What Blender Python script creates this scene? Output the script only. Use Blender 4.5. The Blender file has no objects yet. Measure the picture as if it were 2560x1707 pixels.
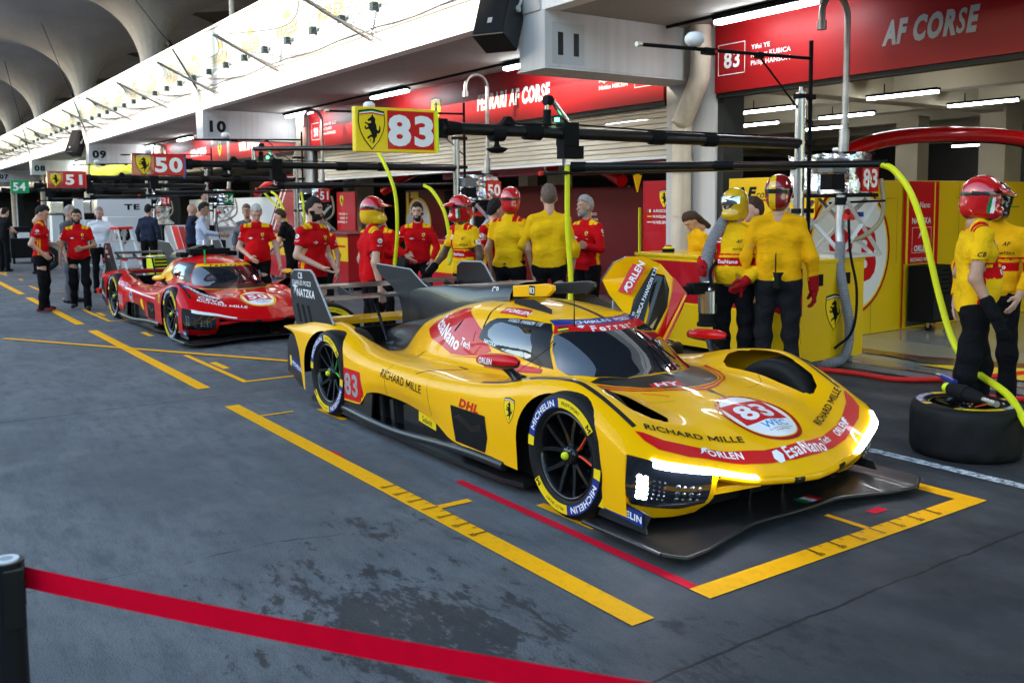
import bpy, bmesh, math, random
import numpy as np
from mathutils import Vector, Matrix
from mathutils.bvhtree import BVHTree
SC=bpy.context.scene; COL=SC.collection
R=math.radians; PI=math.pi
random.seed(7); RNG=np.random.default_rng(11)
# ---------------- camera
cd=bpy.data.cameras.new('camera'); cam=bpy.data.objects.new('camera',cd); COL.objects.link(cam); SC.camera=cam
_p,_y,_r=0.0901196,0.9640401,-0.0099137
_f=Vector((-math.sin(_y)*math.cos(_p),math.cos(_y)*math.cos(_p),-math.sin(_p)))
_x=Vector((math.cos(_y),math.sin(_y),0)); _u=_x.cross(_f)
_c,_s=math.cos(_r),math.sin(_r)
_X=_x*_c+_u*_s; _U=_u*_c-_x*_s
cam.matrix_world=Matrix(((_X.x,_U.x,-_f.x,0),(_X.y,_U.y,-_f.y,0),(_X.z,_U.z,-_f.z,1.7246),(0,0,0,1)))
cd.sensor_width=36.0; cd.lens=36.0*2335.84/2560; cd.shift_y=-(853.5-721.157)/2560
cd.clip_start=.05; cd.clip_end=1500
cd.dof.use_dof=True; cd.dof.focus_distance=6.2; cd.dof.aperture_fstop=5.0
# ---------------- light
SUN_EL,SUN_AZ=R(9.0),R(-100.0)     # direction the sun stands in, azimuth from +X
w=bpy.data.worlds.new('World'); SC.world=w; w.use_nodes=True
nt=w.node_tree; bg=nt.nodes['Background']; sky=nt.nodes.new('ShaderNodeTexSky')
sky.sky_type='NISHITA'; sky.sun_disc=False; sky.sun_elevation=SUN_EL; sky.sun_rotation=PI/2-SUN_AZ
sky.air_density=1.0; sky.dust_density=.9; sky.ozone_density=1.2
nt.links.new(sky.outputs[0],bg.inputs[0]); bg.inputs[1].default_value=.15
sl=bpy.data.lights.new('sun','SUN'); sl.energy=2.0; sl.angle=R(.6); sl.color=(1.0,.87,.70)
so=bpy.data.objects.new('sun',sl); COL.objects.link(so)
sd=Vector((math.cos(SUN_EL)*math.cos(SUN_AZ),math.cos(SUN_EL)*math.sin(SUN_AZ),math.sin(SUN_EL)))
so.rotation_euler=sd.to_track_quat('Z','Y').to_euler(); so.location=(10,-30,25)
SC.view_settings.view_transform='Standard'; SC.view_settings.look='None'; SC.view_settings.gamma=1.0
SC.view_settings.use_curve_mapping=False
SC.view_settings.exposure=2.95
try:
    SC.cycles.max_bounces=6; SC.cycles.use_denoising=True
except Exception: pass
# ---------------- materials
def mat(name,c,rough=.5,metal=0.,coat=0.,var=0.,vscale=3.,bump=0.,bscale=40.,emit=None,estr=0.,spec=None,sheen=0.,alpha=1.,trans=0.):
    m=bpy.data.materials.new(name); m.use_nodes=True; n=m.node_tree; b=n.nodes['Principled BSDF']
    b.inputs['Base Color'].default_value=(*c,1); b.inputs['Roughness'].default_value=rough; b.inputs['Metallic'].default_value=metal
    b.inputs['Coat Weight'].default_value=coat; b.inputs['Coat Roughness'].default_value=.03
    b.inputs['Specular IOR Level'].default_value=(.22 if metal<.2 and rough>.25 else .5) if spec is None else spec
    if sheen: b.inputs['Sheen Weight'].default_value=sheen
    if trans: b.inputs['Transmission Weight'].default_value=trans
    if emit: b.inputs['Emission Color'].default_value=(*emit,1); b.inputs['Emission Strength'].default_value=estr
    if var or bump:
        tc=n.nodes.new('ShaderNodeTexCoord')
    if var:
        no=n.nodes.new('ShaderNodeTexNoise'); no.inputs['Scale'].default_value=vscale; no.inputs['Detail'].default_value=6
        n.links.new(tc.outputs['Object'],no.inputs['Vector'])
        mr=n.nodes.new('ShaderNodeMapRange'); mr.inputs[1].default_value=.3; mr.inputs[2].default_value=.7
        mr.inputs[3].default_value=1-var; mr.inputs[4].default_value=1+var
        n.links.new(no.outputs[0],mr.inputs[0])
        mx=n.nodes.new('ShaderNodeMix'); mx.data_type='RGBA'; mx.blend_type='MULTIPLY'; mx.inputs[0].default_value=1
        mx.inputs[6].default_value=(*c,1); n.links.new(mr.outputs[0],mx.inputs[7]); n.links.new(mx.outputs[2],b.inputs['Base Color'])
        mr2=n.nodes.new('ShaderNodeMapRange'); mr2.inputs[1].default_value=.3; mr2.inputs[2].default_value=.7
        mr2.inputs[3].default_value=max(.02,rough*(1-var*.6)); mr2.inputs[4].default_value=min(1,rough*(1+var*.6)); n.links.new(no.outputs[0],mr2.inputs[0]); n.links.new(mr2.outputs[0],b.inputs['Roughness'])
    if bump:
        n2=n.nodes.new('ShaderNodeTexNoise'); n2.inputs['Scale'].default_value=bscale; n2.inputs['Detail'].default_value=4
        n.links.new(tc.outputs['Object'],n2.inputs['Vector'])
        bp=n.nodes.new('ShaderNodeBump'); bp.inputs['Strength'].default_value=bump; bp.inputs['Distance'].default_value=.01
        n.links.new(n2.outputs[0],bp.inputs['Height']); n.links.new(bp.outputs[0],b.inputs['Normal'])
    return m
def carbon(name,scale=26,c0=(.004,.004,.0045),c1=(.024,.024,.026),rough=.36,coat=.22):
    m=mat(name,c0,rough,coat=coat,spec=.3); n=m.node_tree; b=n.nodes['Principled BSDF']
    tc=n.nodes.new('ShaderNodeTexCoord'); w1=n.nodes.new('ShaderNodeTexWave'); w1.bands_direction='DIAGONAL'; w1.inputs['Scale'].default_value=scale
    w1.inputs['Distortion'].default_value=.3
    n.links.new(tc.outputs['Object'],w1.inputs['Vector'])
    mx=n.nodes.new('ShaderNodeMix'); mx.data_type='RGBA'; mx.inputs[6].default_value=(*c0,1); mx.inputs[7].default_value=(*c1,1)
    n.links.new(w1.outputs[1],mx.inputs[0]); n.links.new(mx.outputs[2],b.inputs['Base Color'])
    return m
M={}
def D(k,*a,**kw): M[k]=mat(k,*a,**kw); return M[k]
D('yellow_paint',(.88,.44,.001),.30,coat=.34,var=.03,vscale=2,spec=.08)
D('red_paint',(.54,.003,.006),.28,coat=.42,var=.05,vscale=2,spec=.08)
D('dark_red_paint',(.36,.004,.008),.25,coat=.9)
D('white_decal',(.80,.80,.80),.35,coat=.4)
D('black_decal',(.006,.006,.0065),.45,spec=.12)
D('blue_decal',(.012,.03,.20),.35,coat=.4)
D('cyan_decal',(.01,.28,.60),.4)
D('green_decal',(.0,.20,.06),.4)
D('yellow_decal',(.85,.60,.006),.4,coat=.1)
D('red_decal',(.56,.004,.008),.35,coat=.12)
D('orange_decal',(.80,.12,.01),.45)
D('grey_decal',(.30,.31,.32),.4)
D('dark_glass',(.006,.008,.012),.03,coat=1.0,spec=.9)
D('satin_black',(.008,.008,.009),.34,coat=.08,spec=.25)
D('matte_black',(.008,.008,.0085),.75,spec=.1)
D('void_black',(.004,.004,.004),.95)
D('rubber',(.007,.007,.007),.6,spec=.18,var=.3,vscale=9,bump=.15,bscale=60)
D('rim_black',(.012,.012,.013),.22,metal=.5,coat=.4)
D('silver',(.55,.56,.58),.25,metal=1.0,var=.1)
D('steel_pipe',(.40,.40,.40),.38,metal=.8,var=.25,vscale=5)
D('foil',(.72,.73,.76),.25,metal=1.0,bump=.9,bscale=11)
D('led_white',(1,1,1),.3,emit=(.82,.88,1.0),estr=6.0)
D('led_dim',(.10,.11,.12),.08,metal=.6,coat=1)
D('tube_light',(1,1,1),.3,emit=(.88,.95,1.0),estr=7.0)
D('tape_red',(.62,.001,.020),.7,spec=.05,var=.05,vscale=30)
D('hose_yellow',(.62,.66,.01),.45)
D('hose_red',(.62,.02,.015),.45)
D('hose_grey',(.22,.23,.25),.5)
D('hose_clear',(.33,.27,.17),.35)
M['carbon']=carbon('carbon'); M['carbon_fine']=carbon('carbon_fine',60)
# ---------------- geometry helpers
def tag(o,label=None,cat=None,group=None,kind=None):
    if label: o['label']=label
    if cat: o['category']=cat
    if group: o['group']=group
    if kind: o['kind']=kind
    return o
def empty(name,loc,label,cat,group=None,rz=0.):
    o=bpy.data.objects.new(name,None); o.empty_display_size=.1; COL.objects.link(o); o.location=loc; o.rotation_euler=(0,0,rz)
    return tag(o,label,cat,group)
class MB:
    def __init__(s): s.v=[]; s.f=[]; s.m=[]; s.sm=[]
    def add(s,v,f,m=0,smooth=False,X=None):
        o=len(s.v)
        for p in v:
            p=Vector(p)
            if X is not None: p=X@p
            s.v.append(tuple(p))
        for q in f: s.f.append(tuple(i+o for i in q)); s.m.append(m); s.sm.append(smooth)
        return s
    def addnp(s,v,f,ms=0,smooth=True):
        o=len(s.v); s.v.extend(map(tuple,np.asarray(v,float).tolist()))
        if np.isscalar(ms): ms=[ms]*len(f)
        for q,m in zip(f,ms): s.f.append(tuple(int(i)+o for i in q)); s.m.append(int(m)); s.sm.append(smooth)
        return s
    def box(s,c,d,m=0,X=None,bev=0.):
        x,y,z=[k/2 for k in d]
        if bev<=0:
            v=[(c[0]+a*x,c[1]+b*y,c[2]+e*z) for a in(-1,1) for b in(-1,1) for e in(-1,1)]
            return s.add(v,[(0,1,3,2),(4,6,7,5),(0,4,5,1),(2,3,7,6),(0,2,6,4),(1,5,7,3)],m,False,X)
        bm=bmesh.new(); bmesh.ops.create_cube(bm,size=1)
        for q in bm.verts: q.co=Vector((c[0]+q.co.x*d[0],c[1]+q.co.y*d[1],c[2]+q.co.z*d[2]))
        bmesh.ops.bevel(bm,geom=bm.edges[:],offset=bev,segments=2,profile=.6,affect='EDGES')
        return s.bm(bm,m,X,smooth=False)
    def bx(s,x0,x1,y0,y1,z0,z1,m=0,X=None,bev=0.): return s.box(((x0+x1)/2,(y0+y1)/2,(z0+z1)/2),(abs(x1-x0),abs(y1-y0),abs(z1-z0)),m,X,bev)
    def bm(s,bm,m=0,X=None,smooth=False):
        bm.verts.ensure_lookup_table(); bm.verts.index_update()
        v=[q.co.copy() for q in bm.verts]; f=[[q.index for q in g.verts] for g in bm.faces]; bm.free()
        return s.add(v,f,m,smooth,X)
    def tube(s,path,r,n=8,m=0,caps=True,smooth=True):
        P=[Vector(p) for p in path]; rr=r if hasattr(r,'__len__') else [r]*len(P)
        T=[]
        for i in range(len(P)):
            t=(P[min(i+1,len(P)-1)]-P[max(i-1,0)])
            T.append(t.normalized() if t.length>1e-9 else Vector((0,0,1)))
        up=Vector((0,0,1)) if abs(T[0].z)<.9 else Vector((1,0,0))
        N=(up-T[0]*up.dot(T[0])).normalized(); v=[];f=[]
        for i in range(len(P)):
            N=(N-T[i]*N.dot(T[i])); N=N.normalized() if N.length>1e-6 else T[i].orthogonal().normalized()
            B=T[i].cross(N)
            for k in range(n):
                a=2*PI*k/n; v.append(P[i]+(N*math.cos(a)+B*math.sin(a))*rr[i])
        for i in range(len(P)-1):
            for k in range(n): f.append((i*n+k,i*n+(k+1)%n,(i+1)*n+(k+1)%n,(i+1)*n+k))
        s.add(v,f,m,smooth)
        if caps:
            s.add(v[:n],[tuple(range(n))[::-1]],m); s.add(v[-n:],[tuple(range(n))],m)
        return s
    def cyl(s,a,b,r,n=16,m=0,r2=None): return s.tube([a,b],[r,r if r2 is None else r2],n,m)
    def lathe(s,prof,n=32,m=0,X=None,smooth=True,ms=None):
        """profile of (radius, axial y) spun about the Y axis"""
        v=[];f=[];mm=[]
        for k in range(n):
            a=2*PI*k/n
            for r,y in prof: v.append((r*math.cos(a),y,r*math.sin(a)))
        L=len(prof); o=len(s.v)
        for k in range(n):
            for i in range(L-1):
                s_=(k*L+i,k*L+i+1,((k+1)%n)*L+i+1,((k+1)%n)*L+i)
                f.append(s_); mm.append(m if ms is None else ms[i])
        for p in v:
            p=Vector(p); p=X@p if X is not None else p; s.v.append(tuple(p))
        for q,k in zip(f,mm): s.f.append(tuple(i+o for i in q)); s.m.append(k); s.sm.append(smooth)
        return s
    def prism(s,poly,t0,t1,axis='y',m=0,X=None,bev=0.):
        """extrude 2D outline; axis y: poly=(x,z); x: (y,z); z: (x,y)"""
        bm=bmesh.new()
        mk={'y':lambda p,t:(p[0],t,p[1]),'x':lambda p,t:(t,p[0],p[1]),'z':lambda p,t:(p[0],p[1],t)}[axis]
        vs=[bm.verts.new(mk(p,t0)) for p in poly]
        fc=bm.faces.new(vs); r=bmesh.ops.extrude_face_region(bm,geom=[fc])
        d=Vector(mk((0,0),t1-t0))
        bmesh.ops.translate(bm,verts=[e for e in r['geom'] if isinstance(e,bmesh.types.BMVert)],vec=d)
        bmesh.ops.recalc_face_normals(bm,faces=bm.faces[:])
        if bev: bmesh.ops.bevel(bm,geom=bm.edges[:],offset=bev,segments=2,profile=.6,affect='EDGES')
        big=[g for g in bm.faces if len(g.verts)>4]
        if big: bmesh.ops.triangulate(bm,faces=big)
        return s.bm(bm,m,X)
    def merge(s,o,X=None,mo=0):
        k=len(s.v)
        for p in o.v: s.v.append(tuple(X@Vector(p)) if X is not None else p)
        s.f+= [tuple(i+k for i in q) for q in o.f]; s.m+=[a+mo for a in o.m]; s.sm+=o.sm
        return s
    def mesh(s,name,mats):
        me=bpy.data.meshes.new(name); me.from_pydata(s.v,[],s.f); 
        for q in mats: me.materials.append(M[q] if isinstance(q,str) else q)
        me.polygons.foreach_set('material_index',s.m); me.polygons.foreach_set('use_smooth',s.sm); me.update()
        return me
    def build(s,name,mats,parent=None,label=None,cat=None,group=None,kind=None,loc=None):
        if isinstance(mats,str): mats=[mats]
        o=bpy.data.objects.new(name,s.mesh(name,mats)); COL.objects.link(o)
        if parent is not None: o.parent=parent
        if loc is not None: o.location=loc
        return tag(o,label,cat,group,kind)
def copy_tree(o,parent=None):
    c=o.copy(); COL.objects.link(c); c.parent=parent
    for ch in list(o.children): copy_tree(ch,c)
    return c
def spline(pts,n=8):
    """Catmull-Rom through 3D points"""
    P=[Vector(p) for p in pts]; out=[]
    for i in range(len(P)-1):
        a=P[i-1] if i>0 else P[0]*2-P[1]; b=P[i]; c=P[i+1]; d=P[i+2] if i+2<len(P) else P[-1]*2-P[-2]
        for k in range(n):
            t=k/n; out.append(.5*((2*b)+(c-a)*t+(2*a-5*b+4*c-d)*t*t+(3*b-a-3*c+d)*t**3))
    return out+[P[-1]]
# ---------------- writing and emblems (2D)
_tc={}; _adv={}
def _raw(txt,bold=0.,res=3):
    cu=bpy.data.curves.new('t','FONT'); cu.body=txt; cu.size=1; cu.offset=bold; cu.resolution_u=res; cu.fill_mode='FRONT'
    ob=bpy.data.objects.new('t',cu); COL.objects.link(ob)
    dg=bpy.context.evaluated_depsgraph_get(); me=bpy.data.meshes.new_from_object(ob.evaluated_get(dg))
    v=np.array([q.co[:2] for q in me.vertices]) if len(me.vertices) else np.zeros((0,2)); f=[tuple(p.vertices) for p in me.polygons]
    bpy.data.objects.remove(ob); bpy.data.curves.remove(cu); bpy.data.meshes.remove(me); return v,f
def _glyph(ch,bold,res):
    k=(ch,bold,res)
    if k in _tc: return _tc[k]
    if ch not in _adv:
        w2=_raw('||')[0]; w3=_raw('|'+ch+'|')[0]
        _adv[ch]=(w3[:,0].max()-w3[:,0].min())-(w2[:,0].max()-w2[:,0].min()); 
    if ch=='M':
        t=.085+bold*2; W_=.80; H=.71; s_=t*.62
        P=[(0,0),(t,0),(t,H*.62),(W_/2,.10),(W_-t,H*.62),(W_-t,0),(W_,0),(W_,H),(W_-t*.9,H),(W_/2,.10+H*.36),(t*.9,H),(0,H)]
        v=np.array(P,float)-[bold,0]+[.07,0]; f=[(0,1,2,11),(11,2,10),(2,3,9,10),(3,4,8,9),(4,7,8),(4,5,6,7)]; _adv['M']=.90
    else: v,f=_raw(ch,min(bold,.02) if ch in 'gsa&S' else bold,res)
    _tc[k]=(v,f); return _tc[k]
def text2d(txt,h=1.,bold=.0,sx=1.,shear=0.,align='CENTER',res=3):
    """flat lettering: cap height h, centred on 0,0 -> (verts Nx2, faces)"""
    x=0; V=[];F=[];n=0
    for ch in txt:
        if ch==' ': x+=.30+bold; continue
        v,f=_glyph(ch,bold,res)
        if len(v): V.append(v+[x,0]); F+=[tuple(i+n for i in q) for q in f]; n+=len(v)
        x+=_adv[ch]+bold*1.6
    if not V: return np.zeros((0,2)),[]
    v=np.concatenate(V); s=h/.71
    cx=(v[:,0].min()+v[:,0].max())/2 if align=='CENTER' else (v[:,0].min() if align=='LEFT' else v[:,0].max())
    v=(v-[cx,.355])*s; v[:,0]=v[:,0]*sx+v[:,1]*shear
    return v,F
def tri2d(poly):
    from mathutils.geometry import tessellate_polygon
    t=tessellate_polygon([[Vector((a,b,0)) for a,b in poly]]); return np.array(poly,float),[tuple(q) for q in t]
SHIELD=[(-.40,.50),(0,.56),(.40,.50),(.42,.18),(.36,-.08),(.22,-.33),(0,-.58),(-.22,-.33),(-.36,-.08),(-.42,.18)]
HORSE=[(-.02,.36),(.03,.44),(.06,.37),(.12,.30),(.11,.20),(.15,.10),(.16,0),(.20,-.06),(.24,.0),(.25,.12),(.29,.04),(.28,-.08),(.22,-.14),(.17,-.13),(.16,-.22),(.10,-.28),(.08,-.40),(.0,-.44),(.03,-.36),(.03,-.26),(-.04,-.24),(-.12,-.30),(-.18,-.27),(-.08,-.19),(-.01,-.16),(-.05,-.08),(-.10,0),(-.20,-.03),(-.25,.05),(-.20,.10),(-.19,.03),(-.11,.06),(-.15,.13),(-.24,.16),(-.20,.20),(-.10,.16),(-.02,.18),(-.03,.24),(-.12,.22),(-.14,.27),(-.06,.33)]
def horse(): 
    return tri2d(HORSE)
def shield_layers(yel='yellow_decal'):
    """list of (verts,faces,material): black outline, yellow field, horse, tricolour cap"""
    sh=np.array(SHIELD); L=[]
    L.append((*tri2d((sh*1.07).tolist()),'black_decal')); L.append((*tri2d(SHIELD),yel)); L.append((*horse(),'black_decal'))
    for a,b,c in ((0,1/3.,'green_decal'),(1/3.,2/3.,'white_decal'),(2/3.,1,'red_decal')):
        y0=.56-.10*a; y1=.56-.10*b
        L.append((*tri2d([(-.40,y0-.06),(0,y0),(.40,y0-.06),(.40,y1-.06),(0,y1),(-.40,y1-.06)]),c))
    return L
class Flat:
    """layers of flat signage laid on a plane: origin, right vector, up vector; each layer sits a little proud of the last"""
    def __init__(s,o,r,u,off=.004,step=.0012):
        s.o=Vector(o); s.r=Vector(r).normalized(); s.u=Vector(u).normalized(); s.n=s.r.cross(s.u); s.h=off; s.st=step; s.mb=MB(); s.mats=[]
    def mi(s,m):
        if m not in s.mats: s.mats.append(m)
        return s.mats.index(m)
    def put(s,v,f,m,at=(0,0),sc=1.,rot=0.,up=True):
        c,q=math.cos(rot),math.sin(rot)
        V=[s.o+s.r*(at[0]+(a*c-b*q)*sc)+s.u*(at[1]+(a*q+b*c)*sc)+s.n*s.h for a,b in v]
        s.mb.add(V,f,s.mi(m))
        if up: s.h+=s.st
        return s
    def rect(s,x0,x1,y0,y1,m): return s.put([(x0,y0),(x1,y0),(x1,y1),(x0,y1)],[(0,1,2,3)],m)
    def poly(s,p,m): return s.put(*tri2d(p),m)
    def text(s,t,at,h,m,bold=.0,sx=1.,shear=0.,align='CENTER',rot=0.): return s.put(*text2d(t,h,bold,sx,shear,align),m,at,1.,rot)
    def shield(s,at,h,yel='yellow_decal'):
        for v,f,m in shield_layers(yel): s.put(v,f,m,at,h/1.14)
        return s
    def disc(s,at,rx,ry,m,n=40): return s.put([(rx*math.cos(2*PI*k/n),ry*math.sin(2*PI*k/n)) for k in range(n)],[tuple(range(n))],m,at)
    def build(s,name,parent=None,**k):
        o=s.mb.build(name,s.mats,parent,**k); s.mb=MB(); s.mats=[]; return o
def pchip(x,y,q):
    x=np.asarray(x,float); y=np.asarray(y,float); q=np.clip(np.asarray(q,float),x[0],x[-1]); h=np.diff(x); d=np.diff(y)/h; m=np.zeros_like(y)
    for i in range(1,len(x)-1):
        if d[i-1]*d[i]>0:
            w1=2*h[i]+h[i-1]; w2=h[i]+2*h[i-1]; m[i]=(w1+w2)/(w1/d[i-1]+w2/d[i])
    if len(x)>2: m[0]=d[0]; m[-1]=d[-1]
    else: m[:]=d[0]
    i=np.clip(np.searchsorted(x,q,side='right')-1,0,len(x)-2); t=(q-x[i])/h[i]
    return (2*t**3-3*t**2+1)*y[i]+(t**3-2*t**2+t)*h[i]*m[i]+(-2*t**3+3*t**2)*y[i+1]+(t**3-t**2)*h[i]*m[i+1]
# ---------------- ground
def ground_mat():
    m=bpy.data.materials.new('pit_lane_concrete'); m.use_nodes=True; n=m.node_tree; L=n.links; b=n.nodes['Principled BSDF']
    geo=n.nodes.new('ShaderNodeNewGeometry'); pos=geo.outputs['Position']
    def noise(scale,detail=6,vec=None,rough=.6,dist=0.):
        q=n.nodes.new('ShaderNodeTexNoise'); q.inputs['Scale'].default_value=scale; q.inputs['Detail'].default_value=detail; q.inputs['Roughness'].default_value=rough; q.inputs['Distortion'].default_value=dist
        L.new(vec if vec is not None else pos,q.inputs['Vector']); return q.outputs[0]
    def mp(sc,rot=0.):
        q=n.nodes.new('ShaderNodeMapping'); q.inputs['Scale'].default_value=sc; q.inputs['Rotation'].default_value=(0,0,rot); L.new(pos,q.inputs['Vector']); return q.outputs[0]
    def rng(v,a,c,d=0.,e=1.,smooth=True):
        q=n.nodes.new('ShaderNodeMapRange'); q.interpolation_type='SMOOTHSTEP' if smooth else 'LINEAR'
        for i,x in enumerate((a,c,d,e)): q.inputs[i+1].default_value=x
        L.new(v,q.inputs[0]); return q.outputs[0]
    def ma(op,a,c=None):
        q=n.nodes.new('ShaderNodeMath'); q.operation=op
        for i,x in enumerate((a,c)):
            if x is None: continue
            if isinstance(x,(int,float)): q.inputs[i].default_value=x
            else: L.new(x,q.inputs[i])
        return q.outputs[0]
    def mix(f,a,c,mode='MIX'):
        q=n.nodes.new('ShaderNodeMix'); q.data_type='RGBA'; q.blend_type=mode
        if isinstance(f,(int,float)): q.inputs[0].default_value=f
        else: L.new(f,q.inputs[0])
        for i,x in ((6,a),(7,c)):
            if isinstance(x,tuple): q.inputs[i].default_value=(*x,1)
            else: L.new(x,q.inputs[i])
        return q.outputs[2]
    sep=n.nodes.new('ShaderNodeSeparateXYZ'); L.new(pos,sep.inputs[0]); X,Y=sep.outputs[0],sep.outputs[1]
    c=mix(rng(noise(.45,8),.35,.65),(.070,.073,.078),(.138,.143,.150))
    c=mix(rng(noise(5.,8,mp((.5,1.6,1),.35),.7),.40,.68),c,(.055,.060,.067))
    c=mix(rng(noise(16,6,mp((.35,1.6,1),-.25),.7),.52,.72,0,.6),c,(.036,.039,.044))
    c=mix(rng(noise(260,2),.35,.72,0,.55),c,(.21,.225,.24)); c=mix(rng(noise(150,3),.52,.68,0,.85),c,(.022,.024,.028))
    # pale scuffs and dark specks
    c=mix(rng(noise(34,4,None,.7),.67,.73,0,.7),c,(.24,.26,.28)); c=mix(rng(noise(11,5,mp((1,2.2,1)),.75),.66,.73,0,.75),c,(.016,.017,.02))
    # oily patch in the lane near the front of the box, and darker tone towards the garages and the near right
    def blob(x,y,rx,ry):
        a=ma('DIVIDE',ma('SUBTRACT',X,x),rx); d=ma('DIVIDE',ma('SUBTRACT',Y,y),ry); return ma('SQRT',ma('ADD',ma('MULTIPLY',a,a),ma('MULTIPLY',d,d)))
    reg=ma('MINIMUM',ma('MINIMUM',blob(-3.35,1.75,1.15,.62),blob(-1.6,2.2,1.0,1.0)),blob(-2.2,1.5,.85,.6))
    st=ma('SUBTRACT',ma('ADD',ma('MULTIPLY',noise(2.6,12,mp((.6,1.2,1),.3),.72,.6),.62),ma('MULTIPLY',noise(9.5,10,mp((.6,1.3,1),.2),.75),.62)),ma('MULTIPLY',reg,.115))
    c=mix(rng(st,.535,.60,0,.80),c,(.021,.021,.023))
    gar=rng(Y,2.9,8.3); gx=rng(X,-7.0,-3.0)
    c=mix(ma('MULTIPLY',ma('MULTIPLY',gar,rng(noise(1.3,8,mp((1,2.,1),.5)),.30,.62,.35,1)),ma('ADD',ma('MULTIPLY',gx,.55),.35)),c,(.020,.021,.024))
    tr=rng(ma('ABSOLUTE',ma('SUBTRACT',Y,3.35)),.10,.45,1,0); c=mix(ma('MULTIPLY',tr,rng(noise(2.4,8,mp((.3,3,1))),.42,.68,0,.55)),c,(.07,.07,.075))
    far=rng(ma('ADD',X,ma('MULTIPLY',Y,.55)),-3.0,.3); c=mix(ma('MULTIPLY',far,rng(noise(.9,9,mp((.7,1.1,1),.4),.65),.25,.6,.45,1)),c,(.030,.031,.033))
    # slab joints and hairline cracks
    wob=ma('MULTIPLY',ma('SUBTRACT',noise(2.6,7),.5),.07)
    xx=ma('ADD',X,wob); k=ma('ABSOLUTE',ma('SUBTRACT',ma('MODULO',ma('ADD',xx,2.38+61.0),6.1),0.)); k2=ma('MINIMUM',k,ma('SUBTRACT',6.1,k))
    c=mix(rng(k2,.004,.011,.92,0),c,(.012,.012,.013))
    wy=ma('MULTIPLY',ma('SUBTRACT',noise(1.1,8),.5),.5)
    k3=ma('ABSOLUTE',ma('SUBTRACT',ma('ADD',X,ma('ADD',ma('MULTIPLY',wy,.7),ma('MULTIPLY',Y,-.06))),-4.62)); c=mix(ma('MULTIPLY',rng(k3,.002,.008,.9,0),rng(noise(1.7,3),.40,.52)),c,(.03,.03,.03))
    k4=ma('ABSOLUTE',ma('SUBTRACT',ma('ADD',Y,ma('MULTIPLY',wob,.6)),5.42)); c=mix(rng(k4,.003,.009,.6,0),c,(.03,.03,.03))
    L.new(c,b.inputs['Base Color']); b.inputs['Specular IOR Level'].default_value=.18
    L.new(rng(noise(2.2,8),.3,.7,.55,.85),b.inputs['Roughness'])
    bp=n.nodes.new('ShaderNodeBump'); bp.inputs['Strength'].default_value=.6; bp.inputs['Distance'].default_value=.007; L.new(ma('ADD',noise(120,5),ma('MULTIPLY',noise(38,6,None,.7),.8)),bp.inputs['Height']); L.new(bp.outputs[0],b.inputs['Normal'])
    return m
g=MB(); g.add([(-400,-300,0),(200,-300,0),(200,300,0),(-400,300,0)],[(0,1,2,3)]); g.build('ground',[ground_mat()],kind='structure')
def worn(name,c,dark,amt=.5,lo=.50,hi=.62):
    m=mat(name,c,.75,spec=.08); n=m.node_tree; b=n.nodes['Principled BSDF']; tc=n.nodes.new('ShaderNodeNewGeometry')
    a=n.nodes.new('ShaderNodeTexNoise'); a.inputs['Scale'].default_value=22; a.inputs['Detail'].default_value=9; a.inputs['Roughness'].default_value=.75
    n.links.new(tc.outputs['Position'],a.inputs['Vector']); r=n.nodes.new('ShaderNodeMapRange')
    for i,x in enumerate((lo,hi,0,amt)): r.inputs[i+1].default_value=x
    n.links.new(a.outputs[0],r.inputs[0]); q=n.nodes.new('ShaderNodeMix'); q.data_type='RGBA'; q.inputs[6].default_value=(*c,1); q.inputs[7].default_value=(*dark,1)
    n.links.new(r.outputs[0],q.inputs[0]); n.links.new(q.outputs[2],b.inputs['Base Color']); return m
M['line_orange']=worn('line_orange',(.88,.40,.004),(.42,.20,.03),.45,.5,.75); M['line_red']=worn('line_red',(.55,.006,.025),(.30,.02,.03),.4,.5,.75); M['line_white']=worn('line_white',(.62,.64,.66),(.13,.135,.14),.95,.46,.56)
mk=MB(); zl=[.004]
def strip(a,b,wd,m=0,ext=0.):
    a,b=Vector((*a,0)),Vector((*b,0)); d=(b-a).normalized(); nn=Vector((-d.y,d.x,0))*wd/2; a=a-d*ext; b=b+d*ext; z=Vector((0,0,zl[0]))
    mk.add([a-nn+z,b-nn+z,b+nn+z,a+nn+z],[(0,1,2,3)],m)
def rect(x0,x1,y0,y1,m=0,dz=0.): z=zl[0]+dz; mk.add([(x0,y0,z),(x1,y0,z),(x1,y1,z),(x0,y1,z)],[(0,1,2,3)],m)
for k in range(9):
    o=-6.13*k; x0=-7.98+o; x1=-2.752+o if k!=1 else -8.90
    if k==0:
        rect(x0,x1,2.492,2.617); rect(-4.893,-2.876,2.945,3.005,1); rect(-2.876,-2.75,2.945,5.217); rect(-4.6,-2.876,5.097,5.217); rect(-7.45,-7.41,2.617,2.90); rect(-3.30,-3.262,2.617,2.86) if False else None
        rect(-4.56,-4.50,2.617,2.83); rect(-3.14,-2.876,4.25,4.29)
    else:
        rect(x0,x1,2.53,2.655) if k!=1 else rect(-14.15,-8.90,2.53,2.655)
        rect(-11.07+6.13*(1-k),-8.97+6.13*(1-k),2.995,3.055); rect(-9.03+6.13*(1-k),-8.97+6.13*(1-k),3.055,3.55)
    for u in (-4.226,-7.38): rect(u+o,u+.50+o,3.085,3.145 if k==0 else 3.16)
mk.add([(-14.05,1.50,.008),(-14.0,1.44,.008),(-9.85,3.80,.008),(-9.90,3.88,.008)],[(0,1,2,3)],0)
rect(-6.05,-5.85,2.617,2.64,1); rect(-1.86,-1.80,4.35,4.46,1); rect(-3.05,-2.99,4.5,4.62,1)
rect(-90,6,5.605,5.70,2,.0)
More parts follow.
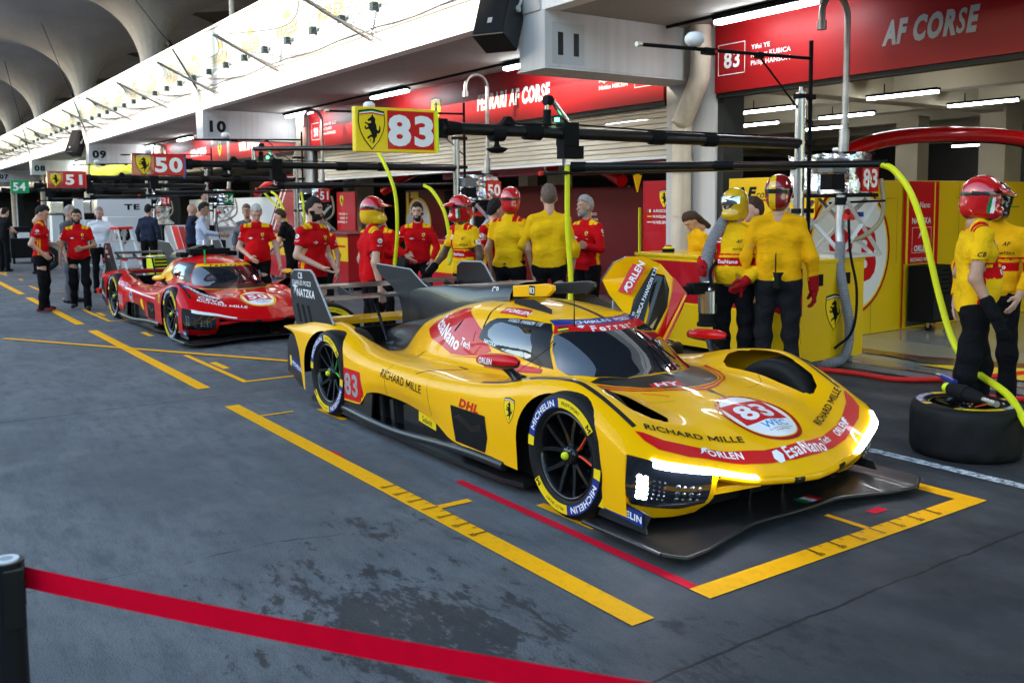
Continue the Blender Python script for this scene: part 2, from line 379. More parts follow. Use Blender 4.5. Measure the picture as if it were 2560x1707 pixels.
# ruled ticks on the front and side lines
T_=MB()
for i in range(13):
    y=3.75+.085*i; ln=.075 if i%2==0 else .035; w_=.011 if i%2==0 else .006
    T_.add([(-2.876,y,.0085),(-2.876+ln,y,.0085),(-2.876+ln,y+w_,.0085),(-2.876,y+w_,.0085)],[(0,1,2,3)],0)
    x=-5.05+.085*i; T_.add([(x,2.617,.0085),(x,2.617-ln,.0085),(x+w_,2.617-ln,.0085),(x+w_,2.617,.0085)],[(0,3,2,1)],0)
for i,t in enumerate(('30','20','10','0','10','20','30')):
    v,f=text2d(t,.03,.02); y=3.755+.17*i; T_.add([(-2.782+a*0+ -b*0 -0.0 + (-.0) + (.0) + (-b)*-1*0 + (a*0) + (.018*0)+ (-0.0) + (b*-1)*0 + 0 + (-.0) - 0.0 + (a*0) , y+a, .0086) if False else (-2.785-b,y+a,.0086) for a,b in v],f,0)
    x=-5.045+.17*i; T_.add([(x+a,2.527+b,.0086) for a,b in v],f,0)
mk.merge(T_,mo=3)
mk.build('lane_markings',['line_orange','line_red','line_white','black_decal'],kind='structure')
# garage floors
fl=MB(); rr=lambda x0,x1,y0,y1,z,m: fl.add([(x0,y0,z),(x1,y0,z),(x1,y1,z),(x0,y1,z)],[(0,1,2,3)],m)
D('floor_grey',(.30,.31,.30),.16,var=.15,vscale=2,coat=.3); D('floor_edge',(.16,.165,.17),.5,var=.3,vscale=8); D('floor_cream',(.36,.34,.24),.18); D('floor_brown',(.16,.06,.035),.2); D('floor_dark',(.10,.10,.07),.2)
rr(-60,8,8.36,30,.006,0); rr(-60,8,8.30,8.55,.010,1); rr(-60,8,8.58,8.66,.010,3)
rr(-8.6,8,9.45,10.4,.010,2); rr(-7.0,8,9.22,9.5,.014,3); fl.add([(-6.5,9.44,.018),(-5.85,9.15,.018),(8,14.5,.018),(8,16.5,.018),(-5.9,11.8,.018)][:0] or [(-6.2,9.30,.018),(-5.6,9.12,.018),(3.5,12.6,.018),(3.5,13.4,.018)],[(0,1,2,3)],3); fl.add([(-5.9,9.2,.02),(-5.3,9.05,.02),(3.5,12.2,.02),(3.5,12.6,.02)],[(0,1,2,3)],4)
fl.add([(-5.5,8.95,.024),(-3.6,8.85,.024),(-3.0,9.5,.024),(-4.5,9.7,.024)],[(0,1,2,3)],5); rr(-4.4,-3.5,9.06,9.2,.028,3)
fl.build('garage_floor',['floor_grey','floor_edge','floor_cream','floor_brown','floor_dark','yellow_decal'],kind='structure')
# ---------------- pit building
def conc(name,c,var=.12,scale=1.5,rough=.85,streak=.0):
    m=mat(name,c,rough,var=var,vscale=scale,bump=.25,bscale=35); 
    if streak:
        n=m.node_tree; b=n.nodes['Principled BSDF']; lk=[l for l in n.links if l.to_socket==b.inputs['Base Color']]; src=lk[0].from_socket
        g_=n.nodes.new('ShaderNodeNewGeometry'); mp_=n.nodes.new('ShaderNodeMapping'); mp_.inputs['Scale'].default_value=(9,9,.35); n.links.new(g_.outputs['Position'],mp_.inputs['Vector'])
        no=n.nodes.new('ShaderNodeTexNoise'); no.inputs['Scale'].default_value=1; no.inputs['Detail'].default_value=8; n.links.new(mp_.outputs[0],no.inputs['Vector'])
        r=n.nodes.new('ShaderNodeMapRange'); 
        for i,x in enumerate((.45,.75,0,streak)): r.inputs[i+1].default_value=x
        n.links.new(no.outputs[0],r.inputs[0]); q=n.nodes.new('ShaderNodeMix'); q.data_type='RGBA'; q.inputs[7].default_value=(c[0]*.45,c[1]*.42,c[2]*.38,1); n.links.new(src,q.inputs[6]); n.links.new(r.outputs[0],q.inputs[0]); n.links.new(q.outputs[2],b.inputs['Base Color'])
    M[name]=m
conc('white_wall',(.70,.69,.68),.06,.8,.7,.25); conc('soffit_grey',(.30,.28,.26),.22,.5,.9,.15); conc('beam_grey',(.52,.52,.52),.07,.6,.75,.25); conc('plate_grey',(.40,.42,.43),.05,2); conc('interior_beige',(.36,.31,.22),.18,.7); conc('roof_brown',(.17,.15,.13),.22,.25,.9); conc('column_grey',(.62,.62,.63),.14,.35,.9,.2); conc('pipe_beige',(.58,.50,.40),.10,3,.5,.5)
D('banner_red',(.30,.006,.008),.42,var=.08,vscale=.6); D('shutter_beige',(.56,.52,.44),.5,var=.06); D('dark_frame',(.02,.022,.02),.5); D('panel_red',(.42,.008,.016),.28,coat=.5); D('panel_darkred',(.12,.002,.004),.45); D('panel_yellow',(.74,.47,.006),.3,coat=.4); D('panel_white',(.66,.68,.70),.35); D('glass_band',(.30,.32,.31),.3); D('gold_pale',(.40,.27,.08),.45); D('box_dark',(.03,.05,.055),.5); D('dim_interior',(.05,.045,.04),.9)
BLD=empty('pit_building',(0,0,0),'long white concrete pit building with garages below a netted terrace','building')
BX=[-9.435-13.70*k for k in range(-1,9)]        # beam centre lines
YF,YG=6.88,9.5
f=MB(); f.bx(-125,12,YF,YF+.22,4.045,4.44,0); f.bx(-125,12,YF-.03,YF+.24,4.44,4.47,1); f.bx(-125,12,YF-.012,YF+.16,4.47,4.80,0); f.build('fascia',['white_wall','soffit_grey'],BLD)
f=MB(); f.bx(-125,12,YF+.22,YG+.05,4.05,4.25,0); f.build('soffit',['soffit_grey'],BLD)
pa=MB(); pa.bx(-125,12,YF+.02,YF+.12,4.80,5.83,0); pa.bx(-125,12,YF-.01,YF+.15,5.80,5.86,1)
pao=pa.build('terrace_parapet',['glass_band','white_wall'],BLD)
bxm=MB(); bxm.box((0,0,0),(.115,.10,.125),0,bev=.008)
for i in range(62):
    X0=-9.9-1.21*i; 
    o=bxm.build('junction_box',['box_dark'],pao) if i==0 else COL.objects.link(bo_:=bx0.copy()) or bo_
    if i==0: bx0=o
    o.location=(X0,YF-.075,4.83)
for i in range(46):
    X0=-9.3-2.02*i
    t=Flat((X0,YF+.02,5.09),(1,0,0),(0,0,1),.004); t.text('ROLEX',(0,0),.23,'gold_pale',.01,1.05); t.put([(-.16,.2),(.16,.2),(.2,.36),(.1,.27),(0,.38),(-.1,.27),(-.2,.36)],[(0,1,2,3,4,5,6)],'gold_pale'); t.build('terrace_lettering',pao)
names=['12','11','10','09','08','07','06','05','04','03']
for k,X0 in enumerate(BX):
    m=MB(); m.bx(X0-.265,X0+.265,YF,YG+.4,3.375,4.05,0,bev=.012); m.prism([(X0-.265,3.375),(X0-.30,3.35),(X0+.30,3.35),(X0+.265,3.375)],YF-.015,YG,'y',0)
    m.prism([(YF-.02,4.05),(YF-.10,4.50),(YF-.02,4.55),(YF+.0,4.05)],X0-.20,X0+.20,'x',0)
    b=m.build('beam',['beam_grey'],BLD)
    t=Flat((X0+.265,7.24,3.665),(0,1,0),(0,0,1),.004); t.rect(-.25,.25,-.25,.25,'plate_grey'); t.text(names[k],(0,0),.25,'black_decal',.05,1.2); t.build('number_plate',b)
    p=MB(); p.bx(X0-.335,X0+.60,YG-.02,YG+.42,0,4.05,0,bev=.01); p.bx(X0+.05,X0+.20,YG-.05,YG-.02,0,3.3,1); p.bx(X0+.60,X0+.70,YG+.02,YG+.42,0,3.15,2)
    p.build('pillar',['beam_grey','soffit_grey','dark_frame'],BLD)
    d=MB(); path=[(X0-.02+.13,9.32,-.0),(X0+.13,9.32,2.65),(X0+.15,9.30,2.8),(X0+.32,9.28,3.05),(X0+.47,9.27,3.30),(X0+.52,9.27,3.5),(X0+.52,9.27,4.04)]
    d.tube(spline(path,5),.135,16,0)
    for z in (1.55,2.3): d.tube([(X0+.12,9.32,z-.02),(X0+.12,9.32,z+.02)],.145,16,0)
    d.tube([(X0+.12,9.32,2.12),(X0+.12,9.32,2.16)],.150,16,1)
    d.build('drain_pipe',['pipe_beige','steel_pipe'],BLD)
for k in range(len(BX)-1):
    x1,x0=BX[k]-.335,BX[k+1]+.60                      # bay between two beams
    col=['banner_red','banner_red','banner_red','banner_lime','banner_white','banner_white','banner_white','banner_white','banner_white'][k]
    if col not in M: D(col,(.45,.50,.03) if 'lime' in col else (.5,.5,.5),.5)
    bn=MB(); bn.bx(x0+.02,x1-.02,YG-.06,YG,3.16,4.045,0); bn.bx(x0+.02,x1-.02,YG-.03,YG+.1,3.10,3.16,1); bo=bn.build('banner',[col,'dark_frame'],BLD)
    t=Flat((0,YG-.06,0),(1,0,0),(0,0,1),.004); Q=lambda: t.build('banner_lettering',bo)
    if k==0:
        t.text('AF CORSE',(-5.78,3.565),.245,'plate_grey',.05,.60,.16); Q()
        for i,n_ in enumerate(('Yifei YE','Robert KUBICA','Philip HANSON')): t.text(n_,(-8.20,3.68-.10*i),.058,'white_decal',.012,1.1,0,'LEFT'); Q()
        t.text('83',(-8.52,3.57),.20,'white_decal',.03,.95)
        for a in ((-8.755,-8.745,3.38,3.77),(-8.305,-8.295,3.38,3.77),(-8.755,-8.295,3.375,3.385),(-8.755,-8.295,3.765,3.775)): t.rect(*a,'white_decal')
    elif k==1:
        t.text('FERRARI AF CORSE',(-13.55,3.575),.26,'white_decal',.05,.62,.10); Q()
        t.shield((-16.16,3.565),.50); Q()
        for i,n_ in enumerate(('Antonio FUOCO','Miguel MOLINA','Nicklas NIELSEN')): t.text(n_,(-10.53,3.70-.11*i),.062,'white_decal',.01,1.05,0,'RIGHT'); Q()
        t.text('50',(-10.15,3.60),.20,'white_decal',.03,.95)
        for a in ((-10.38,-10.37,3.40,3.80),(-9.92,-9.91,3.40,3.80),(-10.38,-9.91,3.395,3.405)): t.rect(*a,'white_decal')
        Q()
        for i,n_ in enumerate(('Alessandro PIER GUIDI','James CALADO','Antonio GIOVINAZZI')): t.text(n_,(-21.75,3.70-.11*i),.062,'white_decal',.01,1.05,0,'LEFT'); Q()
        t.text('51',(-22.05,3.55),.20,'white_decal',.03,.95)
        for a in ((-22.30,-22.29,3.36,3.76),(-21.82,-21.81,3.36,3.76),(-22.30,-21.81,3.355,3.365),(-22.30,-21.81,3.755,3.765)): t.rect(*a,'white_decal')
    elif k==2:
        t.text('VISTA AF CORSE',(-27.0,3.50),.24,'white_decal',.05,.62,.08); Q(); t.text('VISTA AF CORSE',(-32.0,3.56),.24,'white_decal',.05,.62,.08); Q(); t.shield((-29.7,3.55),.5)
    if t.mats: t.build('banner_lettering',bo)
# shutter of the middle bay, raised part-way, and the dark insides behind the fronts
s=MB(); n_=9
for i in range(n_): 
    z0=2.40+.70*i/n_; s.prism([(YG+.12,z0),(YG+.10,z0+.01),(YG+.10,z0+.066),(YG+.13,z0+.077)],BX[2]+.72,BX[1]-.34,'x',0)
s.bx(BX[2]+.72,BX[1]-.34,YG+.09,YG+.16,2.355,2.40,1); s.build('roller_shutter',['shutter_beige','panel_white'],BLD)
s=MB()
for i in range(3): s.prism([(YG+.12,2.95+.08*i),(YG+.10,2.96+.08*i),(YG+.10,3.02+.08*i),(YG+.13,3.03+.08*i)],BX[3]+.72,BX[2]-.34,'x',0)
s.build('roller_shutter',['shutter_beige'],BLD)
it=MB(); it.bx(-125,12,29,29.3,0,4.05,1); it.bx(-125,12,YG+.5,29,3.75,3.95,0)
for y in np.arange(11.5,29,2.6): it.bx(-125,12,y,y+.35,3.45,3.75,0)
for X0 in BX:
    it.bx(X0-.2,X0+.2,YG+.5,29,3.35,3.75,0); it.bx(X0-.25,X0+.25,17.6,18.2,0,3.45,0); it.bx(X0-2.2,X0-1.7,17.9,18.3,0,3.45,0)
    if X0<-45: it.bx(X0-.06,X0+.06,11,29,0,3.4,1)
it.build('garage_interior',['interior_beige','dim_interior'],BLD)
# roof on flaring columns
ro=MB(); ro.bx(-170,14,2.5,48,10.9,11.3,0); ro.bx(-170,14,24,24.3,5.8,10.9,0); ro.bx(-170,14,7.2,30,5.2,5.35,0); ro.build('roof',['roof_brown'],BLD)
cprof=[(.38,5.3),(.38,7.0),(.44,7.6),(.62,8.2),(1.0,8.85),(1.7,9.5),(2.9,10.1),(4.6,10.55),(7.2,10.85)]
cz=[p[1] for p in cprof]; cr=[p[0] for p in cprof]; zz=np.concatenate([np.linspace(5.3,7.4,4),np.linspace(7.6,10.85,26)]); rrr=pchip(cz,cr,zz)
cm=MB(); v=[];n_=64
for z,r_ in zip(zz,rrr):
    for k in range(n_):
        a=2*PI*k/n_; rib=1+.018*abs(math.sin(a*8))*(1 if r_>.5 else .4); sq=1+.10*(abs(math.cos(2*a))**2)*min(1,max(0,(r_-1)/4)); v.append((r_*rib*sq*math.cos(a),r_*rib*sq*math.sin(a),z))
cm.add(v,[(i*n_+k,i*n_+(k+1)%n_,(i+1)*n_+(k+1)%n_,(i+1)*n_+k) for i in range(len(zz)-1) for k in range(n_)],0,True)
for i,X0 in enumerate([-25.2-13.7*k for k in range(9)]):
    o=cm.build('column',['column_grey'],BLD) if i==0 else bpy.data.objects.new('column',col0.data)
    if i==0: col0=o
    else: COL.objects.link(o); o.parent=BLD
    o.location=(X0,9.8,0)
# terrace net on its outriggers
NET=empty('debris_net',(0,0,0),'black mesh net sagging between steel outriggers along the terrace','net')
px=[-9.74-4.03*k for k in range(0,19)]
nm=MB(); 
for i,X0 in enumerate(px):
    o=MB(); o.tube([(X0,YF-.02,4.35),(X0-.03,5.62,4.94)],.028,6,0); o.tube([(X0+.35,YF-.02,4.30),(X0-.015,6.2,4.67)],.014,5,0); o.tube([(X0,YF-.01,4.33),(X0+.4,YF-.01,4.28)],.012,5,0); o.build('outrigger',['grey_metal' if 'grey_metal' in M else 'steel_pipe'],NET)
lines=[]
for i in range(len(px)-1):
    a,b=px[i],px[i+1]; N=26; Mw=12
    def P(s,t):
        x=a+(b-a)*s; sag=4*s*(1-s); y0=5.62+.55*sag; z0=4.94-.12*sag; return (x,y0+(YF-.03-y0)*t,z0+(4.50-z0)*t-.10*math.sin(PI*t)*(.4+.6*sag)+.02*math.sin(9*s+5*t+i))
    for q in range(Mw+1): nm.tube([P(s/N,q/Mw) for s in range(N+1)],.0035 if 0<q<Mw else .008,3,0,False)
    for q in range(N*2+1): nm.tube([P(q/(N*2),s/6) for s in range(7)],.0035,3,0,False)
nm.build('mesh_panel',['box_dark'],NET)
for k in (2,3,4,5):
    c=MB(); X0=BX[k]+.1; c.tube([(X0,YF-.06,4.55),(X0-2.4,6.9,5.9)],.02,6,0); c.tube([(X0-2.4,6.9,5.9),(X0-2.62,6.9,6.05)],.06,6,0); c.tube([(X0-2.6,6.9,6.03),(X0-14.,7.6,11.0)],.013,5,0)
    c.build('stay_cable',['matte_black'],label='thin black stay cable running from the beam end numbered %s up to the roof'%names[k],cat='cable',group='stay cables above the terrace')
pm=MB(); pm.tube([(-25.6,8.6,5.3),(-25.6,8.6,7.35)],.07,8,0); pm.bx(-25.75,-25.45,8.45,8.75,7.35,7.55,1); pm.build('mast',['white_wall','matte_black'],label='pale vertical mast with a small black box behind the terrace edge',cat='mast')
# tube lamps under the soffit
lm=0
spots=[-2.9,-7.55,-12.2,-17.1,-21.85,-26.6,-31.6,-36.1,-40.8,-45.5,-49.8]
wh=['above the pillar right of the camera bar','beside the red banner with three driver names','just left of the beam numbered 11','above the red banner shield','nearest the beam numbered 10 on its right','just left of the beam numbered 10','second left of the beam numbered 10','behind the sign numbered 50','left of the beam numbered 09','right of the beam numbered 08','near the beam numbered 08']
for i,X0 in enumerate(spots):
    e=empty('tube_lamp',(X0,8.9,3.95),'lit white tube lamp hung under the soffit, '+wh[i],'lamp','tube lamps under the soffit')
    a=MB(); a.bx(-.76,.76,-.075,.075,.02,.07,0,bev=.01); a.cyl((-.4,0,.07),(-.4,0,.12),.01,6,0); a.cyl((.4,0,.07),(.4,0,.12),.01,6,0); a.build('housing',['matte_black'],e)
    a=MB(); a.bx(-.74,.74,-.06,.06,-.035,.02,0,bev=.02); a.build('diffuser',['tube_light'],e)
cn=MB(); cn.tube([(-60,8.9,4.03),(5,8.9,4.03)],.022,6,0); cn.build('cable_conduit',['matte_black'],label='black conduit running along the soffit above the tube lamps',cat='conduit')
ii=0
for (X0,Y0) in ((-11.1,13.2),(-11.1,15.45),(-13.3,15.45),(-13.2,17.6),(-8.5,13.2),(-8.5,15.5),(-5.5,13.2),(-15.2,27.2),(-4,16),(-18,13),(-14,12.5),(-30,13),(-27,14)):
    e=empty('tube_lamp',(X0,Y0,3.32),'lit strip lamp hung from the dim garage ceiling','lamp','strip lamps inside the garages')
    a=MB(); a.bx(-.6,.6,-.05,.05,.02,.06,0); a.cyl((-.3,0,.06),(-.3,0,.2),.01,5,0); a.build('housing',['matte_black'],e)
    a=MB(); a.bx(-.58,.58,-.035,.035,-.02,.02,0); a.build('diffuser',['tube_light'],e)
# unseen stand across the track, shaped to keep the low sun off the lane
tw=empty('sun_blocker',(0,-30,0),'tall dark slab across the track, added unseen to block the sun','blocker')
MB().bx(-16.3,130,-1.5,-.5,0,14,0).build('shade_slab',['roof_brown'],tw)  # unseen slab added to block sun from the right-hand fascia
gs=empty('grandstand',(0,-30,0),'unseen grandstand block across the track, shaped to shade the lane','grandstand')
a=MB(); a.prism([(-2,0),(-2,2.0),(-9,11.2),(-9.5,11.2),(-9.5,0)],-200,18,'x',0); a.build('terrace_steps',['roof_brown'],gs)
a=MB(); a.prism([(1.0,11.85),(-14,19.6),(-14,19.9),(1.0,12.1)],-200,-10,'x',0)  # unseen tilted sheet added to keep sun off the columns and roof
for x in range(-190,-10,16): a.bx(x-.2,x+.2,-9.4,-9.0,11.2,17.1,0)
a.build('sun_baffle',['roof_brown'],gs)
# ---------------- racing car body: rails running nose to tail, lofted across
def _rails():
    # each rail: uF (nose end), list of (t, v, z); t<0 metres behind the front axle, 0..1 towards the nose lip
    r={}
    r[0]=(.50,[(-4.12,.965,.640),(-3.90,.97,.612),(-3.79,.975,.54),(-3.74,.975,.40),(-3.70,.975,.14),(-2.95,.975,.185),(-2.56,.975,.20),(-2.46,.965,.305),(-2.26,.945,.33),(-1.92,.93,.32),(-1.60,.935,.285),(-1.44,.95,.26),(-1.2,.965,.19),(-.6,.975,.175),(0,.975,.16),(.6,.975,.155),(1,.975,.15)])
    r[1]=(.50,[(-4.12,.97,.645),(-3.90,.975,.64),(-3.72,.98,.45),(-3.2,.985,.42),(-2.9,.985,.38),(-2.5,.982,.39),(-2.2,.965,.415),(-1.9,.958,.41),(-1.5,.962,.385),(-1.2,.972,.36),(-.6,.985,.40),(0,.99,.45),(.5,.99,.42),(1,.988,.34)])
    r[2]=(.50,[(-4.12,.965,.650),(-3.90,.965,.655),(-3.6,.96,.655),(-3.3,.96,.67),(-3.0,.965,.61),(-2.7,.968,.53),(-2.4,.968,.50),(-2.2,.965,.492),(-1.9,.963,.492),(-1.5,.965,.495),(-1.1,.968,.52),(-.7,.975,.56),(-.4,.972,.64),(-.1,.970,.68),(.25,.972,.645),(.6,.975,.575),(1,.985,.48)])
    r[3]=(.555,[(-4.12,.93,.655),(-3.9,.92,.675),(-3.6,.905,.725),(-3.3,.91,.735),(-3.0,.925,.665),(-2.7,.935,.575),(-2.4,.94,.545),(-2.2,.935,.535),(-1.9,.935,.535),(-1.5,.935,.545),(-1.1,.935,.575),(-.7,.93,.625),(-.4,.915,.702),(-.1,.91,.732),(.25,.915,.685),(.6,.93,.595),(1,.945,.467)])
    r[4]=(.65,[(-4.12,.82,.655),(-3.92,.81,.685),(-3.58,.79,.75),(-3.30,.79,.757),(-2.98,.80,.685),(-2.70,.83,.603),(-2.4,.85,.573),(-2.2,.85,.568),(-1.5,.85,.575),(-1.1,.85,.598),(-.78,.845,.640),(-.53,.835,.700),(-.31,.83,.738),(-.07,.83,.757),(.154,.83,.725),(.446,.835,.643),(.63,.838,.583),(.80,.845,.515),(1,.85,.437)])
    r[5]=(.76,[(-4.12,.64,.64),(-3.9,.63,.66),(-3.6,.61,.69),(-3.3,.61,.665),(-3.0,.63,.605),(-2.7,.66,.572),(-2.4,.72,.570),(-2.0,.74,.575),(-1.5,.74,.585),(-1.0,.72,.605),(-.75,.69,.628),(-.45,.63,.655),(-.23,.60,.660),(0,.60,.655),(.25,.60,.618),(.51,.60,.572),(.8,.615,.475),(1,.63,.392)])
    r[6]=(.83,[(-4.12,.50,.46),(-3.6,.47,.47),(-3.14,.47,.485),(-2.86,.49,.50),(-2.5,.56,.55),(-2.2,.64,.567),(-1.8,.67,.583),(-1.4,.67,.592),(-1.0,.655,.603),(-.7,.60,.615),(-.45,.54,.625),(-.23,.50,.622),(0,.46,.612),(.25,.45,.585),(.51,.45,.548),(.8,.44,.445),(1,.44,.342)])
    r[7]=(.87,[(-4.12,.14,.42),(-3.6,.18,.46),(-3.14,.29,.49),(-2.86,.38,.53),(-2.6,.46,.575),(-2.2,.575,.60),(-1.8,.60,.615),(-1.4,.60,.62),(-1.0,.585,.625),(-.7,.53,.632),(-.45,.44,.640),(-.23,.34,.638),(0,.31,.622),(.25,.30,.592),(.51,.29,.555),(.8,.28,.452),(1,.26,.326)])
    r[8]=(.895,[(-4.12,.09,.46),(-3.6,.12,.56),(-3.14,.20,.61),(-2.86,.28,.665),(-2.6,.36,.71),(-2.2,.46,.77),(-1.8,.515,.80),(-1.4,.53,.82),(-1.0,.52,.82),(-.8,.48,.79),(-.6,.41,.742),(-.42,.32,.69),(-.26,.235,.662),(-.1,.2,.648),(.1,.19,.620),(.4,.18,.573),(.7,.17,.487),(.84,.165,.432),(1,.15,.318)])
    r[9]=(.905,[(-4.12,.05,.49),(-3.6,.07,.62),(-3.14,.13,.70),(-2.86,.19,.765),(-2.6,.24,.82),(-2.2,.31,.91),(-1.8,.365,.965),(-1.4,.385,.972),(-1.0,.35,.952),(-.8,.30,.915),(-.6,.235,.84),(-.42,.165,.755),(-.26,.12,.682),(-.1,.1,.655),(.1,.095,.624),(.4,.09,.577),(.7,.085,.492),(.84,.08,.437),(1,.07,.313)])
    r[10]=(.91,[(-4.12,0,.51),(-3.6,0,.65),(-3.14,0,.745),(-2.86,0,.82),(-2.6,0,.885),(-2.2,0,.975),(-1.8,0,1.03),(-1.5,0,1.04),(-1.22,0,1.028),(-1.0,0,.998),(-.71,0,.925),(-.5,0,.825),(-.29,0,.70),(-.12,0,.657),(.13,0,.622),(.5,0,.56),(.84,0,.44),(1,0,.312)])
    return r
RX=np.array([0,.24,.48,.57,.70,.90,1.08,1.28,1.52,1.74,2.02])   # spacing of the rails across the section
def body_grid(nt=250,na=82):
    ts=np.concatenate([np.linspace(-4.12,0,int(nt*.79),endpoint=False),np.linspace(0,1,nt-int(nt*.79))])
    rl=_rails(); U=[];V=[];Zz=[]
    for k in range(11):
        uF,K=rl[k]; K=np.array(K); U.append(np.where(ts<0,ts,ts*uF)); V.append(pchip(K[:,0],K[:,1],ts)); Zz.append(pchip(K[:,0],K[:,2],ts))
    U,V,Zz=np.array(U),np.array(V),np.array(Zz)       # 11 x nt
    sa=np.linspace(0,RX[-1],na); G=np.zeros((len(ts),na,3))
    for i in range(len(ts)):
        e=lambda a,g: np.concatenate([a,g*a[-2:-4:-1]])      # carry the curve over the centre line so it stays smooth there
        rx=np.concatenate([RX,2*RX[-1]-RX[-2:-4:-1]])
        G[i,:,0]=pchip(rx,e(U[:,i],1),sa); G[i,:,1]=pchip(rx,e(V[:,i],-1),sa); G[i,:,2]=pchip(rx,e(Zz[:,i],1),sa)
    # smooth a little across to take out kinks
    for _ in range(4): G[:,2:-1]=.5*G[:,2:-1]+.25*(G[:,1:-2]+G[:,3:])
    for _ in range(3): G[2:-1]=.5*G[2:-1]+.25*(G[1:-2]+G[3:])
    G[:,-1,1]=0
    return ts,G
OPEN=[(-.24,.565),(.08,.56),(.36,.56),(.41,.60),(.36,.70),(.27,.77),(.10,.795),(-.15,.80),(-.33,.785),(-.385,.73),(-.33,.62)]
def arch_g(u,z):
    """<0 inside a wheel arch (side view)"""
    def one(uc,rx,zc,rz):
        q=np.where(z>zc,np.sqrt(((u-uc)/rx)**2+((z-zc)/rz)**2),np.abs(u-uc)/rx); return (q-1)*rx
    return np.minimum(one(-.07,.385,.36,.325),one(-3.275,.372,.36,.33))
def poly_sd(p,poly):
    """signed distance to a polygon, numpy (N,2); negative inside"""
    P=np.asarray(poly,float); d=np.full(len(p),1e9); ins=np.zeros(len(p),bool)
    for a,b in zip(P,np.roll(P,-1,0)):
        e=b-a; w_=p-a; t=np.clip((w_@e)/(e@e),0,1); d=np.minimum(d,np.linalg.norm(w_-t[:,None]*e,axis=1))
        c=((a[1]<=p[:,1])&(b[1]>p[:,1]))|((b[1]<=p[:,1])&(a[1]>p[:,1]))
        x=a[0]+(p[:,1]-a[1])/(b[1]-a[1]+1e-12)*e[0]; ins^=c&(p[:,0]<x)
    return np.where(ins,-d,d)
def snap_cut(V,F,g):
    """drop faces inside g<0 and pull the rim onto g=0; g takes (N,3) and returns (N,)"""
    gv=g(V); keep=[q for q in F if np.mean(gv[list(q)])>=0]
    touched=np.zeros(len(V),bool); inn=gv<0
    used=np.zeros(len(V),bool)
    for q in keep: used[list(q)]=True
    cut=np.zeros(len(V),bool)
    for q in F:
        if np.mean(gv[list(q)])<0: cut[list(q)]=True
    rim=used&cut
    for _ in range(6):
        P=V[rim]; e=1e-3; g0=g(P); gr=np.stack([(g(P+np.eye(3)[k]*e)-g0)/e for k in range(3)],1)
        n2=(gr**2).sum(1); V[rim]=P-np.clip((g0/np.maximum(n2,.2)),-.03,.03)[:,None]*gr
    return V,keep
def make_body():
    ts,G=body_grid(); nt,na=G.shape[:2]
    H=G[:,::-1]                                       # centre -> outside
    L=G.copy(); L[:,:,1]*=-1                          # left half: outside -> centre
    full=np.concatenate([L,H[:,1:]],1); nb=full.shape[1]
    V=full.reshape(-1,3); F=[(i*nb+j,i*nb+j+1,(i+1)*nb+j+1,(i+1)*nb+j) for i in range(nt-1) for j in range(nb-1)]
    base=V.copy(); baseF=list(F)
    def ga(P): return np.where(np.abs(P[:,1])>.86,arch_g(P[:,0],P[:,2]),1.)
    V,F=snap_cut(V,F,ga)
    def go(P): return poly_sd(np.stack([P[:,0],np.abs(P[:,1])],1),OPEN)
    V,F=snap_cut(V,F,lambda P: np.where(P[:,2]>.45,go(P),1.))
    return base,baseF,V,F,full
# ---------------- wheels
def arc_text(txt,r,a0,h,bold=.02,sx=1.):
    """lettering bent clockwise round the axle, starting at angle a0"""
    v,f=text2d(txt,h,bold,sx,0,'LEFT'); 
    a=a0-v[:,0]/r; rr=r+v[:,1]
    return np.stack([rr*np.cos(a),rr*np.sin(a)],1),f,a0-v[:,0].max()/r if len(v) else a0
def ring_seg(r0,r1,a0,a1,n=18):
    v=[];f=[]
    for k in range(n+1):
        a=a0+(a1-a0)*k/n; v+= [(r0*math.cos(a),r0*math.sin(a)),(r1*math.cos(a),r1*math.sin(a))]
    return v,[(2*k,2*k+1,2*k+3,2*k+2) for k in range(n)]
def tyre_mesh(wd,R_=.355):
    """tyre about the Y axis, outer face towards -Y at y=0"""
    t=MB()
    pr=[(.238,.02),(.246,.004),(.26,-.004),(.30,-.008),(.325,-.002),(.343,.014),(.352,.04),(R_,.075),(R_,wd-.075),(.352,wd-.04),(.34,wd-.01),(.30,wd+.006),(.24,wd-.01)]
    t.lathe(pr,56,0)
    face=lambda V,h: [(a,-.0095-h-(0 if True else 0),b) for a,b in V]
    for q in (0,PI):
        for (a0,a1,m) in ((R(179),R(168),2),(R(168),R(97),1),(R(97),R(36),2)):
            v,f=ring_seg(.266,.318,a0+q,a1+q); t.add(face(v,.0),f,m)
        v,f,_=arc_text('MICHELIN',.292,R(160)+q,.034,.03,1.22); t.add(face(v,.0015),f,3)
        v,f,_=arc_text('PILOT SPORT',.292,R(91)+q,.019,.0,1.0); t.add(face(v,.0015),f,0)
        v,f,_=arc_text('M',.292,R(45)+q,.032,.03,1.1); t.add(face(v,.0015),f,0)
    return t
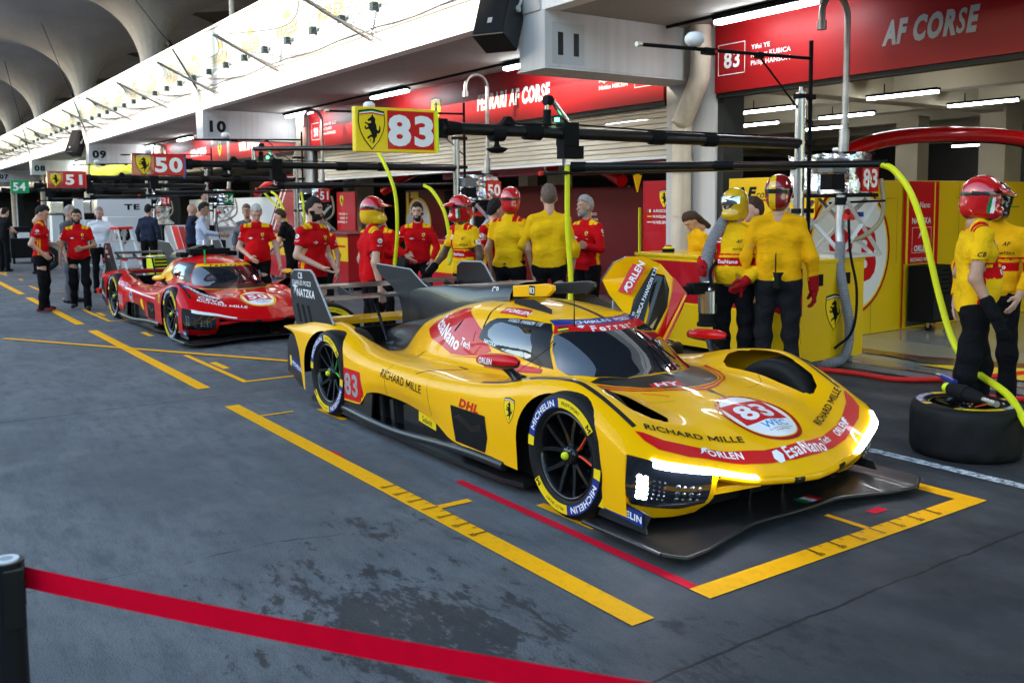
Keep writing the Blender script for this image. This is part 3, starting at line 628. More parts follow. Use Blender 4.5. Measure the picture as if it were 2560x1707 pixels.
def rim_mesh(wd,mark):
    """ten-spoke rim with centre nut; materials: black, nut lime, mark, dark"""
    m=MB()
    m.lathe([(.246,.012),(.236,.0),(.226,.012),(.222,.05),(.205,.11),(.20,wd-.05)],48,0)
    m.lathe([(.0,.17),(.19,.17)],32,3)                                     # brake drum plane
    m.lathe([(.19,.09),(.19,.17)],32,3); m.lathe([(.10,.12),(.165,.115),(.165,.15)],32,0)
    for k in range(5):
        for d in (-1,1):
            a0=R(90+72*k+d*8); a1=R(90+72*k+d*20); c=(a0+a1)/2
            p=[(.045*math.cos(a0),.055,.045*math.sin(a0)),(.12*math.cos(c),.042,.12*math.sin(c)),(.225*math.cos(a1),.022,.225*math.sin(a1))]
            red=(k==mark[0]); s=spline(p,4)
            n=len(s); v=[];f=[]
            for i,q in enumerate(s):
                t=(s[min(i+1,n-1)]-s[max(i-1,0)]).normalized(); b=t.cross(Vector((0,1,0))).normalized()
                wi=.014-.004*i/n
                v+=[q+b*wi+Vector((0,-.004,0)),q-b*wi+Vector((0,-.004,0)),q-b*wi*.7+Vector((0,.04,0)),q+b*wi*.7+Vector((0,.04,0))]
            for i in range(n-1):
                for e in range(4): f.append((i*4+e,i*4+(e+1)%4,i*4+4+(e+1)%4,i*4+4+e))
            m.add(v,f,0)
            if red: m.tube([q+Vector((0,-.007,0)) for q in s[2:]],.006,6,2)
    m.lathe([(.0,.015),(.035,.015),(.052,.03),(.06,.06),(.06,.09)],24,0)
    m.lathe([(.0,-.012),(.016,-.008),(.022,.004),(.022,.02)],20,1)
    for k in range(10):
        a=2*PI*k/10; m.cyl((.044*math.cos(a),.018,.044*math.sin(a)),(.044*math.cos(a),.03,.044*math.sin(a)),.006,8,0)
    return m
# ---------------- decals thrown onto the bodywork
class Skin:
    def __init__(s,V,F): s.T=BVHTree.FromPolygons([tuple(p) for p in V],F); s.mb=MB(); s.mats=[]; s.h=.0016; s.bb=[]
    def mi(s,m):
        if m not in s.mats: s.mats.append(m)
        return s.mats.index(m)
    def lay(s,v,f,m,o,r,u,d,edge=.03,h=None):
        """2D shape at o, spanned by r,u, thrown along d"""
        bm=bmesh.new(); vs=[bm.verts.new((a,b,0)) for a,b in v]
        for q in f:
            try: bm.faces.new([vs[i] for i in q])
            except ValueError: pass
        if any(len(g.verts)>4 for g in bm.faces): bmesh.ops.triangulate(bm,faces=[g for g in bm.faces if len(g.verts)>4])
        for _ in range(7):
            es=[e for e in bm.edges if e.calc_length()>edge]
            if not es: break
            bmesh.ops.subdivide_edges(bm,edges=es,cuts=1,use_grid_fill=False)
            bmesh.ops.triangulate(bm,faces=[g for g in bm.faces if len(g.verts)>3])
        bm.verts.index_update(); o=Vector(o); r=Vector(r).normalized(); u=Vector(u).normalized(); d=Vector(d).normalized()
        P=[];N_=[];ok=[]
        for q in bm.verts:
            st=o+r*q.co.x+u*q.co.y; c,n,i,_=s.T.ray_cast(st,d)
            if c is None: c,n,i,_=s.T.find_nearest(st); ok.append((c-st).length<3)
            else: ok.append(True)
            if n.dot(d)>0: n=-n
            P.append(c); N_.append(n)
        lo=Vector((min(p[k] for p in P) for k in range(3))); hi=Vector((max(p[k] for p in P) for k in range(3)))
        if h is None:
            lv=1+max([l for a,b,l in s.bb if all(lo[k]<b[k] and hi[k]>a[k] for k in range(3))],default=0); s.bb.append((lo,hi,lv)); hh=s.h+lv*.00035
        else: hh=h
        P=[p+q*hh for p,q in zip(P,N_)]
        F=[[q.index for q in g.verts] for g in bm.faces if all(ok[q.index] for q in g.verts)]; bm.free()
        k=s.mi(m); s.mb.add(P,F,k,True)
    def side(s,v,f,m,at,rot=0.,**k):
        c,q=math.cos(rot),math.sin(rot); s.lay(v,f,m,(at[0],-1.6,at[1]),(c,0,q),(-q,0,c),(0,1,0),**k)
    def top(s,v,f,m,at,right=(0,1),**k):
        r=Vector((right[0],right[1],0)).normalized(); u=Vector((-r.y,r.x,0)); s.lay(v,f,m,(at[0],at[1],2.),r,u,(0,0,-1),**k)
    def ppoly(s,p,m,**k): s.top(*tri2d([(b,-a) for a,b in p]),m,(0,0),(0,1),**k)     # polygon given in (u,v)
    def spoly(s,p,m,**k): s.side(*tri2d(p),m,(0,0),**k)                               # polygon given in (u,z)
    def line(s,pts,wd,m,kind):
        for a,b in zip(pts[:-1],pts[1:]):
            a,b=np.array(a,float),np.array(b,float); d=b-a; n=np.array([-d[1],d[0]])/np.linalg.norm(d)*wd/2; e=d/np.linalg.norm(d)*wd*.4
            q=[a-n-e,b-n+e,b+n+e,a+n-e]
            (s.ppoly if kind=='p' else s.spoly)([tuple(k) for k in q],m,h=.0012)
def mirror_poly(half): return half+[(a,-b) for a,b in half[::-1]]
def ellipse(cx,cy,rx,ry,n=44): return [(cx+rx*math.cos(2*PI*k/n),cy+ry*math.sin(2*PI*k/n)) for k in range(n)]
def bird(h): 
    p=[(-.5,-.35),(-.3,-.1),(-.28,.1),(-.1,.32),(.2,.38),(.5,.2),(.25,.22),(.1,.15),(.3,.0),(.12,.02),(0,-.05),(.12,-.25),(-.02,-.1),(-.1,-.02),(-.2,-.2)]
    return tri2d([(a*h,b*h) for a,b in p])
BODY=make_body()
def plate(mb,outline,thick,m=0,axis='y',at=0.):
    mb.prism(outline,at-thick/2,at+thick/2,axis,m)
LIP=[(.985,.50,.478),(.945,.555,.467),(.85,.65,.437),(.74,.712,.413),(.63,.76,.392),(.52,.805,.362),(.44,.835,.342),(.35,.855,.332),(.26,.873,.326),(.15,.895,.318),(0,.91,.312)]
def lip(v):
    a=abs(v); q=np.array(LIP)[::-1]; return Vector((float(np.interp(a,q[:,0],q[:,1])),v,float(np.interp(a,q[:,0],q[:,2]))))
def bumper_pt(s,t):
    """corner below the lip: s from 0 (side) to 4 (inner edge), t from 0 (lip) to 1 (bottom), left side v<0"""
    top=[(.50,.985,.478),(.555,.945,.467),(.65,.85,.437),(.712,.74,.413),(.77,.60,.385)]
    mid=[(.49,.988,.33),(.55,.945,.31),(.635,.85,.285),(.69,.74,.265),(.735,.60,.25)]
    bot=[(.40,.965,.15),(.455,.92,.132),(.52,.83,.125),(.575,.72,.125),(.60,.60,.13)]
    k=[0,1,2,3,4]; P=[]
    for A in (top,mid,bot):
        A=np.array(A); P.append([float(pchip(k,A[:,j],[s])[0]) for j in range(3)])
    P=np.array(P); q=[float(pchip([0,.45,1],P[:,j],[t])[0]) for j in range(3)]
    return Vector((q[0],-q[1],q[2]))
def make_car(name,label,group,loc,rz,c):
    root=empty(name,loc,label,'race car',group,rz)
    base,baseF,V,F,_=BODY
    sk=Skin(base,baseF); mainm=c['paint']; sk.mats=[mainm]
    # --- livery on the shell
    W,K='white_decal','black_decal'
    tail=[(-4.11,.50),(-3.6,.46),(-3.16,.42),(-3.05,.27),(-2.86,.225),(-2.6,.20),(-2.2,.175),(-1.75,.17)]
    sk.ppoly(mirror_poly(tail),'carbon')
    eng=[(-2.55,.735),(-2.47,.80),(-2.30,.86),(-2.08,.935),(-1.93,.955),(-1.72,.90),(-1.50,.835),(-1.44,.79),(-1.34,.725),(-1.44,.685),(-1.66,.655),(-1.85,.645),(-2.08,.685),(-2.30,.70)]
    sk.spoly(eng,c['eng'])
    if c['n']=='83':
        sk.line([(-2.40,.715),(-2.22,.745),(-1.95,.70),(-1.86,.655)],.014,'yellow_paint','s')
        sk.side(*text2d('EsaNano',.088,.03,1.2),W,(-2.05,.775),R(-12)); sk.side(*text2d('Tech',.050,.02),W,(-1.69,.735),R(-10))
        sk.spoly([(-1.88,.628),(-1.47,.66),(-1.36,.615),(-1.1,.622),(-.80,.645),(-.80,.672),(-1.01,.682),(-1.35,.68),(-1.5,.665)],'red_paint')
    # mid dark cabin band and glass
    sk.spoly([(-1.535,.79),(-1.535,.86),(-1.50,.905),(-1.44,.932),(-1.25,.945),(-1.10,.945),(-.93,.935),(-.86,.89),(-.80,.80),(-.72,.68),(-.83,.688),(-1.04,.728),(-1.22,.735),(-1.36,.755)],'satin_black')
    # windscreen is a part of its own: frame only here
    if c['n']=='83':
        sk.ppoly(mirror_poly([(-.985,.335),(-.895,.36),(-.83,.26),(-.755,.12),(-.735,0)][:])if False else [(-.985,-.335),(-.90,-.355),(-.80,-.225),(-.745,-.10),(-.73,0),(-.745,.10),(-.80,.225),(-.90,.355),(-.985,.335),(-.875,.20),(-.835,.10),(-.825,0),(-.835,-.10),(-.875,-.20)],'blue_decal')
    else:
        sk.ppoly([(-.985,-.335),(-.90,-.355),(-.80,-.225),(-.745,-.10),(-.73,0),(-.745,.10),(-.80,.225),(-.90,.355),(-.985,.335),(-.90,.20),(-.86,.10),(-.85,0),(-.86,-.10),(-.90,-.20)],c['band'])
    sk.ppoly([(-.90,-.355),(-.845,-.405),(-.735,-.265),(-.665,-.14),(-.64,0),(-.665,.14),(-.735,.265),(-.845,.405),(-.90,.355),(-.80,.225),(-.745,.10),(-.73,0),(-.745,-.10),(-.80,-.225)],c['ban'])
    def curved(txt,h,m,us,vs,bold=.02,sx=1.,z=2.):
        """letters set one by one along a curve on the top of the car"""
        n=len(txt); 
        for i,ch in enumerate(txt):
            if ch==' ': continue
            t=(i+.5)/n; v=vs[0]+(vs[1]-vs[0])*t; u=float(np.interp(v,us[0],us[1])); e=.02
            du=float(np.interp(v+e,us[0],us[1])-np.interp(v-e,us[0],us[1]))
            a,f=text2d(ch,h,bold,sx); sk.top(a,f,m,(u,v),(du,2*e),edge=.05,h=.0042)
    cx=([-.36,-.24,-.12,0,.12,.24,.36],[-.845,-.745,-.70,-.685,-.70,-.745,-.845])
    if c['n']=='83':
        curved('Ferrari',.062,W,cx,(-.20,.17),.03,1.0)
        sk.ppoly([(-.785,-.26),(-.80,-.235),(-.775,-.205),(-.757,-.235)],'white_decal')
        curved('CHARLES POZZI',.038,W,([-.3,-.12,0,.12,.3],[-.865,-.79,-.777,-.79,-.865]),(-.24,.24),.015,1.25)
        for k,m in enumerate(('blue_decal','red_decal',K,'yellow_decal','green_decal')):
            d=.011*k; sk.ppoly([(-.885+d,-.345-d*.6),(-.845+d,-.29-d*.6),(-.834+d,-.297-d*.6),(-.874+d,-.352-d*.6)],m)
    else:
        curved('Ferrari',.062,K,cx,(-.24,.22),.03,1.0)
    # black cowl ahead of the screen with its striped border
    cow=lambda g:[(-.42-g*.2,.46+g*1.3),(-.25,.40+g*1.2),(-.10,.31+g),(-.01,.22+g*.8),(.03+g*.7,.12),(.045+g,0)]
    cowin=[(-.42,-.385),(-.275,-.262),(-.215,-.14),(-.20,0),(-.215,.14),(-.275,.262),(-.42,.385)]
    if c['n']=='83':
        for g,m in ((.085,'red_paint'),(.058,mainm),(.045,'red_paint'),(.018,mainm),(.005,'satin_black')): sk.ppoly(mirror_poly(cow(g))+cowin,m)
        sk.ppoly([(-.115,-.25),(-.055,-.27),(.02,-.075),(-.075,-.06)],'red_decal'); sk.top(*text2d('HY',.062,.03,1.2),W,(-.055,-.16),(.08,.2))
        sk.top(*text2d('IBMS',.03,.02),'grey_decal',(-.03,.17),(-.05,.2))
    else:
        for g,m in ((.05,'yellow_paint'),(.012,'satin_black')): sk.ppoly(mirror_poly(cow(g))+cowin,m)
    # roundel on the nose
    for rx,m in (((.245,.225),'dark_red_paint' if c['n']=='83' else 'yellow_paint'),((.222,.203),'yellow_paint' if c['n']=='83' else 'yellow_paint'),((.215,.196),W)): sk.ppoly(ellipse(.497,-.0,*rx),m)
    sk.ppoly([(.36,-.165),(.36,.165),(.565,.165),(.565,-.165)],'red_decal'); sk.top(*text2d(c['n'],.135,.035,1.25),W,(.463,0))
    sk.top(*text2d('WEC',.052,.02,1.1,.15),'cyan_decal',(.60,.02)); sk.top(*text2d('FIA WORLD ENDURANCE',.011,.0),K,(.645,.02)); sk.top(*text2d('CHAMPIONSHIP',.011,.0),K,(.662,.02))
    sk.line([(-1.4,0),(-.72,0)],.035,'carbon_fine','p'); sk.line([(-.02,0),(.16,0)],.035,'carbon_fine','p'); sk.line([(.16,0),(.70,0)],.022,'carbon_fine','p')
    tx=c['txt']
    if c['n']=='83':
        # red band round the nose
        outer=[(.435,.865),(.50,.858),(.57,.825),(.655,.70),(.715,.55),(.765,.42),(.81,.25),(.835,.10),(.84,0)]
        inner=[(.77,0),(.765,.10),(.745,.24),(.705,.36),(.665,.48),(.615,.60),(.53,.755),(.455,.835)]
        half=outer+inner
        sk.ppoly(half,'red_decal'); sk.ppoly([(a,-b) for a,b in half],'red_decal')
        for sg in (-1,1):
            for a,b in (((.60,.62),(.70,.60)),((.69,.395),(.785,.355))): sk.line([(a[0],sg*a[1]),(b[0],sg*b[1])],.012,mainm,'p')
            sk.top(*text2d('ORLEN',.040,.03,1.05),W,(.692,sg*.475),(-.38*sg,1.0)); sk.top(*bird(.07),W,(.645 if sg<0 else .655,sg*.575),(-.38*sg,1))
        sk.top(*text2d('EsaNano',.062,.02,1.0),W,(.793,.03)); sk.top(*text2d('Tech',.034,.02,1.),W,(.765,.235),(-.25,1))
        sk.top([(.035*math.cos(R(60*k)),.035*math.sin(R(60*k))) for k in range(6)],[tuple(range(6))],W,(.795,-.185))
        sk.top(*text2d('RICHARD MILLE',.040,.02,1.28),tx,(.54,-.545),(.45,1.0)); sk.top(*text2d('RICHARD MILLE',.040,.02,1.28),tx,(.54,.56),(-.45,1.0))
        sk.side(*text2d('RICHARD MILLE',.058,.012,1.0),tx,(-1.92,.478),R(-3))
        for v,f,m in shield_layers(): sk.side(v*.145/1.14,f,m,(-.525,.515))
        sk.side(*text2d('DHL',.052,.05,1.5,.35),'red_decal',(-.98,.462),R(-2))
        sk.top(*text2d('RICHARD MILLE',.02,.0,1.),K,(-1.55,-.82),(1,0)) if False else None
    else:
        sk.ppoly([(.03,-.86),(.10,-.79),(.42,-.44),(.47,-.50),(.40,-.66),(.10,-.88)],'blue_decal')
        sk.top(*text2d('ADLER GROUP',.045,.02,1.1),W,(.27,-.665),(.75,.83))
        sk.top(*text2d('CEVA',.062,.03,1.4),W,(.47,-.60),(.5,1)); sk.top(*text2d('RICHARD MILLE',.042,.025,1.35),W,(.585,-.50),(.45,1))
        sk.ppoly([(-.03,-.07),(.02,-.10)][:0]+[(.25,-.36),(.29,-.40),(.34,-.26),(.30,-.22)],'blue_decal'); sk.top(*text2d('AMD',.028,.02),W,(.295,-.31),(.4,1))
        sk.side(*text2d('RICHARD MILLE',.05,.02,1.0),W,(-2.62,.56),R(-6))
        for v,f,m in shield_layers(): sk.side(v*.145/1.14,f,m,(-.525,.515))
        for (u,z,r,m1,m2) in ((-2.13,.42,.085,W,'blue_decal'),(-1.53,.36,.10,'red_decal','yellow_decal')): sk.spoly(ellipse(u,z,r,r),m1); sk.spoly(ellipse(u,z,r*.8,r*.8),m2)
        sk.side(*text2d('hp',.075,.02,1,.2),W,(-2.13,.42))
        sk.line([(-2.5,.53),(-1.5,.50),(-.75,.50)],.02,W,'s')
        sk.spoly(ellipse(.33,.40,.055,.055),'blue_decal'); sk.side(*text2d('hp',.05,.02,1,.2),W,(.33,.40))
        sk.side(*text2d('BELL',.03,.02),W,(.40,.30)) if False else None
    # number panel, mesh panel, air slots and seams on the flank
    sk.spoly([(-2.895,.455),(-2.545,.452),(-2.50,.30),(-2.53,.215),(-2.89,.20)],'red_decal'); sk.side(*text2d(c['n'],.165,.03,1.0),'grey_decal',(-2.70,.335))
    sk.spoly([(-1.215,.43),(-.79,.432),(-.765,.30),(-.80,.20),(-1.16,.20)],'matte_black'); sk.spoly([(-1.18,.36),(-1.10,.39),(-.95,.34),(-.84,.37),(-.84,.33),(-.95,.30),(-1.10,.345)],'hose_clear'if False else 'satin_black')
    for z in np.arange(.215,.425,.014): sk.line([(-1.19+max(0,(.30-z))*.3,z),(-.79,z)],.003,'grey_decal','s')
    sk.line([(-1.62,.995),(-1.555,.92),(-1.535,.86)],.016,'void_black','s'); sk.line([(-.80,.955),(-.815,.85),(-.81,.70),(-.84,.655)],.006,'void_black','s')
    sk.line([(-2.13,.565),(-2.16,.50),(-2.16,.34)],.004,'void_black','s'); sk.line([(-1.55,.565),(-1.53,.45),(-1.50,.30)],.004,'void_black','s')
    sk.line([(-1.76,-.915),(-1.48,-.67)],.012,K,'p'); sk.line([(-1.48,-.67),(-1.60,-.66)],.012,K,'p')
    sk.ppoly([(-2.36,-.63),(-2.30,-.56),(-2.27,-.55),(-2.33,-.61)],'void_black'); sk.spoly([(-1.93,.80),(-1.90,.86),(-1.875,.885),(-1.875,.85),(-1.91,.79)],'void_black')
    sk.spoly([(-1.60,.76),(-1.61,.83),(-1.603,.83),(-1.593,.76)],'void_black')
    for sg in (-1,1):
        sk.line([(-.95,sg*.885),(-.74,sg*.885),(-.50,sg*.885),(-.26,sg*.88),(-.04,sg*.865),(.13,sg*.86),(.28,sg*.85),(.40,sg*.845)],.03,'carbon_fine','p')
        sk.line([(.16,sg*.31),(.10,sg*.5),(.02,sg*.56)],.003,'void_black','p')
    sk.line([(-3.55,-.80),(-3.46,-.80)],.05,'satin_black','p')
    if c['n']=='83':
        sk.ppoly([(-3.42,-.80),(-3.38,-.84),(-3.38,-.815),(-3.31,-.815),(-3.31,-.785),(-3.38,-.785),(-3.38,-.76)],'red_decal')
        sk.ppoly([(-1.48,-.40),(-1.50,-.315),(-1.235,-.285),(-1.17,-.385)],'red_decal'); sk.top(*text2d('ORLEN',.045,.03,1.05),W,(-1.30,-.348),(1,.05)); sk.top(*bird(.06),W,(-1.445,-.355),(1,.05))
        sk.side(*text2d('R.KUBICA  P.HANSON  Y.YE',.018,.01),W,(-1.14,.93),R(-1)); sk.side(*text2d('NATZKA',.026,.02),W,(-1.38,.775),R(-6))
        sk.line([(.10,.05),(.16,.03)],.02,'yellow_decal','p'); sk.line([(-.03,-.38),(.09,-.29)],.018,'orange_decal','p')
    body=MB(); body.addnp(V,F,0)
    # bumper corners, nose underside
    for sg in (-1,1):
        g=[[bumper_pt(s,t) for t in np.linspace(0,1,9)] for s in np.linspace(0,4,25)]
        if sg>0: g=[[Vector((p.x,-p.y,p.z)) for p in r_] for r_ in g]
        v=[p for r_ in g for p in r_]; f=[(i*9+j,i*9+j+1,i*9+10+j,i*9+9+j) for i in range(24) for j in range(8)]
        body.add(v,f,0,True)
        inn=g[-1]; v=inn+[Vector((p.x-.3,p.y,p.z)) for p in inn]; body.add(v,[(j,j+1,10+j,9+j) for j in range(8)],0)
        low=[r_[-1] for r_ in g]; v=low+[Vector((p.x-.22,p.y*.93,p.z+.03)) for p in low]; n=len(low); body.add(v,[(j,j+1,n+1+j,n+j) for j in range(n-1)],0)
        a,b=Vector((.72,sg*.60,.285)),Vector((.828,sg*.37,.306))
        body.add([a,b,b+Vector((.012,0,-.022)),a+Vector((0,0,-.035)),a+Vector((-.12,0,0)),b+Vector((-.09,0,0)),b+Vector((-.09,0,-.02)),a+Vector((-.12,0,-.03))],[(0,1,2,3),(4,5,1,0),(3,2,6,7)],0)
    vs=np.linspace(-.60,.60,41); rows=[]
    for du,dz in ((0,0),(.012,-.018),(.005,-.038),(-.03,-.052),(-.10,-.05),(-.45,-.02)):
        rows.append([lip(v)+Vector((du,0,dz)) for v in vs])
    v=[p for r_ in rows for p in r_]; n=len(vs); body.add(v,[(i*n+j,i*n+j+1,(i+1)*n+j+1,(i+1)*n+j) for i in range(5) for j in range(n-1)],0,True)
    k=len(sk.mats); body.merge(sk.mb)
    if c['n']=='50':
        pass
    bo=body.build('body',sk.mats,root)
    # nose tabs and badge on the lip
    for v in (-.145,.225):
        e=MB(); g=[[lip(v+d)+Vector(o)for o in ((-.075,0,.028),(-.02,0,.012),(.014,0,-.016),(.008,0,-.04),(-.03,0,-.056))] for d in (-.035,.035)]
        e.add([p for r_ in g for p in r_],[(j,j+1,6+j,5+j) for j in range(4)],0,True)
        e.build('nose_tab',['satin_black'],root)
    # headlights
    for sg in (-1,1):
        m=MB(); ss=np.linspace(.12,3.78,17); rows=[]
        for t in np.linspace(.0,.74,7):
            row=[]
            for s in ss:
                tt=t*(1-.18*max(0,(s-3.0)/.8)-.25*max(0,(.8-s)/.8)); p=bumper_pt(s,tt); q=bumper_pt(s+.02,tt)-p; r_=bumper_pt(s,tt+.02)-p; n=q.cross(r_).normalized()
                if n.x<0: n=-n
                p=p+n*.005; row.append(Vector((p.x,p.y*-sg,p.z)) )
            rows.append(row)
        v=[p for r_ in rows for p in r_]; n_=17; m.add(v,[(i*n_+j,i*n_+j+1,(i+1)*n_+j+1,(i+1)*n_+j) for i in range(6) for j in range(16)],0,True)
        def lamp(s,t,r,mm):
            p=bumper_pt(s,t); q=bumper_pt(s+.02,t)-p; r__=bumper_pt(s,t+.02)-p; n=q.cross(r__).normalized()
            if n.x<0: n=-n
            a=p+n*.004; b=p+n*.009
            a,b=[Vector((o.x,o.y*-sg,o.z)) for o in (a,b)]; m.cyl(a,b,r,10,mm,r*.7)
        for i in range(5):
            for j in range(2): lamp(1.05+.26*j,.28+.075*i,.0155,1 if c['lit'] else 2)
            for j in range(3): lamp(1.62+.19*j,.29+.07*i,.0075,2)
        for i in range(3):
            for j in range(4): lamp(2.55+.28*j,.32+.105*i,.0145 if j%2==0 else .011,2)
        m.build('headlight',['dark_glass','led_white','led_dim'],root)
        d=MB(); A=[];vs=np.linspace(.41,.90,14)
        for v in vs:
            w_=.012+.03*(v-.41)/.49; p=lip(v); tu=(lip(v+.01)-lip(v-.01)).normalized(); dn=Vector((.55,0,-.83)); 
            A+=[p+Vector((-.006,0,.010)),p+Vector((.016,0,.004)),p+Vector((.016,0,.004))+dn*w_,p+Vector((-.01,0,0))+dn*w_]
        A=[Vector((p.x,p.y*sg,p.z)) for p in A]; n=14
        f=[(i*4+j,i*4+(j+1)%4,i*4+4+(j+1)%4,i*4+4+j) for i in range(n-1) for j in range(4)]+[(0,1,2,3),(n*4-4,n*4-3,n*4-2,n*4-1)]
        d.add(A,f,0); d.build('light_strip',['led_white' if c['lit'] else 'white_decal'],root)
    # windscreen and side glass
    g=Skin(base,baseF); g.h=.003
    g.ppoly([(-.84,-.41),(-.775,-.468),(-.70,-.492),(-.60,-.478),(-.44,-.395),(-.29,-.27),(-.235,-.14),(-.22,0),(-.235,.14),(-.29,.27),(-.44,.395),(-.60,.478),(-.70,.492),(-.775,.468),(-.84,.41),(-.735,.265),(-.665,.14),(-.64,0),(-.665,-.14),(-.735,-.265)],'windscreen')
    g.mb.build('windscreen',g.mats,root)
    g=Skin(base,baseF); g.h=.004; g.spoly([(-1.455,.85),(-1.42,.895),(-1.36,.912),(-1.02,.892),(-.93,.80),(-.915,.735),(-.95,.722),(-1.21,.742),(-1.36,.79),(-1.43,.815)],'dark_glass'); g.mb.build('side_window',g.mats,root)
    # cockpit darkness seen through the tinted screen is the shell itself; wheel wells and floor
    f=MB(); f.bx(-3.45,.50,-.62,.62,.10,.36,0); f.bx(-2.7,-.45,-.86,.86,.12,.40,0); f.bx(-3.9,-3.2,-.6,.6,.2,.44,0); f.build('underbody',['void_black'],root)
    fl=MB(); 
    P=[(-3.70,.80),(-3.62,.93),(-2.9,.955),(-2.5,.985),(-1.2,.985),(-.62,.97),(-.46,.93),(-.46,.70)]
    fl.prism(mirror_poly(P),.055,.085,'z',0)
    for sg in (-1,1):
        fl.tube(spline([(-2.9,sg*.955,.115),(-2.4,sg*.985,.11),(-1.9,sg*.985,.11),(-1.25,sg*.98,.15),(-.9,sg*.98,.165),(-.6,sg*.97,.16)],6),.03,8,0)
        for u,h in ((-2.32,.30),(-2.14,.30)): fl.prism([(u,.08),(u+.05,.08),(u+.02,h),(u-.03,h)],sg*.90,sg*.92,'y',0)
        fl.prism([(-2.02,.08),(-1.2,.08),(-1.22,.20),(-1.45,.27),(-1.9,.31),(-2.02,.28)],sg*.885,sg*.875,'y',0)
        fl.prism([(-2.50,.08),(-2.40,.08),(-2.36,.31),(-2.46,.305),(-2.54,.20),(-2.9,.19),(-2.9,.12)],sg*.968,sg*.955,'y',0)
    if c['n']=='83':
        t=Flat((-1.62,-.905,.235),(1,0,-.12),(0,0,1),.012); t.rect(-.12,.12,-.03,.04,'yellow_decal'); t.text('Sabelt',(0,.003),.042,K,.0); fl2=t
        t.build('sponsor_plate',root)
    fl.build('floor',['carbon'],root)
    # splitter
    s=MB(); vs=np.linspace(-1.055,1.055,61); top=[];bot=[]
    for v in vs:
        a=abs(v); ul=float(np.interp(a,[0,.15,.35,.60,.78,.95,1.055],[.80,.79,.775,.82,.865,.885,.83])); zl=float(np.interp(a,[0,.2,.4,.7,.95,1.055],[.085,.082,.075,.058,.060,.085])); ub=float(np.interp(a,[0,.55,.9,1.055],[.1,.2,.22,.25]))
        zb=float(np.interp(a,[0,.9,1.055],[.07,.062,.085]))
        top.append([Vector((ub+(ul-ub)*t,v,zb+(zl-zb)*t+.012*math.sin(PI*t)*(a<.9))) for t in np.linspace(0,1,7)])
    v=[p for r_ in top for p in r_]; s.add(v,[(i*7+j,i*7+j+1,i*7+8+j,i*7+7+j) for i in range(60) for j in range(6)],0,True)
    v=[p+Vector((0,0,-.02)) for r_ in top for p in r_]; s.add(v,[(i*7+j,i*7+j+1,i*7+8+j,i*7+7+j) for i in range(60) for j in range(6)],0,True)
    s.tube([r_[-1]+Vector((0,0,-.01)) for r_ in top],.0125,6,0)
    for q in (0,60): s.tube([p+Vector((0,0,-.01)) for p in top[q]],.0125,6,0)
    for sg in (-1,1):
        s.prism([(.25,.09),(.62,.09),(.60,.14),(.45,.15),(.25,.15)],sg*.95,sg*.94,'y',0)
        s.prism([(.48,.06),(.56,.06),(.60,.29),(.48,.29)],sg*.13,sg*.145,'y',0)
    sp=s.build('splitter',['carbon_fine'],root)
    fg=MB()
    for k,m in enumerate((0,1,2)):
        y0=.06+.047*k; fg.add([(.70,y0,.094),(.70,y0+.047,.094),(.795,y0+.047,.099),(.795,y0,.099)],[(0,1,2,3)],m)
    fg.build('flag_sticker',['green_decal',W,'red_decal'],root)
    cn=MB(); cn.prism([(.26,.145),(.62,.125),(.66,.195),(.26,.235)],-.962,-.955,'y',0); 
    t=Flat((.44,-.966,.172),(1,0,-.06),(0,0,1),.003); t.rect(-.17,.17,-.035,.035,'blue_decal'); t.rect(-.17,-.125,-.035,.035,'yellow_decal'); t.text('MICHELIN',(.03,0),.034,W,.03,1.15)
    t.build('sponsor_plate',root); cn.build('canard',['carbon'],root)
    # intake, spine and tail fin
    a=MB(); secs=[(-1.66,.15,1.02,1.15),(-1.74,.155,1.0,1.155),(-1.95,.155,.95,1.14),(-2.2,.135,.88,1.11),(-2.55,.09,.80,1.075),(-2.9,.05,.72,1.045),(-3.2,.02,.62,1.01),(-3.5,.012,.5,.99)]
    v=[];n=20
    for u,hw,z0,z1 in secs:
        for k in range(n):
            an=PI*k/(n-1); 
            v.append((u,-hw*math.copysign(abs(math.cos(an))**.6,math.cos(an))*(1.35-.35*math.sin(an)),z0+(z1-z0)*abs(math.sin(an))**.55))
    a.add(v,[(i*n+j,i*n+j+1,(i+1)*n+j+1,(i+1)*n+j) for i in range(len(secs)-1) for j in range(n-1)],0,True)
    a.add([(x+.03,y*.86,z0_) for x,y,z0_ in [(p[0],p[1],1.085+(p[2]-1.085)*.8) for p in v[:n]]],[tuple(range(n))],1)
    a.add([(-1.64,p[1],p[2]) for p in v[:n]]+v[:n],[(j,j+1,n+j+1,n+j) for j in range(n-1)],0)
    ab=a.build('air_intake',['carbon','void_black'],root)
    if c['n']=='83': 
        t=Flat((-1.86,-.170,1.085),(1,0,.0),(0,.12,1),.006); t.text('\u00f0' if False else 'CB',(0,0),.05,W,.02); t.build('intake_mark',ab)
    fn=MB(); fn.prism([(-2.1,1.10),(-2.6,1.06),(-3.18,1.00),(-3.27,1.03),(-3.50,1.145),(-4.16,1.165),(-4.17,1.13),(-4.08,1.06),(-3.85,.97),(-3.72,.88),(-3.66,.76),(-3.66,.60),(-3.68,.45),(-3.2,.55),(-2.6,.8)],-.009,.009,'y',0)
    fn.tube([(-2.1,0,1.10),(-2.6,0,1.06),(-3.18,0,1.0),(-3.27,0,1.03),(-3.5,0,1.145),(-4.16,0,1.165)],.008,6,1)
    fn.build('tail_fin',['carbon','grey_decal'],root)
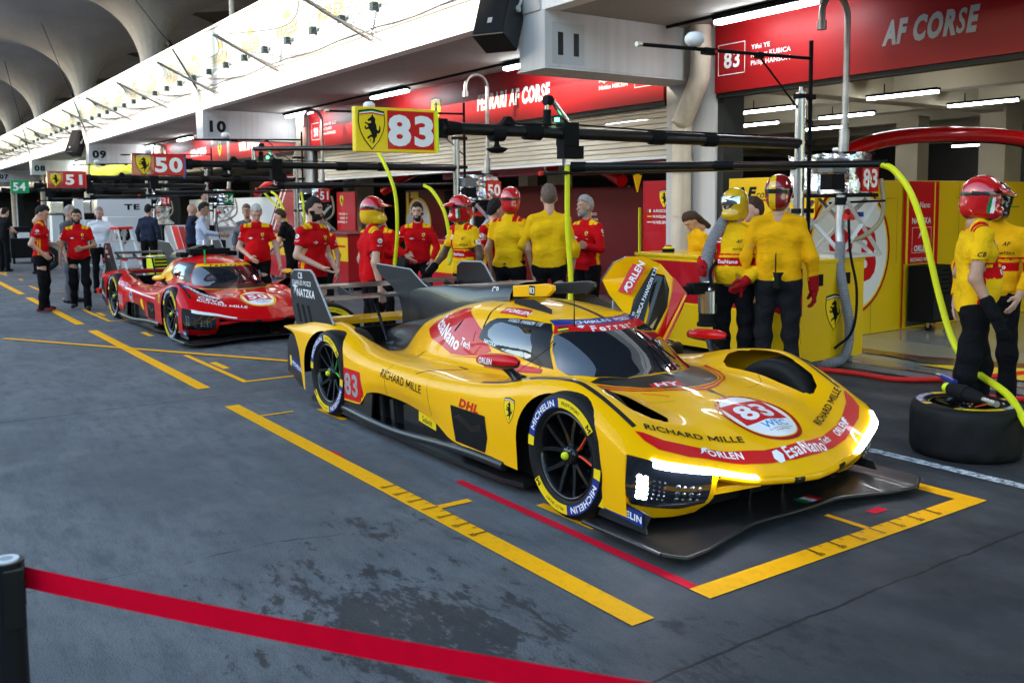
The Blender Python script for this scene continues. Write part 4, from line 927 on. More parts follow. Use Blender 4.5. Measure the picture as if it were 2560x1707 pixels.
    if c['n']=='83':
        for sg in (-1,1):
            pm=MB(); pm.prism([(-1.60,1.055),(-1.60,1.135),(-1.20,1.175),(-1.13,1.165),(-1.13,1.13),(-1.20,1.085)],sg*.165,sg*.20,'y',0,bev=.006)
            pl=pm.build('number_board',['yellow_paint' if sg<0 else 'carbon_fine'],root)
            t=Flat((-1.36,-.201 if sg<0 else .201,1.118),(-sg,0,0),(0,0,1),.001); t.rect(-.033,.033,-.033,.033,K); t.text('83',(0,0),.042,W,.02); t.build('number_patch',pl)
            fe=MB(); fe.prism([(-1.48,1.02),(-1.48,1.055),(-1.25,1.065),(-1.05,1.015),(-1.05,.985)],sg*.27,sg*.262,'y',0); fe.build('roof_fence',['carbon_fine'],root)
    else:
        pm=MB(); pm.bx(-1.60,-1.40,-.30,.30,1.03,1.12,0,bev=.02); pm.bx(-1.7,-1.45,-.42,-.30,1.0,1.07,0,bev=.02); pm.bx(-1.7,-1.45,.30,.42,1.0,1.07,0,bev=.02)
        for v in (-.06,.06): pm.tube([(-1.5,v,1.12),(-1.5,v,1.17)],.03,10,0); pm.tube([(-1.5,v,1.17),(-1.5,v,1.24)],[.022,.012],10,1)
        pm.build('camera_pod',['matte_black','silver'],root)
    an=MB(); an.tube([(-.80,-.27,.93),(-.80,-.27,1.13)],[.006,.002] if c['n']=='83' else [.012,.010],6,0); an.build('antenna',['satin_black' if c['n']=='83' else 'green_rod'],root)
    # rear wing
    wg=MB(); 
    af=[(-3.66,.895),(-3.72,.912),(-3.85,.918),(-4.0,.905),(-4.10,.885),(-4.0,.885),(-3.8,.888)]
    wg.prism(af,-.88,.88,'y',0); wg.prism([(-4.02,.965),(-4.08,.985),(-4.16,1.0),(-4.16,.99),(-4.06,.965)],-.88,.88,'y',0)
    for v in (-.70,-.45,.45,.70): wg.prism([(-3.75,.91),(-4.05,.90),(-4.13,.985),(-4.05,.985)],v-.004,v+.004,'y',0)
    for u,w_ in ((-3.9,.28),): 
        for sg in (-1,1): wg.tube([(-3.6,sg*.2,.50),(-3.86,sg*.2,.89)],.014,6,0)
    rw=wg.build('rear_wing',['carbon'],root)
    for sg in (-1,1):
        ep=MB(); ep.prism([(-4.13,1.11),(-4.05,1.155),(-3.68,1.168),(-3.62,1.14),(-3.22,.74),(-3.9,.68),(-4.02,.66),(-4.10,.80),(-4.14,.95)],sg*.872,sg*.888,'y',0)
        for k in range(3): ep.prism([(-3.93+.12*k,.70),(-3.88+.12*k,.70),(-3.96+.12*k,.86),(-4.01+.12*k,.86)],sg*.8895,sg*.8702,'y',1)
        ep.tube([(-4.13,sg*.88,1.11),(-4.05,sg*.88,1.155),(-3.68,sg*.88,1.168),(-3.62,sg*.88,1.14),(-3.22,sg*.88,.74)],.0095,6,2)
        eo=ep.build('endplate',['carbon_fine','void_black','grey_decal'],rw)
        if sg<0:
            t=Flat((-3.88,-.888,1.0),(1,0,0),(0,0,1),.002)
            if c['n']=='83': t.text('CHARLES POZZI',(0,.05),.040,W,.015); t.text('CB',(-.02,.115),.055,W,.025); t.build('endplate_lettering',eo); t.text('NATZKA',(.10,-.035),.066,W,.03); t.poly([(-.17,-.06),(-.15,.0),(-.21,.02),(-.15,.025),(-.135,.05),(-.12,.025),(-.06,.02),(-.12,.0),(-.10,-.06),(-.135,-.01)],W)
            else: t.text('24',(-.08,.10),.05,W,.02); t.build('endplate_lettering',eo); t.text('VISTA',(-.04,.02),.05,W,.02); t.build('endplate_lettering',eo); t.text('AMD',(.08,-.06),.04,W,.02)
            t.build('endplate_lettering',eo)
    bar=MB(); bar.prism([(-4.0,.665),(-4.06,.69),(-4.11,.70),(-4.11,.64),(-4.0,.63)],-.86,.86,'y',0); bar.build('rear_crossbar',[mainm],root)
    tp=MB(); 
    for sg in (-1,1): tp.prism([(-4.06,.50),(-3.98,.60),(-3.80,.585),(-3.70,.46),(-3.71,.15),(-3.80,.155),(-3.92,.22),(-4.06,.25)],sg*.965,sg*.955,'y',0)
    tp.bx(-3.98,-3.90,-.9,.9,.25,.60,1)
    tpo=tp.build('tail_panel',['carbon','void_black'],root)
    t=Flat((-3.87,-.966,.33),(1,0,-.25),(0,0,1),.002); t.rect(-.13,.13,-.045,.045,'blue_decal'); t.rect(-.13,-.09,-.045,.045,'yellow_decal'); t.text('MICHELIN',(.025,0),.034,W,.03); t.build('sponsor_plate',tpo)
    # mirrors
    for sg in (-1,1):
        m=MB(); n=14; sec=[(-.93,.02,.02),(-.91,.05,.032),(-.84,.062,.042),(-.74,.062,.046),(-.64,.052,.044),(-.57,.03,.03),(-.55,.008,.01)]
        v=[]
        for u,a_,b_ in sec:
            for k in range(n): v.append((u,sg*(.905+a_*math.cos(2*PI*k/n)-.06*(u+.75)),.772+b_*math.sin(2*PI*k/n)+.05*(u+.75)))
        fs=[];ms=[]
        for i in range(len(sec)-1):
            for k in range(n): fs.append((i*n+k,i*n+(k+1)%n,(i+1)*n+(k+1)%n,(i+1)*n+k)); ms.append(0 if math.sin(2*PI*(k+.5)/n)>-.25 else 1)
        m.addnp(np.array(v),fs,ms); m.add(v[:n],[tuple(range(n))],1)
        m.tube(spline([(-.60,sg*.845,.66),(-.66,sg*.86,.70),(-.70,sg*.885,.745)],4),[.05,.04,.035,.03,.028,.028,.028,.03,.03],8,1)
        mo=m.build('mirror',[c['mir'],'carbon_fine'],root)
        if c['n']=='83' and sg<0:
            t=Flat((-.80,-.977,.775),(1,-.06,0.05),(0,.1,1),.004); t.text('ORLEN',(.02,0),.034,W,.03); t.build('mirror_lettering',mo)
    # door
    if c['n']=='83':
        dr=MB(); O=[(-1.31,.40,1.16),(-1.23,.45,1.29),(-1.15,.50,1.335),(-1.07,.57,1.34),(-1.01,.70,1.28),(-.89,.85,1.06),(-.90,.82,.97),(-.91,.62,.66),(-.91,.56,.75),(-.93,.45,.81),(-1.02,.38,.92),(-1.19,.36,1.07)]
        cen=Vector((-1.02,.57,1.02)); th=Vector((-.05,.025,0)); Ov=[Vector(p) for p in O]; n=len(O)
        win=[(-1.04,.655,1.215),(-.985,.715,1.20),(-.95,.73,1.10),(-.945,.705,.97),(-.935,.57,.80),(-.94,.50,.81),(-.95,.50,.86),(-.97,.55,.96),(-1.03,.60,1.10)]
        # ring between outline and window
        wv=[Vector(p) for p in win]; from_t=[]
        import itertools
        loop=Ov; nw=len(wv)
        def near(p): return min(range(nw),key=lambda k:(wv[k]-p).length)
        idx=[near(p) for p in loop]; v=loop+wv; f=[]
        for i in range(n):
            a,b=i,(i+1)%n; ia,ib=idx[a],idx[b]
            f.append((a,b,n+ib))
            k=ia; guard=0
            while k!=ib and guard<nw:
                # walk the shorter way round
                step=1 if ((ib-ia)%nw)<=nw/2 else -1
                k2=(k+step)%nw; f.append((a,n+k2,n+k)); k=k2; guard+=1
        dr.add(v,f,0); dr.add([p+th for p in v],[q[::-1] for q in f],4)
        dr.add(loop+[p+th for p in loop],[(i,(i+1)%n,n+(i+1)%n,n+i) for i in range(n)],3)
        dr.add(wv+[p+th for p in wv],[(i,(i+1)%nw,nw+(i+1)%nw,nw+i) for i in range(nw)],4)
        off=Vector((.006,-.003,.001))
        def pp(L,m,k=1): dr.add([Vector(p)+off*k for p in L],[tuple(range(len(L)))],m)
        pp([(-.945,.765,1.185),(-.89,.85,1.06),(-.90,.82,.97),(-.91,.62,.66),(-.915,.56,.75),(-.93,.70,.96),(-.94,.745,1.08)],1)
        dr.add([Vector(p)+off*2 for p in [(-.895,.822,1.055),(-.89,.838,1.052),(-.905,.600,.695),(-.905,.585,.71)]],[(0,1,2,3)],0)
        pp([(-1.15,.41,1.09),(-1.115,.52,1.285),(-1.035,.575,1.262),(-1.07,.46,1.07)],1)
        pp([(-1.07,.44,.97),(-1.02,.625,1.255),(-1.00,.65,1.24),(-.955,.47,.84),(-1.02,.40,.92)],3,.6)
        do=dr.build('door',['yellow_paint','red_paint','white_decal','satin_black','carbon'],root,label='open gullwing door raised on the far side')
        r_=(Vector((-1.112,.522,1.28))-Vector((-1.15,.41,1.09))).normalized()
        t=Flat(Vector((-1.09,.495,1.18))+off*2,r_,(-.35,-.6,.7),.004); t.n=Vector((.8,-.5,.3)).normalized(); u_=t.n.cross(t.r).normalized(); t.u=u_
        t.text('ORLEN',(.03,0),.046,W,.03); t.build('door_lettering',do); t.put(*bird(.06),W,(-.085,0)); t.build('door_lettering',do)
        r_=(Vector((-1.01,.645,1.245))-Vector((-.985,.425,.885))).normalized()
        t=Flat(Vector((-1.0,.535,1.065))+off*2,r_,(0,0,1),.005); t.n=Vector((.8,-.5,.3)).normalized(); t.u=t.n.cross(t.r).normalized()
        t.text('R.KUBICA P.HANSON Y.YE',(0,0),.026,W,.015); t.build('door_lettering',do)
        gl=MB(); gl.add([p+th*.4 for p in wv],[tuple(range(nw))],0); gl.build('door_window',['clear_tint'],do); gl=MB(); gl.add([Vector(q)+th*1.6 for q in [(-1.0,.64,1.20),(-.96,.71,1.16),(-.95,.69,1.0),(-.945,.62,.90),(-.96,.585,.93),(-.985,.63,1.06)]],[tuple(range(6))],0); gl.build('door_padding',['gold_foil'],do)
        [MB().tube(q,r_,6,0).build('door_strut',['steel_pipe'],do) for q,r_ in (([(-1.12,.33,.90),(-1.18,.40,1.06)],.008),([(-.97,.36,.86),(-.985,.42,.95)],.011))]
    wp=MB(); wp.tube(spline([(-.18,.03,.70),(-.32,.07,.765),(-.48,.12,.845)],5),.008,6,0); wp.tube([(-.60,.10,.885),(-.30,.15,.735)],.006,5,0); wp.build('wiper',['matte_black'],root)
    # wheels
    for u,wd,vf,mk,mm in ((0,.29,.985,(1 if False else 4,),c['mk'][0]),(-3.148,.34,.985,(4,),c['mk'][1])):
        for sg in (-1,1):
            t=tyre_mesh(wd); wmats=['rubber','blue_decal','yellow_decal','white_decal']
            wo=bpy.data.objects.new('wheel',None); COL.objects.link(wo); wo.parent=root; wo.location=(u,sg*vf,.357)
            if sg>0: wo.rotation_euler=(0,0,PI)
            ty=t.build('tyre',wmats,wo); rm=rim_mesh(wd,mk).build('rim',['rim_black','lime_nut',mm,'void_black'],wo)
            ty.rotation_euler=rm.rotation_euler=(0,R(c['spin'][0 if u==0 else 1]),0)
    return root
D('lime_nut',(.62,.75,.01),.35); D('spoke_orange',(.8,.06,.01),.4); D('spoke_green',(.02,.6,.03),.4); D('green_rod',(.01,.45,.08),.4)
M['windscreen']=mat('windscreen',(.010,.013,.018),.03,coat=1.0,spec=.9)
D('clear_tint',(.03,.024,.018),.05,spec=.6); D('gold_foil',(.45,.27,.10),.3,metal=.6)
CAR83=make_car('race_car','yellow and red race car numbered 83 with lit headlights and one door raised','race cars in their pit boxes',(-3.937,4.05,0),0,
  dict(n='83',paint='yellow_paint',eng='red_paint',band='blue_decal',ban='red_decal',txt='black_decal',lit=True,mir='red_paint',mk=('spoke_orange','spoke_green'),spin=(0,0)))
CAR50=make_car('race_car','red race car numbered 50 parked behind the yellow car','race cars in their pit boxes',(-12.35,4.19,0),.0105,
  dict(n='50',paint='red_paint',eng='yellow_paint',band='red_paint',ban='yellow_paint',txt='white_decal',lit=False,mir='yellow_paint',mk=('spoke_orange','spoke_green'),spin=(20,15)))
# ---------------- overhead gantries, one per pit box
D('grey_metal',(.16,.17,.18),.5,metal=.4); D('alu_white',(.62,.62,.60),.35,metal=.3); D('sensor_white',(.72,.74,.76),.3); D('lamp_green',(.05,.9,.3),.3,emit=(.05,1,.35),estr=2.); D('cart_dark',(.03,.032,.035),.5); D('sign_green',(.005,.30,.10),.4); D('edge_yellow',(.75,.85,.02),.4)
GX={'83':-6.45,'50':-13.4,'51':-20.4,'54':-27.1,'21':-33.9}
def gantry(n):
    X=GX[n]; far=n in('54','21')
    e=empty('pit_gantry',(X,8.2,0),{'83':'black overhead boom on a silver post carrying the large yellow and red sign 83','50':'black overhead boom on a silver post carrying the red sign 50','51':'black overhead boom carrying the red sign 51 beyond the red car','54':'black overhead boom carrying the small green sign 54','21':'farthest black overhead boom at the left with no number facing us'}[n],'gantry','overhead pit gantries')
    y=lambda Y: Y-8.2
    m=MB(); m.tube([(0,0,0),(0,0,2.86)],.055,16,0); m.tube([(0,0,2.86),(0,0,2.92)],.02,8,0); m.tube([(0,0,2.80),(0,0,2.84)],.064,16,1); m.build('post',['silver','matte_black'],e)
    m=MB(); m.tube([(.0,.16,.2),(0,.16,3.41)],.022,8,0); 
    for z in (2.82,2.34,1.62,1.05): m.bx(-.05,.05,-.06,.19,z-.025,z+.025,0)
    m.build('mast_rod',['matte_black'],e)
    m=MB(); m.tube([(0,-.05,2.33),(0,y(6.2),2.325),(0,y(6.18),2.325),(0,y(3.8),2.33)],[.058,.056,.050,.048],16,0)
    for Y in (6.75,6.05,4.62): m.tube([(0,y(Y),2.325),(0,y(Y)+.16,2.325)],.066,16,1)
    m.tube([(.03,y(4.5),2.385),(.03,y(5.2),2.40),(.03,y(6.1),2.385),(.03,y(7.5),2.395)],.008,5,1)
    m.build('boom',['satin_black','matte_black'],e)
    m=MB(); m.tube([(0,y(3.98),2.33),(0,y(3.84),2.33)],[.05,.062],12,0); m.bx(-.02,.02,y(3.86),y(3.74),2.25,2.40,0); m.build('sign_bracket',['matte_black'],e)
    # sign
    m=MB(); w0,w1=(3.055,3.745) if not far else (3.20,3.60)
    m.bx(-.03,.03,y(w0),y(w1),2.125 if n!='50' else 2.16,2.46,0,bev=.008); m.bx(-.031,.031,y(w1)-.004,y(w1)+.025,2.13,2.455,1,bev=.004)
    if n!='21':
        fm={'83':'yellow_decal','50':'dark_red_paint','51':'dark_red_paint','54':'sign_green'}[n]
        s=m.build('sign_board',[fm,{'83':'edge_yellow','50':'blue_decal','51':'hose_red','54':'sign_green'}[n]],e)
        t=Flat((.031,y(3.40),2.295 if n!='50' else 2.31),(0,1,0),(0,0,1),.002)
        if n=='83':
            t.rect(-.08,.325,-.145,.145,'red_decal'); t.text('83',(.122,0),.215,'white_decal',.045,1.25); t.shield((-.213,0),.285); t.text('S  F',(-.213,-.085),.022,'black_decal')
        elif n in('50','51'):
            t.rect(-.06,.335,-.14,.145,'red_decal'); t.text(n,(.135,0),.19,'white_decal',.04,1.3); t.shield((-.20,0),.27)
        else: t.text('54',(.0,0),.20,'white_decal',.03,1.0)
        t.build('sign_lettering',s)
    # hinge block, spring strut and dome lamp on the boom
    m=MB(); m.bx(-.06,.06,y(5.0),y(5.16),2.22,2.42,0); m.tube([(.0,y(4.86),2.38),(.0,y(4.86),2.52)],.035,12,0); m.tube([(0,y(4.86),2.52),(0,y(4.86),2.60)],.02,10,1); m.tube([(0,y(4.84),2.60),(0,y(4.90),2.60)],.045,12,0); m.tube([(0,y(4.92),2.60),(0,y(5.12),2.38)],.024,10,1)
    m.bx(-.05,.05,y(5.0),y(5.22),2.11,2.22,0); m.tube([(0,y(5.04),2.12),(0,y(5.04),2.05),(.03,y(5.10),2.03)],.018,8,1); m.box((.02,y(4.95),2.44),(.03,.03,.03),2); m.build('hinge_block',['matte_black','silver','lamp_green'],e)
    m=MB(); m.lathe([(.0,-.02),(.05,-.015),(.085,.01),(.09,.02),(.03,.035),(.02,.06),(.02,.10)],20,0,Matrix.Translation((0,y(4.34),2.16))@Matrix.Rotation(R(90),4,'X')); m.tube([(0,y(4.28),2.30),(0,y(4.40),2.30)],.062,12,0); m.prism([(y(4.38),2.38),(y(4.52),2.38),(y(4.47),2.44),(y(4.43),2.445)],-.03,.03,'x',0); m.build('dome_lamp',['matte_black'],e)
    # swing arm with yellow air hose
    a0=Vector((.02,y(5.10),2.04)); a1=Vector((1.89,y(6.90),2.02))
    if n=='50': a1=Vector((1.80,y(6.55),2.0))
    m=MB(); mid=a0.lerp(a1,.5); m.tube([a0,mid,mid,a1],[.036,.036,.030,.030],12,0); m.tube([mid-(a1-a0)*.03,mid+(a1-a0)*.03],.040,12,1); m.tube([a0,a0+(a1-a0)*.05],.044,12,1); m.tube([a1-(a1-a0)*.01,a1],.034,12,1); arm=m.build('swing_arm',['satin_black','matte_black'],e)
    W=lambda x,Y,z: Vector((x-X,Y-8.2,z))
    if n=='83': hp=[W(-4.60,6.86,2.02),W(-4.50,6.9,1.97),W(-4.353,6.9,1.80),W(-4.241,6.9,1.548),W(-4.15,6.9,1.238),W(-4.06,6.9,.932),W(-3.89,6.82,.62),W(-3.60,6.62,.47),W(-3.20,6.30,.40),W(-2.85,6.0,.22),W(-2.4,5.9,.05),W(-1.8,5.9,.03)]
    else: hp=[a1+Vector((0,0,0)),a1+Vector((.18,.05,-.10)),a1+Vector((.42,.10,-.42)),a1+Vector((.55,.10,-.95)),a1+Vector((.57,.05,-1.10))]
    if n in('83','50','51'): MB().tube(spline(hp,6),.026,10,0).build('air_hose',['hose_yellow'],e)
    m=MB(); b0=Vector((.03,y(4.78),1.98)); b1=Vector((.03,y(8.1),2.07)); m.tube([b0,b1],.018,8,0); m.tube([b0,b0+Vector((0,-.03,0))],.02,8,1); m.tube([b0+Vector((0,1.05,.03)),b0+Vector((0,1.15,.03))],.026,8,0); m.build('lower_arm',['satin_black','hose_red'],e)
    if n=='83':
        MB().tube(spline([(.02,y(5.06),2.05),(.02,y(5.06),1.5),(.05,y(5.07),1.0),(.05,y(5.02),.55),(.0,y(4.98),.30)],6),.024,10,0).build('air_hose',['hose_yellow'],e)
        m=MB(); m.prism([(y(5.822),1.975),(y(5.918),1.975),(y(5.87),1.82)],.02,.035,'x',0); m.bx(.02,.035,y(5.85),y(5.89),1.975,2.05,0); m.build('arrow_marker',['line_orange'],e)
    if n=='50':
        c0=Vector((-.02,y(4.76),2.56)); c1=Vector((1.9,y(5.75),2.50)); MB().tube([c0,c1],.034,12,0).tube([c0+Vector((0,-.0,-.2)),c0],.03,10,1).build('swing_arm',['satin_black','silver'],e)
        MB().tube(spline([c1,c1+Vector((.30,-.03,-.2)),c1+Vector((.55,0,-.6)),c1+Vector((.60,0,-1.1)),c1+Vector((.5,0,-1.6))],6),.024,10,0).build('air_hose',['hose_yellow'],e)
    if n=='51':
        MB().tube(spline([(1.5,y(6.9),2.0),(1.9,y(7.1),1.6),(2.0,y(7.2),1.2),(2.2,y(7.0),.95),(2.5,y(7.3),1.1),(2.6,y(7.3),1.6),(2.5,y(7.3),2.0)],6),.024,8,0).build('air_hose',['hose_yellow'],e)
    # camera bar on top
    m=MB(); m.tube([(0,y(5.92),3.16),(0,y(8.36),3.225)],.018,8,0); m.tube([(0,y(5.88),3.158),(0,y(5.94),3.161)],.024,8,1); m.tube([(0,y(7.53),3.19),(.0,y(8.34),2.55)],.010,6,0); m.bx(-.03,.03,y(7.50),y(7.58),3.16,3.22,0); m.build('camera_bar',['matte_black','silver'],e)
    m=MB(); X_=Matrix.Translation((0,y(6.62),3.27))@Matrix.Rotation(R(90),4,'X'); m.lathe([(.0,-.075),(.05,-.07),(.09,-.03),(.095,.0),(.09,.03),(.055,.06),(0,.065)],10,0,X_); m.lathe([(.0,-.10),(.018,-.09),(.022,-.06)],10,1,X_); m.bx(-.035,.035,y(6.74),y(6.90),3.14,3.20,1); m.box((.036,y(6.88),3.17),(.004,.03,.03),2); m.build('camera',['sensor_white','matte_black','hose_red'],e)
    return e
for n in GX: gantry(n)
# ---------------- fuel rigs
def rig(n,X,lab):
    e=empty('fuel_rig',(X,8.3,0),lab,'fuel rig','fuel rigs beside the garages')
    # crumpled foil jacket
    V=[];F=[]; bm=bmesh.new(); bmesh.ops.create_cube(bm,size=1)
    bmesh.ops.subdivide_edges(bm,edges=bm.edges[:],cuts=11,use_grid_fill=True)
    rg=np.random.default_rng(int(n)); ks=[(rg.normal(size=3)*9,rg.uniform(0,6)) for _ in range(9)]
    for v in bm.verts:
        p=np.array(v.co); q=p.copy(); l=np.abs(p[:2]); mx=l.max()
        r=np.linalg.norm(p[:2]); f=(mx/r) if r>1e-6 else 1; f=1*.35+f*.65 if mx>.49 else 1.0
        q[:2]*=(.35+.65*f) if mx>.3 else 1
        d=sum(math.sin(k@(q*[.85,.42,.44])*2.2+a) for k,a in ks)*.0035
        n_=p/np.linalg.norm(p); v.co=Vector((q[0]*.88+n_[0]*d*2,q[1]*.44+n_[1]*d*2,q[2]*.42+n_[2]*d))
    m=MB(); m.bm(bm,0,Matrix.Translation((.0,.37,2.01))); m.bx(-.45,.45,.14,.60,1.76,1.80,1); m.bx(-.42,.42,.17,.57,2.21,2.235,1); 
    tk=m.build('tank',['foil','matte_black'],e)
    if n!='00':
        t=Flat((.452,.44,1.96),(0,1,0),(0,0,1),.004); t.rect(-.145,.145,-.145,.145,'green_decal' if n=='54' else 'red_decal'); t.text(n,(0,0),.185,'white_decal',.03,.95); t.build('number_plate',tk)
    m=MB(); m.tube([(.0,.60,2.2),(0,.62,2.6),(0,.63,3.70)]+[(0,.63-.22*(1-math.cos(a)),3.70+.22*math.sin(a)) for a in np.linspace(.3,PI,8)]+[(0,.19,3.62)],.034,12,0); m.tube([(0,.19,3.62),(0,.19,3.53)],.05,12,0); m.tube([(0,.60,2.2),(0,.615,2.5)],.055,12,0); m.tube([(-.12,.60,2.28),(0,.60,2.28)],.03,8,0); m.build('vent_pipe',['steel_pipe'],e)
    m=MB()
    for yy in (.12,.60):
        for a,b in (((-.38,1.15),(.30,1.74)),((.38,1.15),(-.30,1.74))): m.tube([(a[0],yy,a[1]),(b[0],yy,b[1])],.026,4,0,smooth=False)
    for xx in (-.40,.42):
        for a,b in (((.0,1.15),(.62,1.72)),((.70,1.15),(.1,1.72))): m.tube([(xx,a[0],a[1]),(xx,b[0],b[1])],.03,4,0,smooth=False)
    m.bx(-.45,.45,.05,.65,1.13,1.16,0); m.build('scissor_stand',['alu_white'],e)
    m=MB(); m.tube([(.36,.08,1.78),(.36,.06,1.45),(.40,.03,1.28)],.045,12,0); m.tube([(.36,.08,1.76),(.36,.08,1.68)],.06,12,1); m.tube([(.34,.22,1.58),(.42,.22,1.58)],.06,12,2); m.bx(.30,.46,.06,.16,1.53,1.58,2); m.box((.44,.30,1.58),(.05,.05,.05),3); m.tube([(.2,.1,1.70),(.6,.5,1.72)],.012,6,1); m.bx(.2,.34,-.05,.15,1.84,2.0,1); m.bx(.18,.36,-.06,.16,2.02,2.16,4); m.build('valve',['steel_pipe','matte_black','hose_red','blue_decal','grey_metal'],e)
    H=spline([(.40,.03,1.30),(.42,.0,1.05),(.50,-.02,.75),(.52,.05,.40),(.50,.0,.12),(.42,-.18,.05),(.1,-.35,.05)],26); m=MB(); m.tube(H,[.052 if i%2 else .046 for i in range(len(H))],14,0,smooth=False); m.build('ribbed_hose',['hose_grey'],e)
    m=MB(); m.tube(spline([(.46,.62,1.95),(.47,.66,1.70),(.46,.62,1.50),(.44,.40,1.36),(.42,.15,1.30)],6),.024,10,0); m.build('clear_hose',['hose_clear'],e)
    m=MB(); m.tube(spline([(.44,.1,1.6),(.50,.06,1.2),(.56,.1,.8),(.58,.02,.4),(.45,-.1,.2)],6),.014,8,0); m.build('cable',['matte_black'],e)
    return e
rig('83',-6.42,'foil wrapped fuel tank numbered 83 on a scissor stand above the yellow counter'); rig('50',-13.55,'foil wrapped fuel tank numbered 50 above the helmeted crew'); rig('51',-20.55,'foil wrapped fuel tank numbered 51 behind the bearded man in red'); rig('54',-27.3,'foil wrapped fuel tank with green number 54'); rig('21',-34.1,'farthest foil wrapped fuel tank behind the ladder')
# ---------------- counters and wall panels
def counter(name,lab,x0,x1,y0,y1,h,base,band,edge,extra=None,grp='pit counters along the garages'):
    e=empty(name,((x0+x1)/2,(y0+y1)/2,0),lab,'counter',grp); X=lambda x:x-(x0+x1)/2; Y=lambda y:y-(y0+y1)/2
    m=MB(); m.bx(X(x0),X(x1),Y(y0),Y(y1),.09,h-.03,0,bev=.006); m.bx(X(x0),X(x1),Y(y0)-.002,Y(y0)+.01,h-.55,h-.07,1) if band else None
    for a in (x0+.1,x1-.1):
        for b in (y0+.1,y1-.1): m.bx(X(a)-.03,X(a)+.03,Y(b)-.03,Y(b)+.03,0,.09,3)
    b_=m.build('cabinet',[base,band or base,edge,'grey_metal'],e)
    m=MB(); m.bx(X(x0)-.01,X(x1)+.01,Y(y0)-.015,Y(y1)+.01,h-.03,h+.01,0,bev=.008); m.build('counter_top',[edge],e)
    if extra: extra(e,X,Y,b_)
    return e
def ex83(e,X,Y,b):
    t=Flat((X(-6.0),Y(8.22),.58),(0,1,0),(0,0,1),.003); t.shield((.0,0),.36); t.build('cabinet_emblem',b)
    for yy in (7.97,8.42): MB().bx(X(-6.0)-.002,X(-6.0)+.006,Y(yy)-.06,Y(yy)+.06,.86,.98,0,bev=.002).build('handle_recess',['matte_black'],e)
    t=Flat((X(-7.3),Y(7.70),.57),(1,0,0),(0,0,1),.003); t.rect(-1.1,1.0,-.01,.01,'yellow_decal'); t.build('trim_line',b)
counter('pit_counter','yellow counter with red upper band behind the raised car door',-8.45,-6.0,7.70,8.72,1.12,'panel_yellow','panel_red','panel_yellow',ex83)
def ex50(e,X,Y,b):
    t=Flat((X(-20.3),Y(8.0),.55),(1,0,0),(0,0,1),.003); t.rect(-1.3,2.9,.33,.37,'red_decal'); t.shield((-.15,-.05),.34); t.text('AMD',(.35,-.06),.09,'white_decal',.02); t.shield((2.1,-.05),.3); t.build('cabinet_emblem',b)
counter('pit_counter','red and yellow counter behind the bearded man in red polo',-21.9,-17.3,8.0,9.0,1.15,'panel_red','panel_yellow','panel_darkred',ex50)
counter('pit_counter','red and yellow counter below the tank numbered 50',-14.6,-12.9,8.1,9.1,1.12,'panel_red','panel_yellow','panel_red')
def exw(e,X,Y,b):
    pass
D('panel_greyred',(.50,.50,.50),.4)
def striped(lab,x0,x1,y0,y1,h):
    e=empty('pit_counter',((x0+x1)/2,(y0+y1)/2,0),lab,'counter','pit counters along the garages'); X=(x1-x0)/2; Y=(y1-y0)/2
    b=MB().bx(-X,X,-Y,Y,.05,h,0,bev=.006).build('cabinet',['panel_white'],e); t=Flat((-X*.1,-Y,0),(1,0,0),(0,0,1),.003)
    for a,m in ((-.9,'grey_decal'),(-.5,'red_decal'),(-.15,'dark_red_paint')): t.poly([(a*X,h),(a*X+.32*X,h),(a*X+.8*X,.06),(a*X+.48*X,.06)],m)
    t.build('cabinet_stripes',b); return e
striped('white counter with red and grey slanted stripes, left of the pale blue shirt',-36.2,-33.7,7.9,8.8,1.12); striped('white counter with red and grey slanted stripes, right of the pale blue shirt',-31.5,-27.2,8.1,9.0,1.14)
def partition(name,lab,cat,**k): return empty(name,(0,0,0),lab,cat,k.get('g'))
def wall(lab,x0,x1,y0,y1,z0,z1,m,draw=None,cat='wall panel',name='wall_panel',grp='coloured wall panels in the garages'):
    e=empty(name,((x0+x1)/2,(y0+y1)/2,0),lab,cat,grp); X=lambda x:x-(x0+x1)/2; Y=lambda y:y-(y0+y1)/2
    b=MB().bx(X(x0),X(x1),Y(y0),Y(y1),z0,z1,0,bev=.004).build('panel',[m],e)
    if draw:
        r=draw(X,Y)
        for t in (r if isinstance(r,list) else [r]): t.build('panel_graphics',b)
    return e
